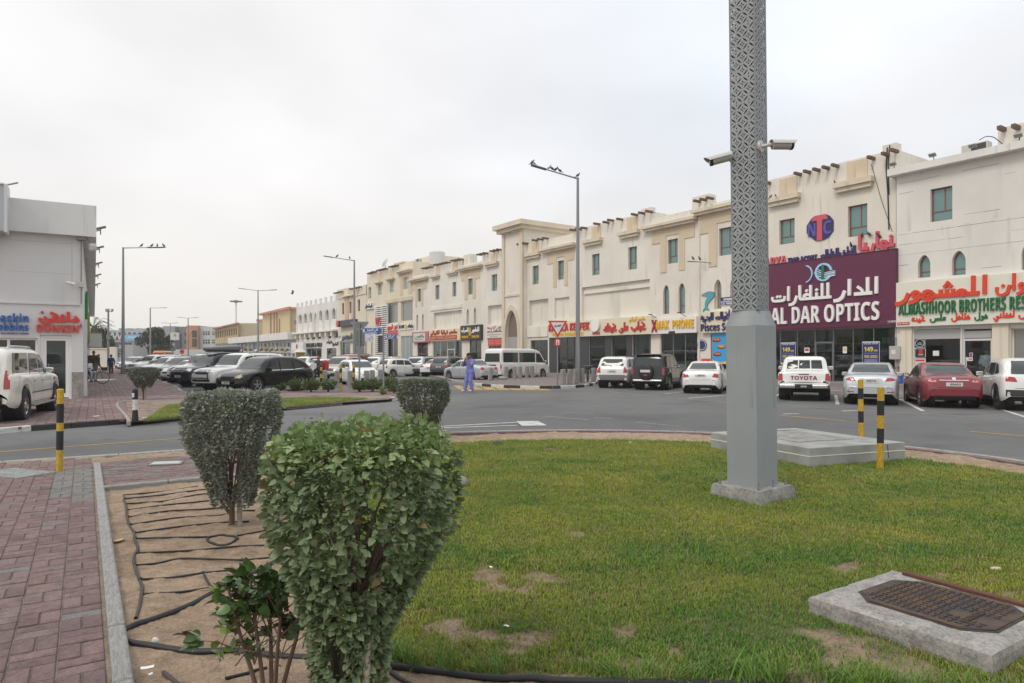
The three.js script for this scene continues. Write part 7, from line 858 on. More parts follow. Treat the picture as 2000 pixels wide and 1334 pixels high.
function person(label,pos,yaw,c,pose={},scale=1,fine=46){
const o=thing('person',label,'person',pos,yaw);o.scale.setScalar(scale);const P={hipL:[0.09,0.92,0],hipR:[-0.09,0.92,0],kneeL:[0.1,0.5,0.03],kneeR:[-0.1,0.5,0.03],ankL:[0.1,0.09,-0.02],ankR:[-0.1,0.09,-0.02],shL:[0.18,1.42,0],shR:[-0.18,1.42,0],elL:[0.24,1.13,-0.03],elR:[-0.24,1.13,-0.03],haL:[0.25,0.88,0.05],haR:[-0.25,0.88,0.05],neck:[0,1.48,0],head:[0,1.63,0.02],pel:[0,0.95,0],chest:[0,1.28,0],...pose},v={};for (const k in P) v[k]=V(...P[k]);
const foot=(a)=>a.clone().add(V(0,-0.05,0.15)),mid=(a,b,t)=>a.clone().lerp(b,t);
const head=[[v.head.clone().add(V(0,0.035,-0.01)),v.head.clone().add(V(0,0.03,0.005)),0.092,0.092],[v.head.clone().add(V(0,-0.06,0.03)),v.head.clone().add(V(0,-0.02,0.03)),0.06,0.068],[v.neck,v.head,0.055,0.052],[v.head.clone().add(V(0,0,0.09)),v.head.clone().add(V(0,-0.02,0.115)),0.014,0.016],[v.head.clone().add(V(0.092,-0.01,0)),v.head.clone().add(V(0.092,0.02,0)),0.016,0.018],[v.head.clone().add(V(-0.092,-0.01,0)),v.head.clone().add(V(-0.092,0.02,0)),0.016,0.018]];
const hand=(e,h)=>{const d=h.clone().sub(e).normalize(),s=V(-d.z,0,d.x).normalize(),u=V().crossVectors(s,d),r=[[h,h.clone().addScaledVector(d,0.07),0.03,0.033]];for (let i=0;i<4;i++){const b=h.clone().addScaledVector(d,0.08).addScaledVector(u,(i - 1.5)*0.019),m=b.clone().addScaledVector(d,0.035+(i % 3)*0.005).addScaledVector(s,0.008);r.push([b,m,0.0095,0.009],[m,m.clone().addScaledVector(d,0.03).addScaledVector(s,0.016),0.009,0.0075]);} r.push([h.clone().addScaledVector(u,-0.02),h.clone().addScaledVector(d,0.045).addScaledVector(u,-0.05),0.012,0.009]);return r;};
const arms=[[v.shL,v.elL,0.05,0.04],[v.elL,v.haL,0.038,0.028],[v.shR,v.elR,0.05,0.04],[v.elR,v.haR,0.038,0.028]],core=[[v.pel,v.chest,0.115,0.13,1.25,0.85],[v.chest,v.neck,0.13,0.07,1.15,0.85],[v.shL,v.chest,0.055,0.1],[v.shR,v.chest,0.055,0.1]],legs=[[v.hipL,v.kneeL,0.085,0.056],[v.kneeL,v.ankL,0.055,0.038],[v.hipR,v.kneeR,0.085,0.056],[v.kneeR,v.ankR,0.055,0.038]];
part(o,'body',M([field([...head,...core,...arms,...legs,[v.hipL,v.hipR,0.1,0.1]],fine*1.7),...(c.fineHands?[field(hand(v.elL,v.haL),44,0,0.008),field(hand(v.elR,v.haR),44,0,0.008)]:[field([...hand(v.elL,v.haL)],20,0.002,0.01),field([...hand(v.elR,v.haR)],20,0.002,0.01)])]),mt(...(c.skin ?? [0.20,0.11,0.07]),0.6));
const sl=c.sleeve ?? 1;const fab=(m)=>mt(...m,0.9,{bumpMap:re(T.grain,4),bumpScale:0.004});
part(o,'shirt',field([[v.pel.clone().add(V(0,c.tunic?-0.08:-0.02,0)),v.chest,0.13,0.135,1.22,0.86],[v.chest,mid(v.chest,v.neck,0.75),0.13,0.085,1.15,0.85],[v.shL,v.chest,0.058,0.1],[v.shR,v.chest,0.058,0.1],[v.shL,mid(v.shL,v.elL,Math.min(1,sl)),0.058,0.055],[v.shR,mid(v.shR,v.elR,Math.min(1,sl)),0.058,0.055],...(sl>1?[[v.elL,mid(v.elL,v.haL,0.92),0.042,0.034],[v.elR,mid(v.elR,v.haR,0.92),0.042,0.034]]:[])],fine*1.4,0.014),fab(c.top));
part(o,'trousers',field([[v.hipL,v.kneeL,0.09,0.068],[v.kneeL,v.ankL,0.066,0.058],[v.hipR,v.kneeR,0.09,0.068],[v.kneeR,v.ankR,0.066,0.058],[v.hipL,v.hipR,0.1,0.1],[v.pel.clone().add(V(0,0.02,0)),v.pel,0.12,0.12,1.15,0.85]],fine*1.4,0.013),fab(c.legs));
for (const a of [v.ankL,v.ankR]) part(o,'shoe',field([[a.clone().add(V(0,-0.045,-0.04)),a.clone().add(V(0,-0.05,0.12)),0.042,0.036],[a,a.clone().add(V(0,-0.03,0)),0.045,0.045]],22,0.004),mt(...(c.shoe ?? [0.03,0.03,0.03]),0.7));
const hg=field([[v.head.clone().add(V(0,0.07,-0.02)),v.head.clone().add(V(0,0.065,0.015)),0.088,0.088],[v.head.clone().add(V(0,0.0,-0.05)),v.head.clone().add(V(0,0.05,-0.05)),0.07,0.08]],30,0.004);part(o,c.cap?'cap':'hair',hg,mt(...(c.cap ?? [0.012,0.01,0.009]),0.9));
part(o,'eyes',[new THREE.SphereGeometry(0.012,8,6).translate(v.head.x+0.034,v.head.y+0.012,v.head.z+0.09),new THREE.SphereGeometry(0.012,8,6).translate(v.head.x - 0.034,v.head.y+0.012,v.head.z+0.09)],K.black);part(o,'mouth',[rbox(0.045,0.008,0.008,0.003,v.head.x,v.head.y - 0.062,v.head.z+0.092)],mt(0.16,0.06,0.05,0.6));return o;
}
{
const D=32.2,y=0.02;person('man in blue tunic, trousers and white shoes standing in the road, hands at his face',[gx(918,D),y,-D],-0.9,{top:[0.17,0.185,0.50],legs:[0.185,0.20,0.52],sleeve:0.75,tunic:true,shoe:[0.6,0.58,0.55],fineHands:true,skin:[0.22,0.12,0.08]},{kneeL:[0.1,0.5,0.06],ankL:[0.11,0.09,-0.03],kneeR:[-0.11,0.5,0.1],ankR:[-0.13,0.09,0.16],elL:[0.3,1.2,0.14],haL:[0.09,1.48,0.18],elR:[-0.3,1.18,0.12],haR:[-0.09,1.44,0.18],head:[0.0,1.62,0.05],shL:[0.21,1.42,0],shR:[-0.21,1.42,0],hipL:[0.11,0.92,0],hipR:[-0.11,0.92,0]},1.03,62).scale.set(1.2,1.03,1.2);
}
const walk={kneeL:[0.1,0.52,0.17],ankL:[0.1,0.11,0.14],kneeR:[-0.1,0.5,-0.06],ankR:[-0.1,0.13,-0.3],elL:[0.24,1.14,-0.1],haL:[0.24,0.92,-0.08],elR:[-0.24,1.14,0.06],haR:[-0.24,0.95,0.2]};
const pp=(px,py,h=PAV)=>{const [x,D]=G(px,py,h);return [x,h,-D];};
person('man in a blue jacket and dark trousers walking away on the far pavement',pp(217,730),PI+0.2,{top:[0.02,0.06,0.22],legs:[0.06,0.05,0.045],sleeve:2},{elL:[0.28,1.16,0.02],elR:[-0.28,1.16,0.02]},0.98,40);
person('person in black walking left beyond the bicycle',pp(193,722),-1.2,{top:[0.014,0.014,0.017],legs:[0.02,0.02,0.022],sleeve:2},walk,1.05,36);
person('man in a maroon cap and brown trousers standing by the shop front',pp(183,737),0.6,{top:[0.03,0.022,0.022],legs:[0.12,0.10,0.07],sleeve:2,cap:[0.08,0.015,0.02]},{},1.12,40);
person('person in a white shirt sitting against the shop wall beside the bicycle',[pp(172,746)[0],PAV - 0.42,pp(172,746)[2]],1.2,{top:[0.6,0.6,0.64],legs:[0.4,0.4,0.46],skin:[0.09,0.05,0.035]},{kneeL:[0.12,0.95,0.4],kneeR:[-0.12,0.95,0.4],ankL:[0.12,0.52,0.42],ankR:[-0.12,0.52,0.42],haL:[0.2,1.02,0.28],haR:[-0.2,1.02,0.28]},1.05,36);
person('person in an orange vest in front of the red restaurant window',[...rowPt(rowS(855,3),3)].reduce((a,b)=>[a,0.14,-b]),-0.4,{top:[0.7,0.13,0.03],legs:[0.05,0.05,0.07]},{},1.05,28);person('person in a pale shirt by the restaurant doorway, left of the other',[...rowPt(rowS(882,3),3)].reduce((a,b)=>[a,0.14,-b]),-0.8,{top:[0.5,0.48,0.5],legs:[0.1,0.1,0.12]},{},1.05,28);person('person in a dark red shirt by the restaurant doorway',[...rowPt(rowS(891,3.4),3.4)].reduce((a,b)=>[a,0.14,-b]),-0.6,{top:[0.25,0.08,0.08],legs:[0.05,0.05,0.06]},{},1.05,28);
person('man in a white shirt behind the glass of the restaurant door',[...rowPt(rowS(1927,-0.6),-0.6)].reduce((a,b)=>[a,0.14,-b]),-0.5,{top:[0.5,0.52,0.56],legs:[0.03,0.03,0.04]},{},1.08,30);
// ---------- two wheelers ----------
function bicycle(label,pos,yaw){
const o=thing('bicycle',label,'bicycle',pos,yaw,undefined),W=(x)=>{const w=part(o,'wheel',[new THREE.TorusGeometry(0.33,0.02,8,30).translate(x,0.35,0)],K.rubber),s=[];for (let i=0;i<14;i++){const a=i/14*2*PI;s.push(rod(V(x,0.35,0),V(x+Math.cos(a)*0.32,0.35+Math.sin(a)*0.32,0),0.0025,0.0025,4));} part(w,'spokes',s,K.galv);};W(-0.52);W(0.52);
part(o,'frame',[rod(V(-0.52,0.35,0.03),V(-0.05,0.32,0),0.012),rod(V(-0.05,0.32,0),V(-0.18,0.82,0),0.016),rod(V(-0.18,0.8,0),V(-0.52,0.35,0.03),0.01),rod(V(-0.05,0.32,0),V(0.36,0.78,0),0.018),rod(V(-0.17,0.78,0),V(0.35,0.84,0),0.016),rod(V(0.34,0.95,0),V(0.52,0.35,0),0.014)],K.dark);part(o,'handlebar',[tube([V(0.3,0.98,-0.28),V(0.4,1.0,-0.1),V(0.36,0.98,0),V(0.4,1.0,0.1),V(0.3,0.98,0.28)],0.012,20,6)],K.galv);part(o,'saddle',[rbox(0.25,0.05,0.14,0.02,-0.2,0.87,0)],K.black);part(o,'crank',[cyl(0.09,0.09,0.01,0,0,0,16).rotateX(PI/2).translate(-0.05,0.32,0.04),rod(V(-0.05,0.32,0.05),V(0.08,0.22,0.05),0.01)],K.galv);part(o,'basket',[rbox(0.26,0.2,0.3,0.02,0.6,0.85,0)],K.dark);return o;
}
bicycle('black bicycle parked against the left shop front',pp(180,750),0.7);{const [x,D]=G(1148,746,0.14);bicycle('bicycle leaning between concrete bollards by the big street lamp',[x,0.14,-D],0.35+PI/3);}
{
const D=44,o=thing('delivery_scooter','delivery scooter with a red top box at the left of the white hatchback','scooter',[gx(621,D),0,-D],-PI/2 - 0.25);for (const x of [-0.62,0.62]){const w=part(o,'wheel',[new THREE.TorusGeometry(0.24,0.06,10,24).translate(x,0.3,0)],K.rubber);part(w,'hub',[cyl(0.15,0.15,0.06,0,-0.03,0,16).rotateX(PI/2).translate(x,0.3,0)],K.galv);}
part(o,'fairing',[rbox(0.5,0.3,0.3,0.08,-0.35,0.6,0),rbox(0.14,0.55,0.34,0.05,0.5,0.72,0),rbox(0.5,0.08,0.3,0.03,0.1,0.38,0)],K.dark);part(o,'front_fork',[rod(V(0.62,0.3,0.06),V(0.46,1.0,0.06),0.025),rod(V(0.62,0.3,-0.06),V(0.46,1.0,-0.06),0.025)],K.galv);part(o,'handlebar',[rod(V(0.42,1.05,-0.34),V(0.42,1.05,0.34),0.018)],K.black);part(o,'windshield',[rbox(0.03,0.36,0.36,0.01,0.56,1.08,0)],mt(0.6,0.6,0.62,0.2));part(o,'seat',[rbox(0.6,0.1,0.28,0.04,-0.3,0.8,0)],K.black);part(o,'top_box',[rbox(0.5,0.55,0.5,0.04,-0.72,1.12,0)],hx('#c4341f',0.5));part(o,'headlight',[new THREE.SphereGeometry(0.09,12,8).translate(0.6,0.82,0)],lampGlass);
const p=person('scooter rider in a red helmet and dark jacket',[gx(621,D) ,-0.1,-D],-0.25 - 0.0,{top:[0.05,0.05,0.07],legs:[0.03,0.03,0.04],sleeve:2,cap:[0.5,0.05,0.03]},{hipL:[0.1,0.98,-0.25],hipR:[-0.1,0.98,-0.25],pel:[0,1.0,-0.25],chest:[0,1.32,-0.16],neck:[0,1.5,-0.1],head:[0,1.65,-0.06],shL:[0.19,1.45,-0.12],shR:[-0.19,1.45,-0.12],kneeL:[0.16,0.95,0.2],kneeR:[-0.16,0.95,0.2],ankL:[0.14,0.56,0.12],ankR:[-0.14,0.56,0.12],elL:[0.28,1.25,0.1],elR:[-0.28,1.25,0.1],haL:[0.3,1.16,0.36],haR:[-0.3,1.16,0.36]},1,36);void p;
}
// ---------- left building ----------
{
const c0=[-15.9,25.3],vx=[0.8526,0.5225],rot=Math.atan2(vx[1],vx[0]),W=9,o=thing('doughnut_shop_building','white two storey building with doughnut and ice cream signs at the left edge','building',[c0[0] - vx[0]*W,PAV,-(c0[1] - vx[1]*W)],rot);
const q=(px)=>{const t=(px - 1000)/FOCAL,s=(t*c0[1] - c0[0])/(vx[0] - t*vx[1]);return W+s;},yy=(px,py)=>yAt(py,c0[1]+(q(px) - W)*vx[1]) - PAV,H=yy(150,402),Z1=-58;
const wm=mt(0.74,0.74,0.725,0.9,{map:re(T.stain,0.07),bumpMap:re(T.grain,0.8),bumpScale:0.004});
const dr=[q(82),q(138),0.02,yy(110,660)],wi=[q(-40),q(73),yy(40,720),yy(40,660)],s=shp(rectPts(0,W,0,H - 0.9));s.holes.push(hole(rectPts(q(78),q(140),0.0,yy(110,655)).map(([x,y])=>[x,y+0.005])),hole(rectPts(...wi)));part(o,'end_wall',muv(clean(ext(s,0.25,-0.25)),1),wm);
part(o,'main_block',muv(M([ab(0,W - 0.02,2.6,H - 0.9,Z1,-0.26),ab(0,W - 1.4,0,2.6,Z1,-2.2),ab(W - 1.4,W - 0.02,0,2.6,Z1,-3.2),ab(W - 0.2,W - 0.02,0,2.6,-3.2,-0.26)]),1),wm);
part(o,'roof_band',muv(M([ab(-0.3,W+0.42,H - 1.15,H,Z1 - 0.3,0.35)]),1),mt(0.72,0.72,0.71,0.85,{map:re(T.stain,0.2)}));part(o,'plinth_cladding',muv(M([ab(q(140),W+0.02,0,0.98,-0.4,0.03)]),1),mt(0.50,0.47,0.43,0.8,{map:re(T.grain,0.8)}));part(o,'floor_band',[ab(0,W - 0.1,yy(100,595),yy(100,592),-0.05,0.05)],wm);
const lines=[[q(10),q(143),yy(80,466),'h'],[q(143),q(143),0,'v']];part(o,'wall_groove',[ab(q(12),q(140),yy(80,472) - 0.01,yy(80,472),-0.02,0.004),ab(q(140),q(141),yy(140,560),yy(140,472),-0.02,0.004),ab(q(12),q(140),yy(80,532) - 0.01,yy(80,532),-0.02,0.004)],mt(0.45,0.45,0.44,0.9));void lines;void dr;
const fw=0.09,d0=q(78),d1=q(140),dt=yy(110,655);part(o,'door_frame',[ab(d0,d0+fw,0,dt,-0.2,-0.08),ab(d1 - fw,d1,0,dt,-0.2,-0.08),ab(d0+fw,d1 - fw,dt - fw,dt,-0.2,-0.08)],L.white);const dd=part(o,'door',[ab(d0+fw,d0+fw+0.1,0.05,dt - fw,-0.17,-0.11),ab(d1 - fw - 0.1,d1 - fw,0.05,dt - fw,-0.17,-0.11),ab(d0+0.19,d1 - 0.19,0.05,0.2,-0.17,-0.11),ab(d0+0.19,d1 - 0.19,dt - fw - 0.1,dt - fw,-0.17,-0.11)],L.white);part(dd,'pane',[ab(d0+0.19,d1 - 0.19,0.2,dt - fw - 0.1,-0.15,-0.14)],K.pane);part(dd,'handle',[rod(V(d0+0.26,0.9,-0.08),V(d0+0.26,1.3,-0.08),0.015)],K.galv);
const wf=part(o,'shop_window',[ab(wi[0],wi[1],wi[2],wi[2]+0.07,-0.18,-0.1),ab(wi[0],wi[1],wi[3] - 0.07,wi[3],-0.18,-0.1),ab(wi[1] - 0.07,wi[1],wi[2]+0.07,wi[3] - 0.07,-0.18,-0.1),ab(q(16) - 0.04,q(16)+0.04,wi[2]+0.07,wi[3] - 0.07,-0.18,-0.1)],L.white);part(wf,'pane',[ab(wi[0],q(16) - 0.04,wi[2]+0.07,wi[3] - 0.07,-0.15,-0.14)],K.pane);part(wf,'pane',[ab(q(16)+0.04,wi[1] - 0.07,wi[2]+0.07,wi[3] - 0.07,-0.15,-0.14)],K.pane);
part(o,'shop_room',[ab(0,W - 1.4,0,2.58,-2.19,-2.1),ab(0,W - 0.2,-0.02,0.005,-2.2,-0.26)],mt(0.16,0.13,0.10,0.9));part(o,'counter',[ab(W - 4,W - 1.6,0,1.05,-1.8,-1.2),ab(W - 3.6,W - 1.8,1.5,2.3,-2.08,-2.0)],mt(0.3,0.16,0.10,0.7));

for (let i=0;i<7;i++){part(o,'street_shopfront',[ab(W - 0.01,W+0.04,0.15,2.7,-7.5 - i*7,-2.5 - i*7)],K.glassDark);} part(o,'street_pilaster',[ab(W - 0.02,W+0.12,0,3,-2.2,-1.6)],wm);
const at=(x,y,z)=>{const v=V(x,y,z).applyAxisAngle(V(0,1,0),rot);return [o.position.x+v.x,PAV+v.y,o.position.z+v.z];};
const sg=(name,label,x,y,z,ry=0,cat='sign')=>thing(name,label,cat,at(x,y,z),rot+ry);
{const g=sg('shop_sign','red raised Arabic and Latin doughnut shop lettering on the white end wall',q(72),yy(115,649),0.02),w=q(161) - q(74),h=yy(115,611) - yy(115,649),rd=hx('#d23a2a',0.45);part(g,'lettering',arabicGeo('دانكن',w*0.92,h*0.66,0.09,0.8).translate(0.02,h*0.4,0),rd);part(g,'lettering',latin("DUNKIN",w*0.94,h*0.38,0.09),rd);part(g,'accent',[box(0.05,0.12,0.09,w*0.99,h*0.36,0.045),box(0.08,0.08,0.09,w*0.12,h*1.0,0.045)],hx('#b02a68',0.45));}
{const g=sg('shop_sign','blue raised ice cream shop lettering at the left edge of the end wall',q(-12),yy(20,650),0.02),w=q(56) - q(-12),h=yy(20,612) - yy(20,650);part(g,'lettering',latin('baskin',w,h*0.44,0.08).translate(0,h*0.56,0),L.blue);part(g,'lettering',latin('robbins',w,h*0.4,0.08).translate(0,h*0.12,0),L.blue);part(g,'lettering',latin('ICE CREAM & COFFEE',w*0.8,h*0.07,0.03).translate(w*0.2,-h*0.06,0),L.blue);}
{const g=sg('light_box_sign','white framed projecting light box at the top left corner of the photo',q(18),yy(10,460),0.1,0,'sign'),h=yy(10,372) - yy(10,460);part(g,'cabinet',[rbox(2.4,h,0.9,0.03,-1.2,h/2,0.45)],mt(0.42,0.46,0.47,0.6));part(g,'frame',[ab(-0.06,0.03,-0.03,h+0.03,-0.02,0.94),ab(-2.4,-0.06,h,h+0.05,-0.02,0.94)],mt(0.6,0.62,0.62,0.5));part(g,'lamp',[rod(V(-0.3,h,0.4),V(0.3,h+0.2,0.5),0.03)],K.galv);}
{const g=sg('security_camera','white bullet camera and junction box on the end wall',q(150),yy(150,556),0.05,0,'security camera');part(g,'housing',[cyl(0.05,0.05,0.26,0,0,0,14).rotateZ(PI/2 - 0.2).translate(-0.06,0,0.14)],L.white);part(g,'junction_box',[rbox(0.16,0.2,0.1,0.02,0.14,0,0.04)],mt(0.55,0.52,0.42,0.7));part(g,'conduit',[cyl(0.02,0.02,1.7,0.14,0.08,0.02,8),cyl(0.02,0.02,0.6,0.14,-0.7,0.02,8)],K.galv);}
{const g=sg('dome_camera','white dome camera hanging from the roof corner',W+0.3,yy(165,484),0.1,0,'security camera');part(g,'dome',[new THREE.SphereGeometry(0.13,16,10),cyl(0.15,0.12,0.12,0,0.04,0,16)],mt(0.6,0.6,0.6,0.3));part(g,'bracket',[rod(V(0,0.15,0),V(-0.2,0.35,0),0.03),rbox(0.3,0.2,0.3,0.03,-0.35,0.35,0)],mt(0.3,0.28,0.25,0.7));}
for (let i=0;i<5;i++){const g=sg('floodlight','small floodlight on the roof edge of the white building, number '+['one','two','three','four','five'][i]+' from the corner',W+0.42,H - 0.75+(i?0.1:0),-0.8 - i*6.2,0,'floodlight');part(g,'arm',[rod(V(0,0,0),V(0.14,0.05,0),0.02),rod(V(0.14,-0.12,0),V(0.14,0.1,0),0.02)],K.galv);part(g,'lamp_head',[rbox(0.34,0.07,0.2,0.02,0,0,0).rotateZ(0.35).translate(0.16,0.14,0)],mt(0.22,0.22,0.22,0.6));}
{const g=sg('street_side_sign','green and yellow shop sign along the street side, seen edge on',W,yy(163,640),-8,0);part(g,'board',[ab(0,0.1,-0.2,2.0,-2.5,0)],hx('#1f8a3a',0.5));part(g,'yellow_board',[ab(0.0,0.16,-0.3,1.2,-5.5,-3.2)],hx('#8f9340',0.5));}
{const g=sg('projecting_sign','grey white projecting sign box over the far pavement',W+0.1,yy(170,668) ,-14.0);part(g,'cabinet',[ab(0,0.62,0,0.75,-0.3,0)],mt(0.62,0.62,0.6,0.6));part(g,'rim',[ab(-0.03,0.65,-0.05,0,-0.33,0.03),ab(-0.03,0.65,0.75,0.8,-0.33,0.03)],K.galv);}
{const g=sg('roof_hatch','low dark roof unit on the white building',q(55),H,-3,0,'roof unit');part(g,'cover',[ab(-0.9,0.9,0,0.3,-1,0)],mt(0.3,0.27,0.24,0.8));part(g,'vent',[ab(-0.7,0.7,0.3,0.36,-0.9,-0.1)],K.dark);}
}
// ---------- street lamps ----------
function lamp(label,px,D,pyTop,base,arms,r=0.1,group='street lamps'){
const h=yAt(pyTop,D) - base,o=thing('street_lamp',label,'street lamp',[gx(px,D),base,-D],0,group);part(o,'pole',[cyl(r*1.25,r*0.62,h,0,0,0,14)],K.galv);part(o,'base_plate',[box(r*4.4,0.05,r*4.4,0,0.02,0),cyl(r*1.6,r*1.5,0.5,0,0,0,14)],K.galv);
for (const [apx,apy,hl] of arms){const x=gx(apx,D) - gx(px,D),y=yAt(apy,D) - base,dx=Math.sign(x),tip=V(x,y,0),a=V(0,h - 0.06,0),k=hl/Math.abs(x),j=a.clone().lerp(tip,1 - k),arm=part(o,'arm',[rod(a,j,0.05,0.035,8)],K.galv),hd=rbox(hl,0.09,0.3,0.04,0,0,0);hd.rotateZ(Math.atan2(tip.y - a.y,tip.x - a.x));const m=j.clone().lerp(tip,0.5);hd.translate(m.x,m.y,0);const lh=part(arm,'lamp_head',hd,mt(0.10,0.10,0.10,0.5));void lh;void dx;}
o.userData.h=h;return o;
}
const lampA=lamp('tallest street lamp on the shop pavement, its arm leaning up to the left with pigeons',1128.5,39.5,347,0.14,[[1036,322,0.95]],0.115);
delete lampA.userData.h;
lamp('street lamp with its arm to the left, in front of the older beige building',692,72,508,0,[[632,500,1.0]],0.12);lamp('street lamp on the far left pavement with its arm to the right',240.5,62,483,PAV,[[322,483,1.6]],0.13);lamp('double armed street lamp in front of the low white shops',504,106,567,0,[[466,563,1.2],[541,566,1.2]],0.13);lamp('thin street lamp with its arm to the right, left of the round tree',293.5,140,601,0,[[326,601,1.3]],0.16);lamp('double armed street lamp in front of the orange school block',367.5,165,621,0,[[346,619.5,1.4],[388,620,1.4]],0.16);lamp('small double armed street lamp in front of the grey school block',332.5,180,631,0,[[316,630.5,1.4],[348,630.5,1.4]],0.15);
scene.children.forEach((c)=>{delete c.userData.h;});
{const o=thing('floodlight_mast','tall floodlight mast rising behind the tan school','light mast',[gx(461,190),0,-190]),h=yAt(590,190);part(o,'pole',[cyl(0.3,0.18,h,0,0,0,12)],K.plaster2);const gs=[];for (let i=0;i<8;i++){const a=i/8*2*PI;gs.push(rod(V(0,h,0),V(Math.cos(a)*1.5,h+0.15,Math.sin(a)*1.5),0.12),rbox(0.6,0.3,0.5,0.05,Math.cos(a)*1.4,h+0.2,Math.sin(a)*1.4));} part(o,'lamp_ring',gs,K.galv);part(o,'crown',[cyl(0.4,0.3,0.8,0,h - 0.2,0,12)],K.galv);}
{const D=78,o=thing('camera_mast','grey camera mast on the far left pavement','camera mast',[gx(211.5,D),PAV,-D]),h=yAt(606,D) - PAV;part(o,'pole',[cyl(0.14,0.09,h,0,0,0,12),cyl(0.2,0.2,0.5,0,h*0.52,0,12)],K.galv);part(o,'crossarm',[rod(V(-0.3,h - 0.15,0),V(0.5,h - 0.15,0),0.04)],K.galv);part(o,'camera_housing',[rbox(0.4,0.28,0.3,0.06,-0.1,h+0.05,0),rbox(0.22,0.3,0.22,0.05,0.45,h+0.02,0)],mt(0.35,0.35,0.35,0.6));}
[[1039,321],[1043,320.5,1],[1072,333,1],[1079,335],[1085,337],[1094,340],[1128,347]].forEach(([px,py,pale],i)=>{const k=(1128 - px)/92.5,D=39.5,y=lerp(yAt(347,D),yAt(322,D),k)+0.02+(k>0.7?0.03:0);pigeon('pigeon on the arm of the tallest street lamp, '+['at the tip of the lamp head','pale one on the lamp head','pale one beside the lamp head','second right of the lamp head','third right of the lamp head','fourth right of the lamp head','alone on top of the pole'][i],V(gx(px,D),y,-D),i===6?0.3:PI*(i % 2),0.95,!!pale,'pigeons on the tallest street lamp');});
[[276,481],[296,482],[307,482],[320,482]].forEach(([px,py],i)=>pigeon('pigeon on the left pavement lamp arm, '+['first','second','third','fourth'][i]+' from the pole',V(gx(px,62),yAt(483,62)+0.03,-62),i,1.15,false,'pigeons on the left street lamp'));[[658,503],[683,506]].forEach(([px,py],i)=>pigeon('pigeon on the lamp arm before the beige building, '+['outer','inner'][i],V(gx(px,72),yAt(lerp(508,500,(692 - px)/60),72)+0.03,-72),i*2,1.2,false,'pigeons on the beige building lamp'));
{const o=pigeon('small dark bird flying over the arched building',V(gx(571,80),yAt(574,80),-80),0.4,1.3,false);const w=ext(shp([[0,0],[0.12,0.02],[0.05,0.22],[-0.06,0.2]]),0.01);part(o,'wing',[w.clone().translate(0,0.13,0.05),w.clone().rotateX(PI).translate(0,0.13,-0.05).rotateX(0.5)],pigeonMat);}
// ---------- traffic signs ----------
{const [x,D]=G(1089,753,0.14),o=thing('yield_sign','red bordered triangular give way sign with a small red plate below','traffic sign',[x,0.14,-D],0.05),Y=(py)=>yAt(py,D) - 0.14,w=gx(1108,D) - gx(1070,D);part(o,'post',[cyl(0.038,0.038,Y(630),0,0,0,12)],K.galv);part(o,'base_plate',[box(0.25,0.03,0.25,0,0.015,0)],K.galv);
const tri=(s,d,z)=>{const t=Y(626.5),b=Y(658),cy=(t*2+b)/3;return ext(shp([[-w/2,t],[w/2,t],[w*0.03,b],[-w*0.03,b]].map(([a,c])=>[a*s,cy+(c - cy)*s])),d,z);};const f=part(o,'triangle',tri(1,0.02,0.045),L.red);part(f,'white_field',tri(0.70,0.006,0.066),mt(0.66,0.67,0.66,0.5));part(f,'lettering',arabicGeo('افسح',w*0.36,w*0.16,0.004,0.6).translate(-w*0.18,Y(639),0.073),L.black);
const p=part(o,'small_plate',[ab(gx(1083,D) - gx(1089,D),gx(1094,D) - gx(1089,D),Y(676),Y(661.5),0.045,0.06)],L.red);part(p,'white_symbol',[ab(-0.08,0.08,Y(673.5),Y(664),0.061,0.064)],L.white);part(p,'red_symbol',[ext(shp([[-0.05,Y(672.5)],[0.05,Y(672.5)],[0.025,Y(669)],[0.02,Y(665)],[-0.02,Y(665)],[-0.025,Y(669)]]),0.004,0.065)],L.red);}
{const D=33,x=gx(702,D),o=thing('yield_sign','back of a grey triangular traffic sign on the verge island','traffic sign',[x,PAV,-D]),Y=(py)=>yAt(py,D) - PAV,X=(px)=>gx(px,D) - x;part(o,'post',[cyl(0.045,0.045,Y(631),0,0,0,12)],K.galv);part(o,'sign_back',ext(shp([[X(683),Y(628)],[X(719),Y(628)],[X(719),Y(631)],[X(709),Y(642)],[X(695),Y(642)],[X(683),Y(631)]]),0.02,-0.09),mt(0.22,0.235,0.25,0.6,{metalness:0.3}));part(o,'lower_plate',[ab(X(691),X(712),Y(676),Y(643),-0.09,-0.07)],mt(0.20,0.215,0.23,0.6,{metalness:0.3}));const rb=[];for (const py of [632,640,648,656,664,672]) rb.push(ab(X(693),X(711),Y(py) - 0.012,Y(py)+0.012,-0.07,-0.05));part(o,'brackets',rb,K.galv);}
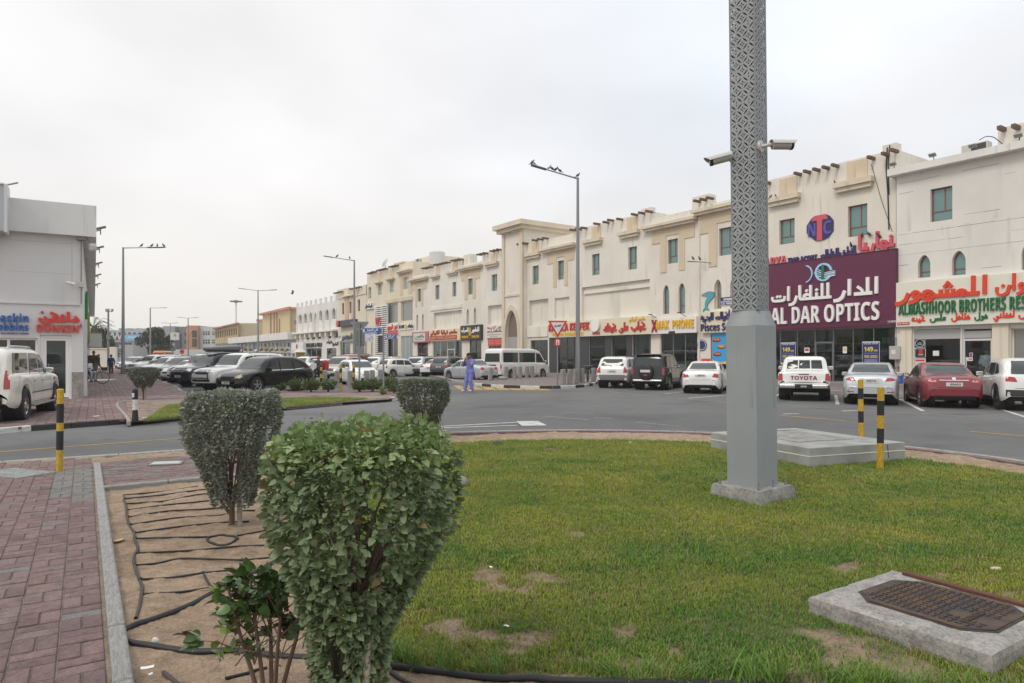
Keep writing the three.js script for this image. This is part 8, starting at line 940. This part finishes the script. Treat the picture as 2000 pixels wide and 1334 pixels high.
{const D=28.2,x=gx(749,D),o=thing('street_name_sign','blue street name boards with white writing on a thin post','street sign',[x,PAV,-D],0.0),Y=(py)=>yAt(py,D) - PAV,X=(px)=>gx(px,D) - x;part(o,'post',[cyl(0.04,0.035,Y(641),0,0,0,12)],K.galv);
const bd=(a,b,t,bt,en,ar)=>{const p=part(o,'name_board',[rbox(X(b) - X(a),Y(t) - Y(bt),0.03,0.01,(X(a)+X(b))/2,(Y(t)+Y(bt))/2,0.045)],K.blueSign);part(p,'print',box(X(b) - X(a) - 0.02,Y(t) - Y(bt) - 0.02,0.002,(X(a)+X(b))/2,(Y(t)+Y(bt))/2,0.0625),canvas(256,72,(g,w,h)=>{g.fillStyle='#2f4c86';g.fillRect(0,0,w,h);g.strokeStyle='#cfd6e6';g.lineWidth=3;g.strokeRect(3,3,w - 6,h - 6);arabicDraw(g,ar,60,4,150,40,'#e6eaf2');textFit(g,en,40,48,150,14,'#e6eaf2');g.fillStyle='#cfd6e6';g.fillRect(10,14,22,44);}));};
bd(708,746,640.5,651.5,'Al Furousiya','شارع الفروسية');bd(753,775,652.5,662.5,'Al Mearad','شارع المعراض');}
{const D=30,o=thing('info_board','faded white and purple notice board behind the traffic sign','sign',[gx(720,60),0,-60]),X=(px)=>gx(px,60) - gx(720,60),Y=(py)=>yAt(py,60);void D;part(o,'board',[ab(X(711),X(729),Y(667),Y(652),-0.04,0)],mt(0.6,0.6,0.64,0.6));part(o,'print',box(X(729) - X(711) - 0.04,Y(652) - Y(667) - 0.04,0.003,X(720),(Y(652)+Y(667))/2,0.003),canvas(64,64,(g,w,h)=>{g.fillStyle='#c4c2d0';g.fillRect(0,0,w,h);const r=rng(4);for (let i=0;i<60;i++){g.fillStyle=r()<0.5?'#6a62a0':'#e8e6ee';g.fillRect(r()*w,r()*h,6,4);}}));part(o,'post',[cyl(0.05,0.05,Y(667),X(714),0,-0.08,8),cyl(0.05,0.05,Y(667),X(726),0,-0.08,8)],K.galv);}
{const D=100,o=thing('stop_sign','round red sign on the road in front of the school','traffic sign',[gx(356,D),0,-D]),y=yAt(687,D);part(o,'disc',[cyl(0.36,0.36,0.03,0,0,0,8).rotateX(PI/2).translate(0,y,0.05)],L.red);part(o,'bar',[box(0.4,0.1,0.01,0,y,0.075)],L.white);part(o,'post',[cyl(0.04,0.04,y,0,0,0,8)],K.galv);}
{const D=84,o=thing('kiosk','small yellow kiosk with a pale hipped roof in the parking area','kiosk',[gx(586.5,D),0,-D],0.4),w=(gx(597,D) - gx(576,D))*0.75,h=yAt(688,D);part(o,'walls',[ab(-w/2,w/2,0,h,-w/2,w/2)],hx('#a08a2c',0.7));part(o,'window',[ab(-w*0.3,w*0.3,h*0.4,h*0.8,w/2,w/2+0.03)],K.glassDark);const rf=new THREE.ConeGeometry(w*1.02,0.75,4);rf.rotateY(PI/4);rf.translate(0,h+0.37,0);part(o,'roof',rf,mt(0.6,0.58,0.54,0.8));}
// ---------- beyond the parking area ----------
const fX=(px,D)=>gx(px,D);
{const D=176,o=thing('tan_school','tan school block with a terracotta roof edge and narrow tall windows','building',[fX(420,D),0,-D],0),X=(px)=>fX(px,D) - fX(420,D),Y=(py)=>yAt(py,D);const m=mt(0.62,0.50,0.30,0.9,{map:re(T.stain,0.06)}),m2=mt(0.50,0.44,0.30,0.9,{map:re(T.stain,0.06)}),tc=mt(0.50,0.24,0.15,0.85);
const slope=0.55;const wall=(a,b,t0,t1,dz,mm)=>{const g=ext(shp([[X(a),0],[X(b),0],[X(b),Y(t1)],[X(a),Y(t0)]]),8,-8+dz);return part(o,'wall',muv(clean(g),1),mm);};void slope;wall(420,465,642.5,632,0,m);wall(465,534,631,631,-0.6,m2);part(o,'roof_edge',[ext(shp([[X(418),Y(643.5)],[X(466),Y(632.5)],[X(466),Y(630)],[X(418),Y(641)]]),1.2,-0.4)],tc);part(o,'stair_tower',[ab(X(477),X(512),Y(632),Y(621),-14,-8.7),ab(X(424),X(457),Y(640),Y(630.5),-20,-12)],m);part(o,'roof_edge',[ab(X(476.5),X(512.5),Y(624),Y(620),-14.3,-8.4),ab(X(423.5),X(457.5),Y(632),Y(630),-20.2,-11.8)],tc);
for (let i=0;i<10;i++){const a=421.5+i*4.35,t=lerp(648,641,i/9);part(o,'window',[ab(X(a),X(a+1.7),Y(t+12),Y(t),-0.1,0.12)],mt(0.16,0.085,0.06,0.8));part(o,'window',[ab(X(a),X(a+3),Y(676),Y(lerp(671,668,i/9)),-0.1,0.1)],K.glassGrey);} part(o,'ground_band',[ab(X(420),X(464),0,Y(678),-0.5,0.5)],mt(0.42,0.42,0.42,0.85));}
{const D=168,o=thing('tan_hall','tall tan hall with a terracotta eaves line behind the low shops','building',[fX(509,D),0,-D],0),X=(px)=>fX(px,D) - fX(509,D),Y=(py)=>yAt(py,D),m=mt(0.62,0.50,0.30,0.9,{map:re(T.stain,0.06)}),tc=mt(0.50,0.24,0.15,0.85);part(o,'wall',[ext(shp([[X(513),0],[X(566),0],[X(566),Y(603)],[X(513),Y(614)]]),12,-12),ab(X(566),X(600),0,Y(602),-14,-1.5)],m);part(o,'roof_edge',[ext(shp([[X(508),Y(616)],[X(567),Y(603.5)],[X(567),Y(599)],[X(508),Y(613)]]),2,-1),ab(X(566),X(602),Y(603.5),Y(599.5),-15,-0.5)],tc);for (const px of [528,534.5,540,545]) part(o,'tall_window',[ab(X(px),X(px+1.7),Y(654),Y(px>543?622:612 - (px - 528)*0.1),-0.2,0.15)],mt(0.30,0.14,0.08,0.8));part(o,'window',[ab(X(571),X(577),Y(633),Y(625),-1.6,-1.4)],K.glassGrey);}
{const D=205,o=thing('school_building','grey and white school block with an orange entrance tower','building',[fX(318,D),0,-D],0),X=(px)=>fX(px,D) - fX(318,D),Y=(py)=>yAt(py,D),gr=mt(0.33,0.335,0.35,0.9),dg=mt(0.20,0.205,0.22,0.9),wh=mt(0.52,0.54,0.53,0.9),og=mt(0.48,0.24,0.14,0.9);part(o,'wall',[ab(X(318),X(341),0,Y(637),-14,0)],gr);part(o,'wall',[ab(X(341),X(366),0,Y(637.5),-14,-1.5)],dg);part(o,'wall',[ab(X(388.5),X(424),0,Y(638),-14,-0.6)],wh);part(o,'entrance_tower',[ab(X(366),X(388.5),0,Y(636),-14,0.8)],og);part(o,'roundel',[new THREE.TorusGeometry(0.6,0.15,8,24).translate(X(371.5),Y(648),0.85)],mt(0.6,0.4,0.28,0.8));for (const [t,b] of [[645.5,659],[661.5,677]]) part(o,'tower_window',[ab(X(378),X(387),Y(b),Y(t),0.6,0.9)],K.glassDark);for (const [a,b] of [[395,408],[413,423]]) for (const [t,k] of [[647,654],[663,671],[679,682]]){const w=part(o,'window',[ab(X(a),X(b),Y(k),Y(t),-0.9,-0.55)],K.glassDark);part(w,'frame',[ab(X(a) - 0.1,X(b)+0.1,Y(lerp(t,k,0.45)) - 0.08,Y(lerp(t,k,0.45))+0.08,-0.6,-0.5),ab(X(lerp(a,b,0.33)) - 0.08,X(lerp(a,b,0.33))+0.08,Y(k),Y(t),-0.6,-0.49),ab(X(lerp(a,b,0.66)) - 0.08,X(lerp(a,b,0.66))+0.08,Y(k),Y(t),-0.6,-0.48)],wh);} for (const [a,b,t,k] of [[346,350,652,680],[356,364,649,656],[356,364,664,671]]) part(o,'window',[ab(X(a),X(b),Y(k),Y(t),-1.6,-1.4)],K.glassDark);
const ws=solo('school_wall',muv(clean(ab(X(318),X(470),0,Y(683),7,7.4)),1),wh,'long pale boundary wall in front of the school','wall');ws.position.set(fX(318,D),0,-D);
const b=thing('banner','white banner with a round yellow green emblem in front of the school','banner',[fX(341,150),0,-150]),bx=(px)=>fX(px,150) - fX(341,150),by=(py)=>yAt(py,150);part(b,'cloth',[ab(bx(333),bx(350),by(664),by(649.5),0,0.08)],mt(0.62,0.62,0.62,0.7));part(b,'emblem',[cyl(0.32,0.32,0.04,0,0,0,20).rotateX(PI/2).translate(bx(342),by(654.5),0.1)],hx('#a9a83a',0.6));part(b,'post',[cyl(0.07,0.07,by(649),bx(333),0,-0.05,8)],K.galv);}
{
const D=230,o=thing('footbridge','long grey steel truss footbridge crossing the far end of the street','bridge',[fX(180,D),0,-D]),X=(px)=>fX(px,D) - fX(180,D),Y=(py)=>yAt(py,D),m=mt(0.42,0.43,0.44,0.7),gs=[ab(X(150),X(318),Y(649.5),Y(645),-4,0),ab(X(150),X(300),Y(668),Y(664),-4,0)];part(o,'deck',gs,m);for (let i=0;i<12;i++){const a=196+i*9.6;part(o,'truss_member',[rod(V(X(a),Y(664),0.1),V(X(a+4.8),Y(650),0.1),0.3),rod(V(X(a+4.8),Y(650),0.1),V(X(a+9.6),Y(664),0.1),0.3)],mt(0.55,0.56,0.56,0.6));} part(o,'side_mesh',[ab(X(190),X(318),Y(664),Y(649.5),-2.2,-2)],mt(0.30,0.29,0.27,0.8));part(o,'pier',[ab(X(214),X(221),0,Y(668),-3.5,-0.5),ab(X(300),X(306),0,Y(668),-3.5,-0.5)],m);
const bb=thing('billboard','pale blue billboard hanging on the footbridge','billboard',[fX(264,228),0,-228]),bx=(px)=>fX(px,228) - fX(264,228),by=(py)=>yAt(py,228);part(bb,'panel',[ab(bx(243),bx(286),by(665),by(652.5),0,0.2)],hx('#7fb2d6',0.6));part(bb,'print_band',[ab(bx(250),bx(280),by(661),by(657),0.2,0.24)],hx('#a9cfe6',0.6));part(bb,'frame',[ab(bx(242.5),bx(286.5),by(652.5),by(652),0,0.3),ab(bx(242.5),bx(286.5),by(665.5),by(665),0,0.3)],K.galv);
const k=thing('far_block','dim grey buildings under and behind the footbridge','building',[fX(200,260),0,-260]),kx=(px)=>fX(px,260) - fX(200,260),ky=(py)=>yAt(py,260);part(k,'wall',[ab(kx(185),kx(260),0,ky(668),-10,0),ab(kx(230),kx(322),0,ky(640),-20,-12),ab(kx(120),kx(232),0,ky(643),-26,-14)],mt(0.36,0.37,0.39,0.9));part(k,'window_band',[ab(kx(222),kx(258),ky(673),ky(669),0,0.1),ab(kx(222),kx(242),ky(684),ky(681),0,0.1)],K.glassDark);const rr=rng(9),rs=[];for (let i=0;i<22;i++){const a=190+i*6,w=3+3*rr();rs.push(ab(kx(a),kx(a+w),ky(642),ky(640.5 - 3*rr()),-18,-14));} part(k,'roof_units',rs,mt(0.42,0.42,0.42,0.9));}
{const D=92,o=thing('boundary_wall','low cream boundary wall beyond the left shops','wall',[gx(188,D),PAV,-D],0.2);part(o,'wall',[ab(-14,2.2,0,2.6,-0.3,0)],K.plaster);part(o,'gate_pier',[ab(1.6,2.4,0,2.9,-0.6,0.2)],K.plaster);part(o,'coping',[ab(-14,1.6,2.6,2.75,-0.4,0.1)],K.cream);}
// ---------- plants ----------
function leafGeo(len,wid,fold,curl,lobe=0){
const N=4,pos=[],idx=[];
for (let i=0;i<=N;i++){const t=i/N,w=wid*Math.pow(Math.sin(PI*Math.pow(t*0.94+0.05,0.8)),0.75)*(1+lobe*(i % 2?0.25:-0.15)),y=-curl*t*t*len,z=t*len;pos.push(-w/2,y+fold*w,z,0,y,z,w/2,y+fold*w,z);}
for (let i=0;i<N;i++){const a=i*3,b=a+3;idx.push(a,a+1,b+1,a,b+1,b,a+1,a+2,b+2,a+1,b+2,b+1);}
const g=new THREE.BufferGeometry();g.setAttribute('position',new THREE.BufferAttribute(new Float32Array(pos),3));g.setIndex(idx);g.computeVertexNormals();return g;
}
const leafMat=(rough=0.6,tr=0.3)=>new THREE.MeshPhysicalMaterial({color:0xffffff,roughness:rough,transmission:tr,thickness:0,side:THREE.DoubleSide});

function leaves(o,geo,n,sampler,tone,seed,{singles=0,scale=1,mat=leafMat(),up=0.3}={}){
const r=rng(seed),L=[],base=o.position,q=new THREE.Quaternion(),m=new THREE.Matrix4(),Z=V(0,0,1);
for (let i=0;i<n;i++){
const s=sampler(r,i);if (!s) continue;const [p,d,inner]=s;
const dir=V(d.x+(r() - 0.5)*2.1,d.y*0.6+up+(r() - 0.5)*1.7,d.z+(r() - 0.5)*2.1).normalize();q.setFromUnitVectors(Z,dir);const roll=new THREE.Quaternion().setFromAxisAngle(dir,(r() - 0.5)*2.2);q.premultiply(roll);
const sc=scale*(0.4+0.95*r());m.compose(p,q,V(sc,sc,sc));L.push({m:m.clone(),c:tone(r,p,inner),f:p.clone().add(base).distanceTo(V(0,EYE,0))});
}
if (singles){
L.sort((a,b)=>a.f - b.f);const mats={};
L.splice(0,singles).forEach((l)=>{const k=Math.round(l.c.g*40)+'_'+Math.round(l.c.r*40);mats[k] ??= Object.assign(mat.clone(),{color:l.c});const x=part(o,'leaf',geo,mats[k]);l.m.decompose(x.position,x.quaternion,x.scale);});
}
const im=new THREE.InstancedMesh(geo,mat,L.length);L.forEach((l,i)=>{im.setMatrixAt(i,l.m);im.setColorAt(i,l.c);});im.name='foliage';im.userData.kind='stuff';im.castShadow=im.receiveShadow=true;o.add(im);return im;
}
function twigs(o,from,targets,r0,r1,mat,seed,name='branch'){const r=rng(seed),gs=targets.map((t)=>{const mid=from.clone().lerp(t,0.45).add(V((r() - 0.5)*0.08,0.05,(r() - 0.5)*0.08));return taper([from,mid,t],r0,r1);});part(o,name,M(gs),mat);}
function taper(pts,r0,r1,seg=7){const c=new THREE.CatmullRomCurve3(pts),n=pts.length*4,g=new THREE.TubeGeometry(c,n,1,seg,false),p=g.attributes.position;for (let i=0;i<=n;i++){const q=c.getPointAt(i/n),rr=lerp(r0,r1,i/n);for (let j=0;j<=seg;j++){const k=i*(seg+1)+j;p.setXYZ(k,q.x+(p.getX(k) - q.x)*rr,q.y+(p.getY(k) - q.y)*rr,q.z+(p.getZ(k) - q.z)*rr);}} g.computeVertexNormals();return g;}
const col3=(a,b,t,v=1)=>C(lerp(a[0],b[0],t)*v,lerp(a[1],b[1],t)*v,lerp(a[2],b[2],t)*v);
{
const D=2.95,X=gx(708,D),o=thing('clipped_bush','large bright green clipped bush with a broad head, nearest on the sandy bed','bush',[X,ISL,-D]);o.scale.set(1,0.94,1);
const prof=(y)=>0.85*(y<0.15?0.12:y<0.42?lerp(0.17,0.19,(y - 0.15)/0.27):y<0.62?lerp(0.19,0.30,(y - 0.42)/0.2):y<0.88?lerp(0.30,0.45,(y - 0.62)/0.26):y<1.22?lerp(0.45,0.455,(y - 0.88)/0.34):lerp(0.455,0.38,(y - 1.22)/0.1));
const off=(y)=>V(lerp(-0.06,0.0,sstep(y,0.3,0.9)),0,0);
const samp=(r)=>{
const top=r()<0.22;const a=r()*2*PI;let y,k;
if (top){y=1.24+0.05*r()+(r()<0.3?0.11*r()*r():0);k=Math.sqrt(r())*0.97;} else {y=0.02+1.27*Math.pow(r(),0.72);k=0.80+0.25*Math.sqrt(r());if (r()<0.18) k *= 0.75;}
const lump=1+0.22*(fbm(Math.cos(a)*2.2+5,Math.sin(a)*2.2+y*4.2,3,3) - 0.5);if (!top&&fbm(Math.cos(a)*3+9,Math.sin(a)*3+y*6,8,2)<0.375) return null;
const R=prof(y)*lump*k,p=V(Math.cos(a)*R,y,Math.sin(a)*R*0.92).add(off(y));p.y+=top?0.05*(fbm(p.x*6,p.z*6,2,2) - 0.5):0;
return [p,V(Math.cos(a)*(top?0.3:1),top?1.2:-0.15,Math.sin(a)*(top?0.3:1)),top?1:0];
};
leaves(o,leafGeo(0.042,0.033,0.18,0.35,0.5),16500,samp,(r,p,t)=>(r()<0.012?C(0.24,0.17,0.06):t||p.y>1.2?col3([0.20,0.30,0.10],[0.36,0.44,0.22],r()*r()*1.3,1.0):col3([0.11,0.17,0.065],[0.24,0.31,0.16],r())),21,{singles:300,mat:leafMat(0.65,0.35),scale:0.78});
const tr=mt(0.17,0.13,0.10,0.95,{map:re(T.wood,3)}),r=rng(4),tg=[];for (let i=0;i<34;i++){const a=r()*2*PI,y=0.6+0.62*r(),R=prof(y)*(0.4+0.45*r());tg.push(V(Math.cos(a)*R,y,Math.sin(a)*R));}
for (const [x,z] of [[-0.02,0.03],[0.05,-0.02],[-0.06,-0.04]]) part(o,'stem',taper([V(x - 0.05,-0.05,z),V(x*1.4 - 0.05,0.3,z),V(x*2,0.7,z*2),V(x*3.5,1.0,z*3.5)],0.017,0.008),tr);
twigs(o,V(-0.03,0.5,0),tg,0.008,0.003,tr,9);part(o,'stake',[rod(V(0.03,-0.05,0.12),V(0.05,0.55,0.1),0.016)],mt(0.36,0.31,0.25,0.9));
const sp=rng(77),sg=[];for (let i=0;i<26;i++){const x=(sp() - 0.5)*0.7,z=(sp() - 0.5)*0.6;sg.push(taper([V(x,1.2,z),V(x+(sp() - 0.5)*0.04,1.29,z),V(x+(sp() - 0.5)*0.07,1.33+0.06*sp(),z)],0.003,0.0015,5));} part(o,'top_shoots',M(sg),mt(0.16,0.22,0.09,0.8));
}
function saltbush(label,px,D,base,w,h,trunkH,seed,n,flat=0.8,stake=true,toneA=[0.135,0.155,0.12],toneB=[0.24,0.27,0.215],leafLen=0.034){
const o=thing('clipped_saltbush',label,'bush',[gx(px,D),base,-D],0,'grey clipped saltbushes'),R=w/2,y0=trunkH,y1=h;
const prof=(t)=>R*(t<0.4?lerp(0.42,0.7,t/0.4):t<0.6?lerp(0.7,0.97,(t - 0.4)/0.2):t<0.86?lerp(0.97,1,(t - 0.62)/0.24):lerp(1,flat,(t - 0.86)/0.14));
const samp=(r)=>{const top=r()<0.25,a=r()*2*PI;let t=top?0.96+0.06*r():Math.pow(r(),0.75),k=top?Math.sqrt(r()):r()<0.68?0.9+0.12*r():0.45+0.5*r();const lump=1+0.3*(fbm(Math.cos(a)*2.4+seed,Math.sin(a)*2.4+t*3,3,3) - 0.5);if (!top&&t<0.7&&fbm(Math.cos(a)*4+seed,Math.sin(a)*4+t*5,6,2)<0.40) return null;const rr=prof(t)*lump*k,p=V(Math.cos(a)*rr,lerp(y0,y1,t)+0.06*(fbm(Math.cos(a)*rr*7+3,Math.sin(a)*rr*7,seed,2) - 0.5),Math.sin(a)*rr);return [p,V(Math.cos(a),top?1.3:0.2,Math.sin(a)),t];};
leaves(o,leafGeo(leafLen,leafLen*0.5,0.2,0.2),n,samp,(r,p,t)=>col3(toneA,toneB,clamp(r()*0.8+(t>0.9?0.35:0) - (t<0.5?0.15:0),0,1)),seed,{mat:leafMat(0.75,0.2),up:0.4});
const tm=K.leafTrunk,r=rng(seed+3),tg=[];for (let i=0;i<46;i++){const a=r()*2*PI,t=0.15+0.75*r(),rr=prof(t)*(0.5+0.45*r());tg.push(V(Math.cos(a)*rr,lerp(y0,y1,t),Math.sin(a)*rr));}
part(o,'trunk',[taper([V(-0.02,-0.04,0),V(-0.01,y0*0.6,0.01),V(-0.03,y0+(y1 - y0)*0.4,0)],w*0.035,w*0.02),taper([V(-0.02,y0*0.5,0),V(-0.1,y0*1.3,0.03),V(-0.16,y0+(y1 - y0)*0.5,0.03)],w*0.02,w*0.01)],tm);
twigs(o,V(-0.02,y0*0.8,0),tg,w*0.011,w*0.003,tm,seed+5);if (stake) part(o,'stake',[rod(V(w*0.09,-0.04,w*0.04),V(w*0.08,h*0.62,w*0.03),w*0.03)],mt(0.40,0.36,0.29,0.9,{map:re(T.wood,2)}));return o;
}
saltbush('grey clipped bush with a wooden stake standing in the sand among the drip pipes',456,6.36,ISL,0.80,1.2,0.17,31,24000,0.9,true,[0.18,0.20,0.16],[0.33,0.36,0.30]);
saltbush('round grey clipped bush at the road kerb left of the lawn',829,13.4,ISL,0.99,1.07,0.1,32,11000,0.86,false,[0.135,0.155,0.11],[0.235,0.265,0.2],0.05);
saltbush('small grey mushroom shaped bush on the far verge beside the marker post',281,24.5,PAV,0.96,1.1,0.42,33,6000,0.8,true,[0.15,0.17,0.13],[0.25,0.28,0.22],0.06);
{
const D=3.05,o=thing('leggy_bush','small bush with dark glossy round leaves on bare brown stems','bush',[gx(528,D),ISL,-D]),tm=mt(0.17,0.11,0.085,0.9),r=rng(12),st=[];
for (const [a,b,c,d] of [[-0.02,0,-0.06,0.0],[0.02,0.02,0.05,0.04],[0,-0.02,-0.02,-0.06],[0.03,0,0.12,0.0],[-0.03,0.01,-0.12,0.03]]){const top=V(c*1.5,0.54+0.07*r(),d);st.push(top);part(o,'stem',taper([V(a,-0.03,b),V((a+c)/2,0.16,(b+d)/2),V(c,0.32,d),top],0.012,0.005),tm);}
const tw=[],br=[];for (let i=0;i<60;i++){const s=st[Math.floor(r()*st.length)],f=V(s.x*0.8,0.18+0.3*r(),s.z),t=f.clone().add(V((r() - 0.5)*0.32,0.04+0.13*r(),(r() - 0.5)*0.26));br.push(taper([f,f.clone().lerp(t,0.5).add(V(0,0.012,0)),t],0.0035,0.0015,5));tw.push(t);}
const shoot=[V(-0.06,0.44,0),V(-0.14,0.515,0.02),V(-0.22,0.53,0.03),V(-0.30,0.525,0.03)];br.push(taper(shoot,0.004,0.0015,5));const shoot2=[V(-0.05,0.42,0),V(-0.13,0.40,0.05),V(-0.19,0.30,0.06),V(-0.2,0.22,0.06)];br.push(taper(shoot2,0.004,0.0015,5));part(o,'twigs',M(br),tm);
const lg=leafGeo(0.042,0.036,0.12,0.3);
leaves(o,lg,900,(q,i)=>{if (i<26){const s=i<13?shoot:shoot2,k=q()*2.99,a=Math.floor(k),p=s[a].clone().lerp(s[a+1],k - a).add(V((q() - 0.5)*0.03,(q() - 0.5)*0.02,(q() - 0.5)*0.03));return [p,V(q() - 0.5,0.4,q() - 0.5),1];} const t=tw[Math.floor(q()*tw.length)];if (t.y<0.33&&q()<0.75) return null;return [t.clone().add(V((q() - 0.5)*0.08,(q() - 0.5)*0.06,(q() - 0.5)*0.08)),V(t.x*4,0.5,t.z*4),q()<0.08?2:0];},(q,p,k)=>k===2?C(0.13,0.06,0.05):k===1?col3([0.16,0.27,0.04],[0.22,0.34,0.06],q()):col3([0.035,0.075,0.02],[0.10,0.19,0.04],q()*q()+(p.x<-0.1?0.3:0)),13,{singles:270,mat:leafMat(0.38,0.3),up:0.4,scale:1.05});
}
function lowShrub(label,px,D,w,h,seed,n,a=[0.05,0.085,0.03],b=[0.16,0.23,0.06],base=PAV){
const o=thing('low_shrub',label,'shrub',[gx(px,D),base,-D],0,'low green shrubs on the verge island');
leaves(o,leafGeo(0.075,0.05,0.15,0.3),n,(r)=>{const a2=r()*2*PI,t=r(),k=Math.sqrt(r()),y=h*(0.12+0.88*t)*(1 - 0.35*k*k)*(0.7+0.6*fbm(Math.cos(a2)*2+seed,Math.sin(a2)*2,2,2));const R=w/2*k*(0.55+0.5*t)*(0.75+0.5*fbm(Math.cos(a2)*2+seed,Math.sin(a2)*2,5,2));return [V(Math.cos(a2)*R,y,Math.sin(a2)*R),V(Math.cos(a2),0.6,Math.sin(a2)),t];},(r,p,t)=>col3(a,b,clamp(r()*0.8+t*0.25,0,1)),seed,{mat:leafMat(0.6,0.3),up:0.5});
const r=rng(seed),gs=[];for (let i=0;i<12;i++){const q=r()*6.28,R=w*0.35*r();gs.push(taper([V((r() - 0.5)*0.1,-0.02,(r() - 0.5)*0.1),V(Math.cos(q)*R*0.6,h*0.4,Math.sin(q)*R*0.6),V(Math.cos(q)*R,h*0.8,Math.sin(q)*R)],0.012,0.004,5));} part(o,'stems',M(gs),K.leafTrunk);return o;
}
[['first from the left, under the black car door',552,31.5,0.45,0.42,300],['dense, under the black car rear wheel',577,31,0.7,0.65,700],['rounded, left of the striped bollard',608,30.5,1.0,0.65,900],['loose, just left of the tall striped bollard',641,30.5,0.85,0.62,600],['wide, at the foot of the traffic sign',702,30.5,0.9,0.6,800],['wide and dark, between the two sign posts',728,31,1.1,0.7,1000],['tall, behind the street name post',762,31,0.9,0.85,900],['yellowish, right of the street name post',770,29.5,0.5,0.5,300]].forEach(([l,px,D,w,h,n],i)=>lowShrub('low green shrub on the verge island, '+l,px,D,w*0.85,h*0.85,40+i,n));
lowShrub('tiny yellow green sprig at the foot of the street name post',748,27.6,0.3,0.35,55,120,[0.16,0.22,0.04],[0.26,0.32,0.07]);

function farTree(label,px,py,D,w,h,seed,n,a=[0.045,0.07,0.03],b=[0.13,0.17,0.07]){
const o=thing('broadleaf_tree',label,'tree',[gx(px,D),0,-D]),th=h*0.22,r0=rng(seed),cl=[];for (let i=0;i<26;i++){const q=r0()*6.28,t=r0(),R=w/2*Math.sqrt(r0())*Math.sqrt(Math.max(0.05,1 - Math.pow(2*t - 0.75,2)*0.7))*0.85;cl.push([V(Math.cos(q)*R,th+(h - th)*(0.12+0.78*t),Math.sin(q)*R),w*(0.10+0.09*r0())]);}
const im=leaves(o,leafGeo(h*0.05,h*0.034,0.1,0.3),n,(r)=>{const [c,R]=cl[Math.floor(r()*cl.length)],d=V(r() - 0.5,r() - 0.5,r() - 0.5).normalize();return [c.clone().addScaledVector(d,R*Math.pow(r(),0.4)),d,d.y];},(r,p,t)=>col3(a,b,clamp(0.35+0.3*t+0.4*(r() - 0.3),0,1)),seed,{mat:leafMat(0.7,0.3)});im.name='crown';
const tg=cl.slice(0,14).map((c)=>c[0]);part(o,'trunk',[taper([V(0,-0.1,0),V(0.1,th*0.7,0),V(0,h*0.5,0)],h*0.03,h*0.015)],K.leafTrunk);twigs(o,V(0,th*0.8,0),tg,h*0.012,h*0.004,K.leafTrunk,seed,'limbs');return o;
}
farTree('round dark green tree in front of the school',303,700,150,7.6,8.0,61,9000,[0.03,0.05,0.02],[0.10,0.135,0.05]);farTree('leafy tree above the boundary wall beyond the left shops',190,700,120,6.2,7,62,6000,[0.035,0.055,0.022],[0.11,0.14,0.05]);farTree('small dim tree under the footbridge',217,700,190,5.5,4.6,63,2500,[0.05,0.065,0.04],[0.12,0.14,0.08]);
{
const D=105,o=thing('palm_tree','date palm crown showing above the left pavement','tree',[gx(182,D),0,-D]),h=yAt(640,D);part(o,'trunk',[taper([V(0,-0.1,0),V(0.1,h*0.5,0),V(0,h,0)],0.3,0.22,10)],K.leafTrunk);const r=rng(8);for (let i=0;i<30;i++){const a=r()*2*PI,e=0.9 - 1.5*r(),L2=2.6+0.8*r(),P=[V(0,h,0),V(Math.cos(a)*L2*0.45,h+L2*0.45*e+0.4,Math.sin(a)*L2*0.45),V(Math.cos(a)*L2,h+L2*0.6*e - 0.5,Math.sin(a)*L2)],c=new THREE.CatmullRomCurve3(P),g=[taper(P,0.03,0.008,5)];for (let k=3;k<24;k++){const t=k/24,p=c.getPoint(t),d=c.getTangent(t),s=V(-d.z,0,d.x).normalize(),l=0.5*Math.sin(PI*(0.15+0.8*t));for (const q of [1,-1]){const e2=p.clone().addScaledVector(s,q*l*0.8).addScaledVector(d,l*0.5).add(V(0,-0.12,0)),n=d.clone().multiplyScalar(0.03),b=new THREE.BufferGeometry();b.setAttribute('position',new THREE.BufferAttribute(new Float32Array([p.x - n.x,p.y - n.y,p.z - n.z,p.x+n.x,p.y+n.y,p.z+n.z,e2.x,e2.y,e2.z]),3));b.computeVertexNormals();g.push(b);}} part(o,'frond',M(g),mt(0.085,0.11,0.045,0.8));}}
// ---------- turf ----------
grow('grass','short green and yellowish lawn around the lattice column',lawnPoly,120000,0.031,ISL,3,{near:1.7,blades:9,spread:0.085,mask:(x,D)=>lawnIn(x,D)*(1 - 0.88*bareness(x,D)),mix:greenMix,dry:0.14,height:(x,D)=>ISL - 0.012,size:(x,D)=>(0.75+0.5*fbm(x*2.5,D*2.5,30,2))*(D>8?1.25:D<5?0.78:1)});
grow('grass','longer bright green grass along the black hose at the lawn edge',lawnPoly,2600,0.1,ISL,4,{near:3,blades:10,spread:0.05,mask:(x,D)=>{const d=distPoly(lawnPoly.slice(0,-3),x,D,true),px=1000+x/D*FOCAL;return D<3.9&&d<0.14&&d>0.015&&px>745?(px<1010||px>1180?1:0.35):0;},mix:()=>1,dry:0.03,height:()=>ISL - 0.01});
grow('grass','small curved lawn on the verge beside the far kerb',vergeLawn,12000,0.06,PAV,6,{blades:9,spread:0.14,mix:greenMix,dry:0.1});
scene.fog=new THREE.FogExp2(new THREE.Color().setRGB(0.95,0.94,0.92),0.0006);
shade(scene);
renderer.render(scene,camera);
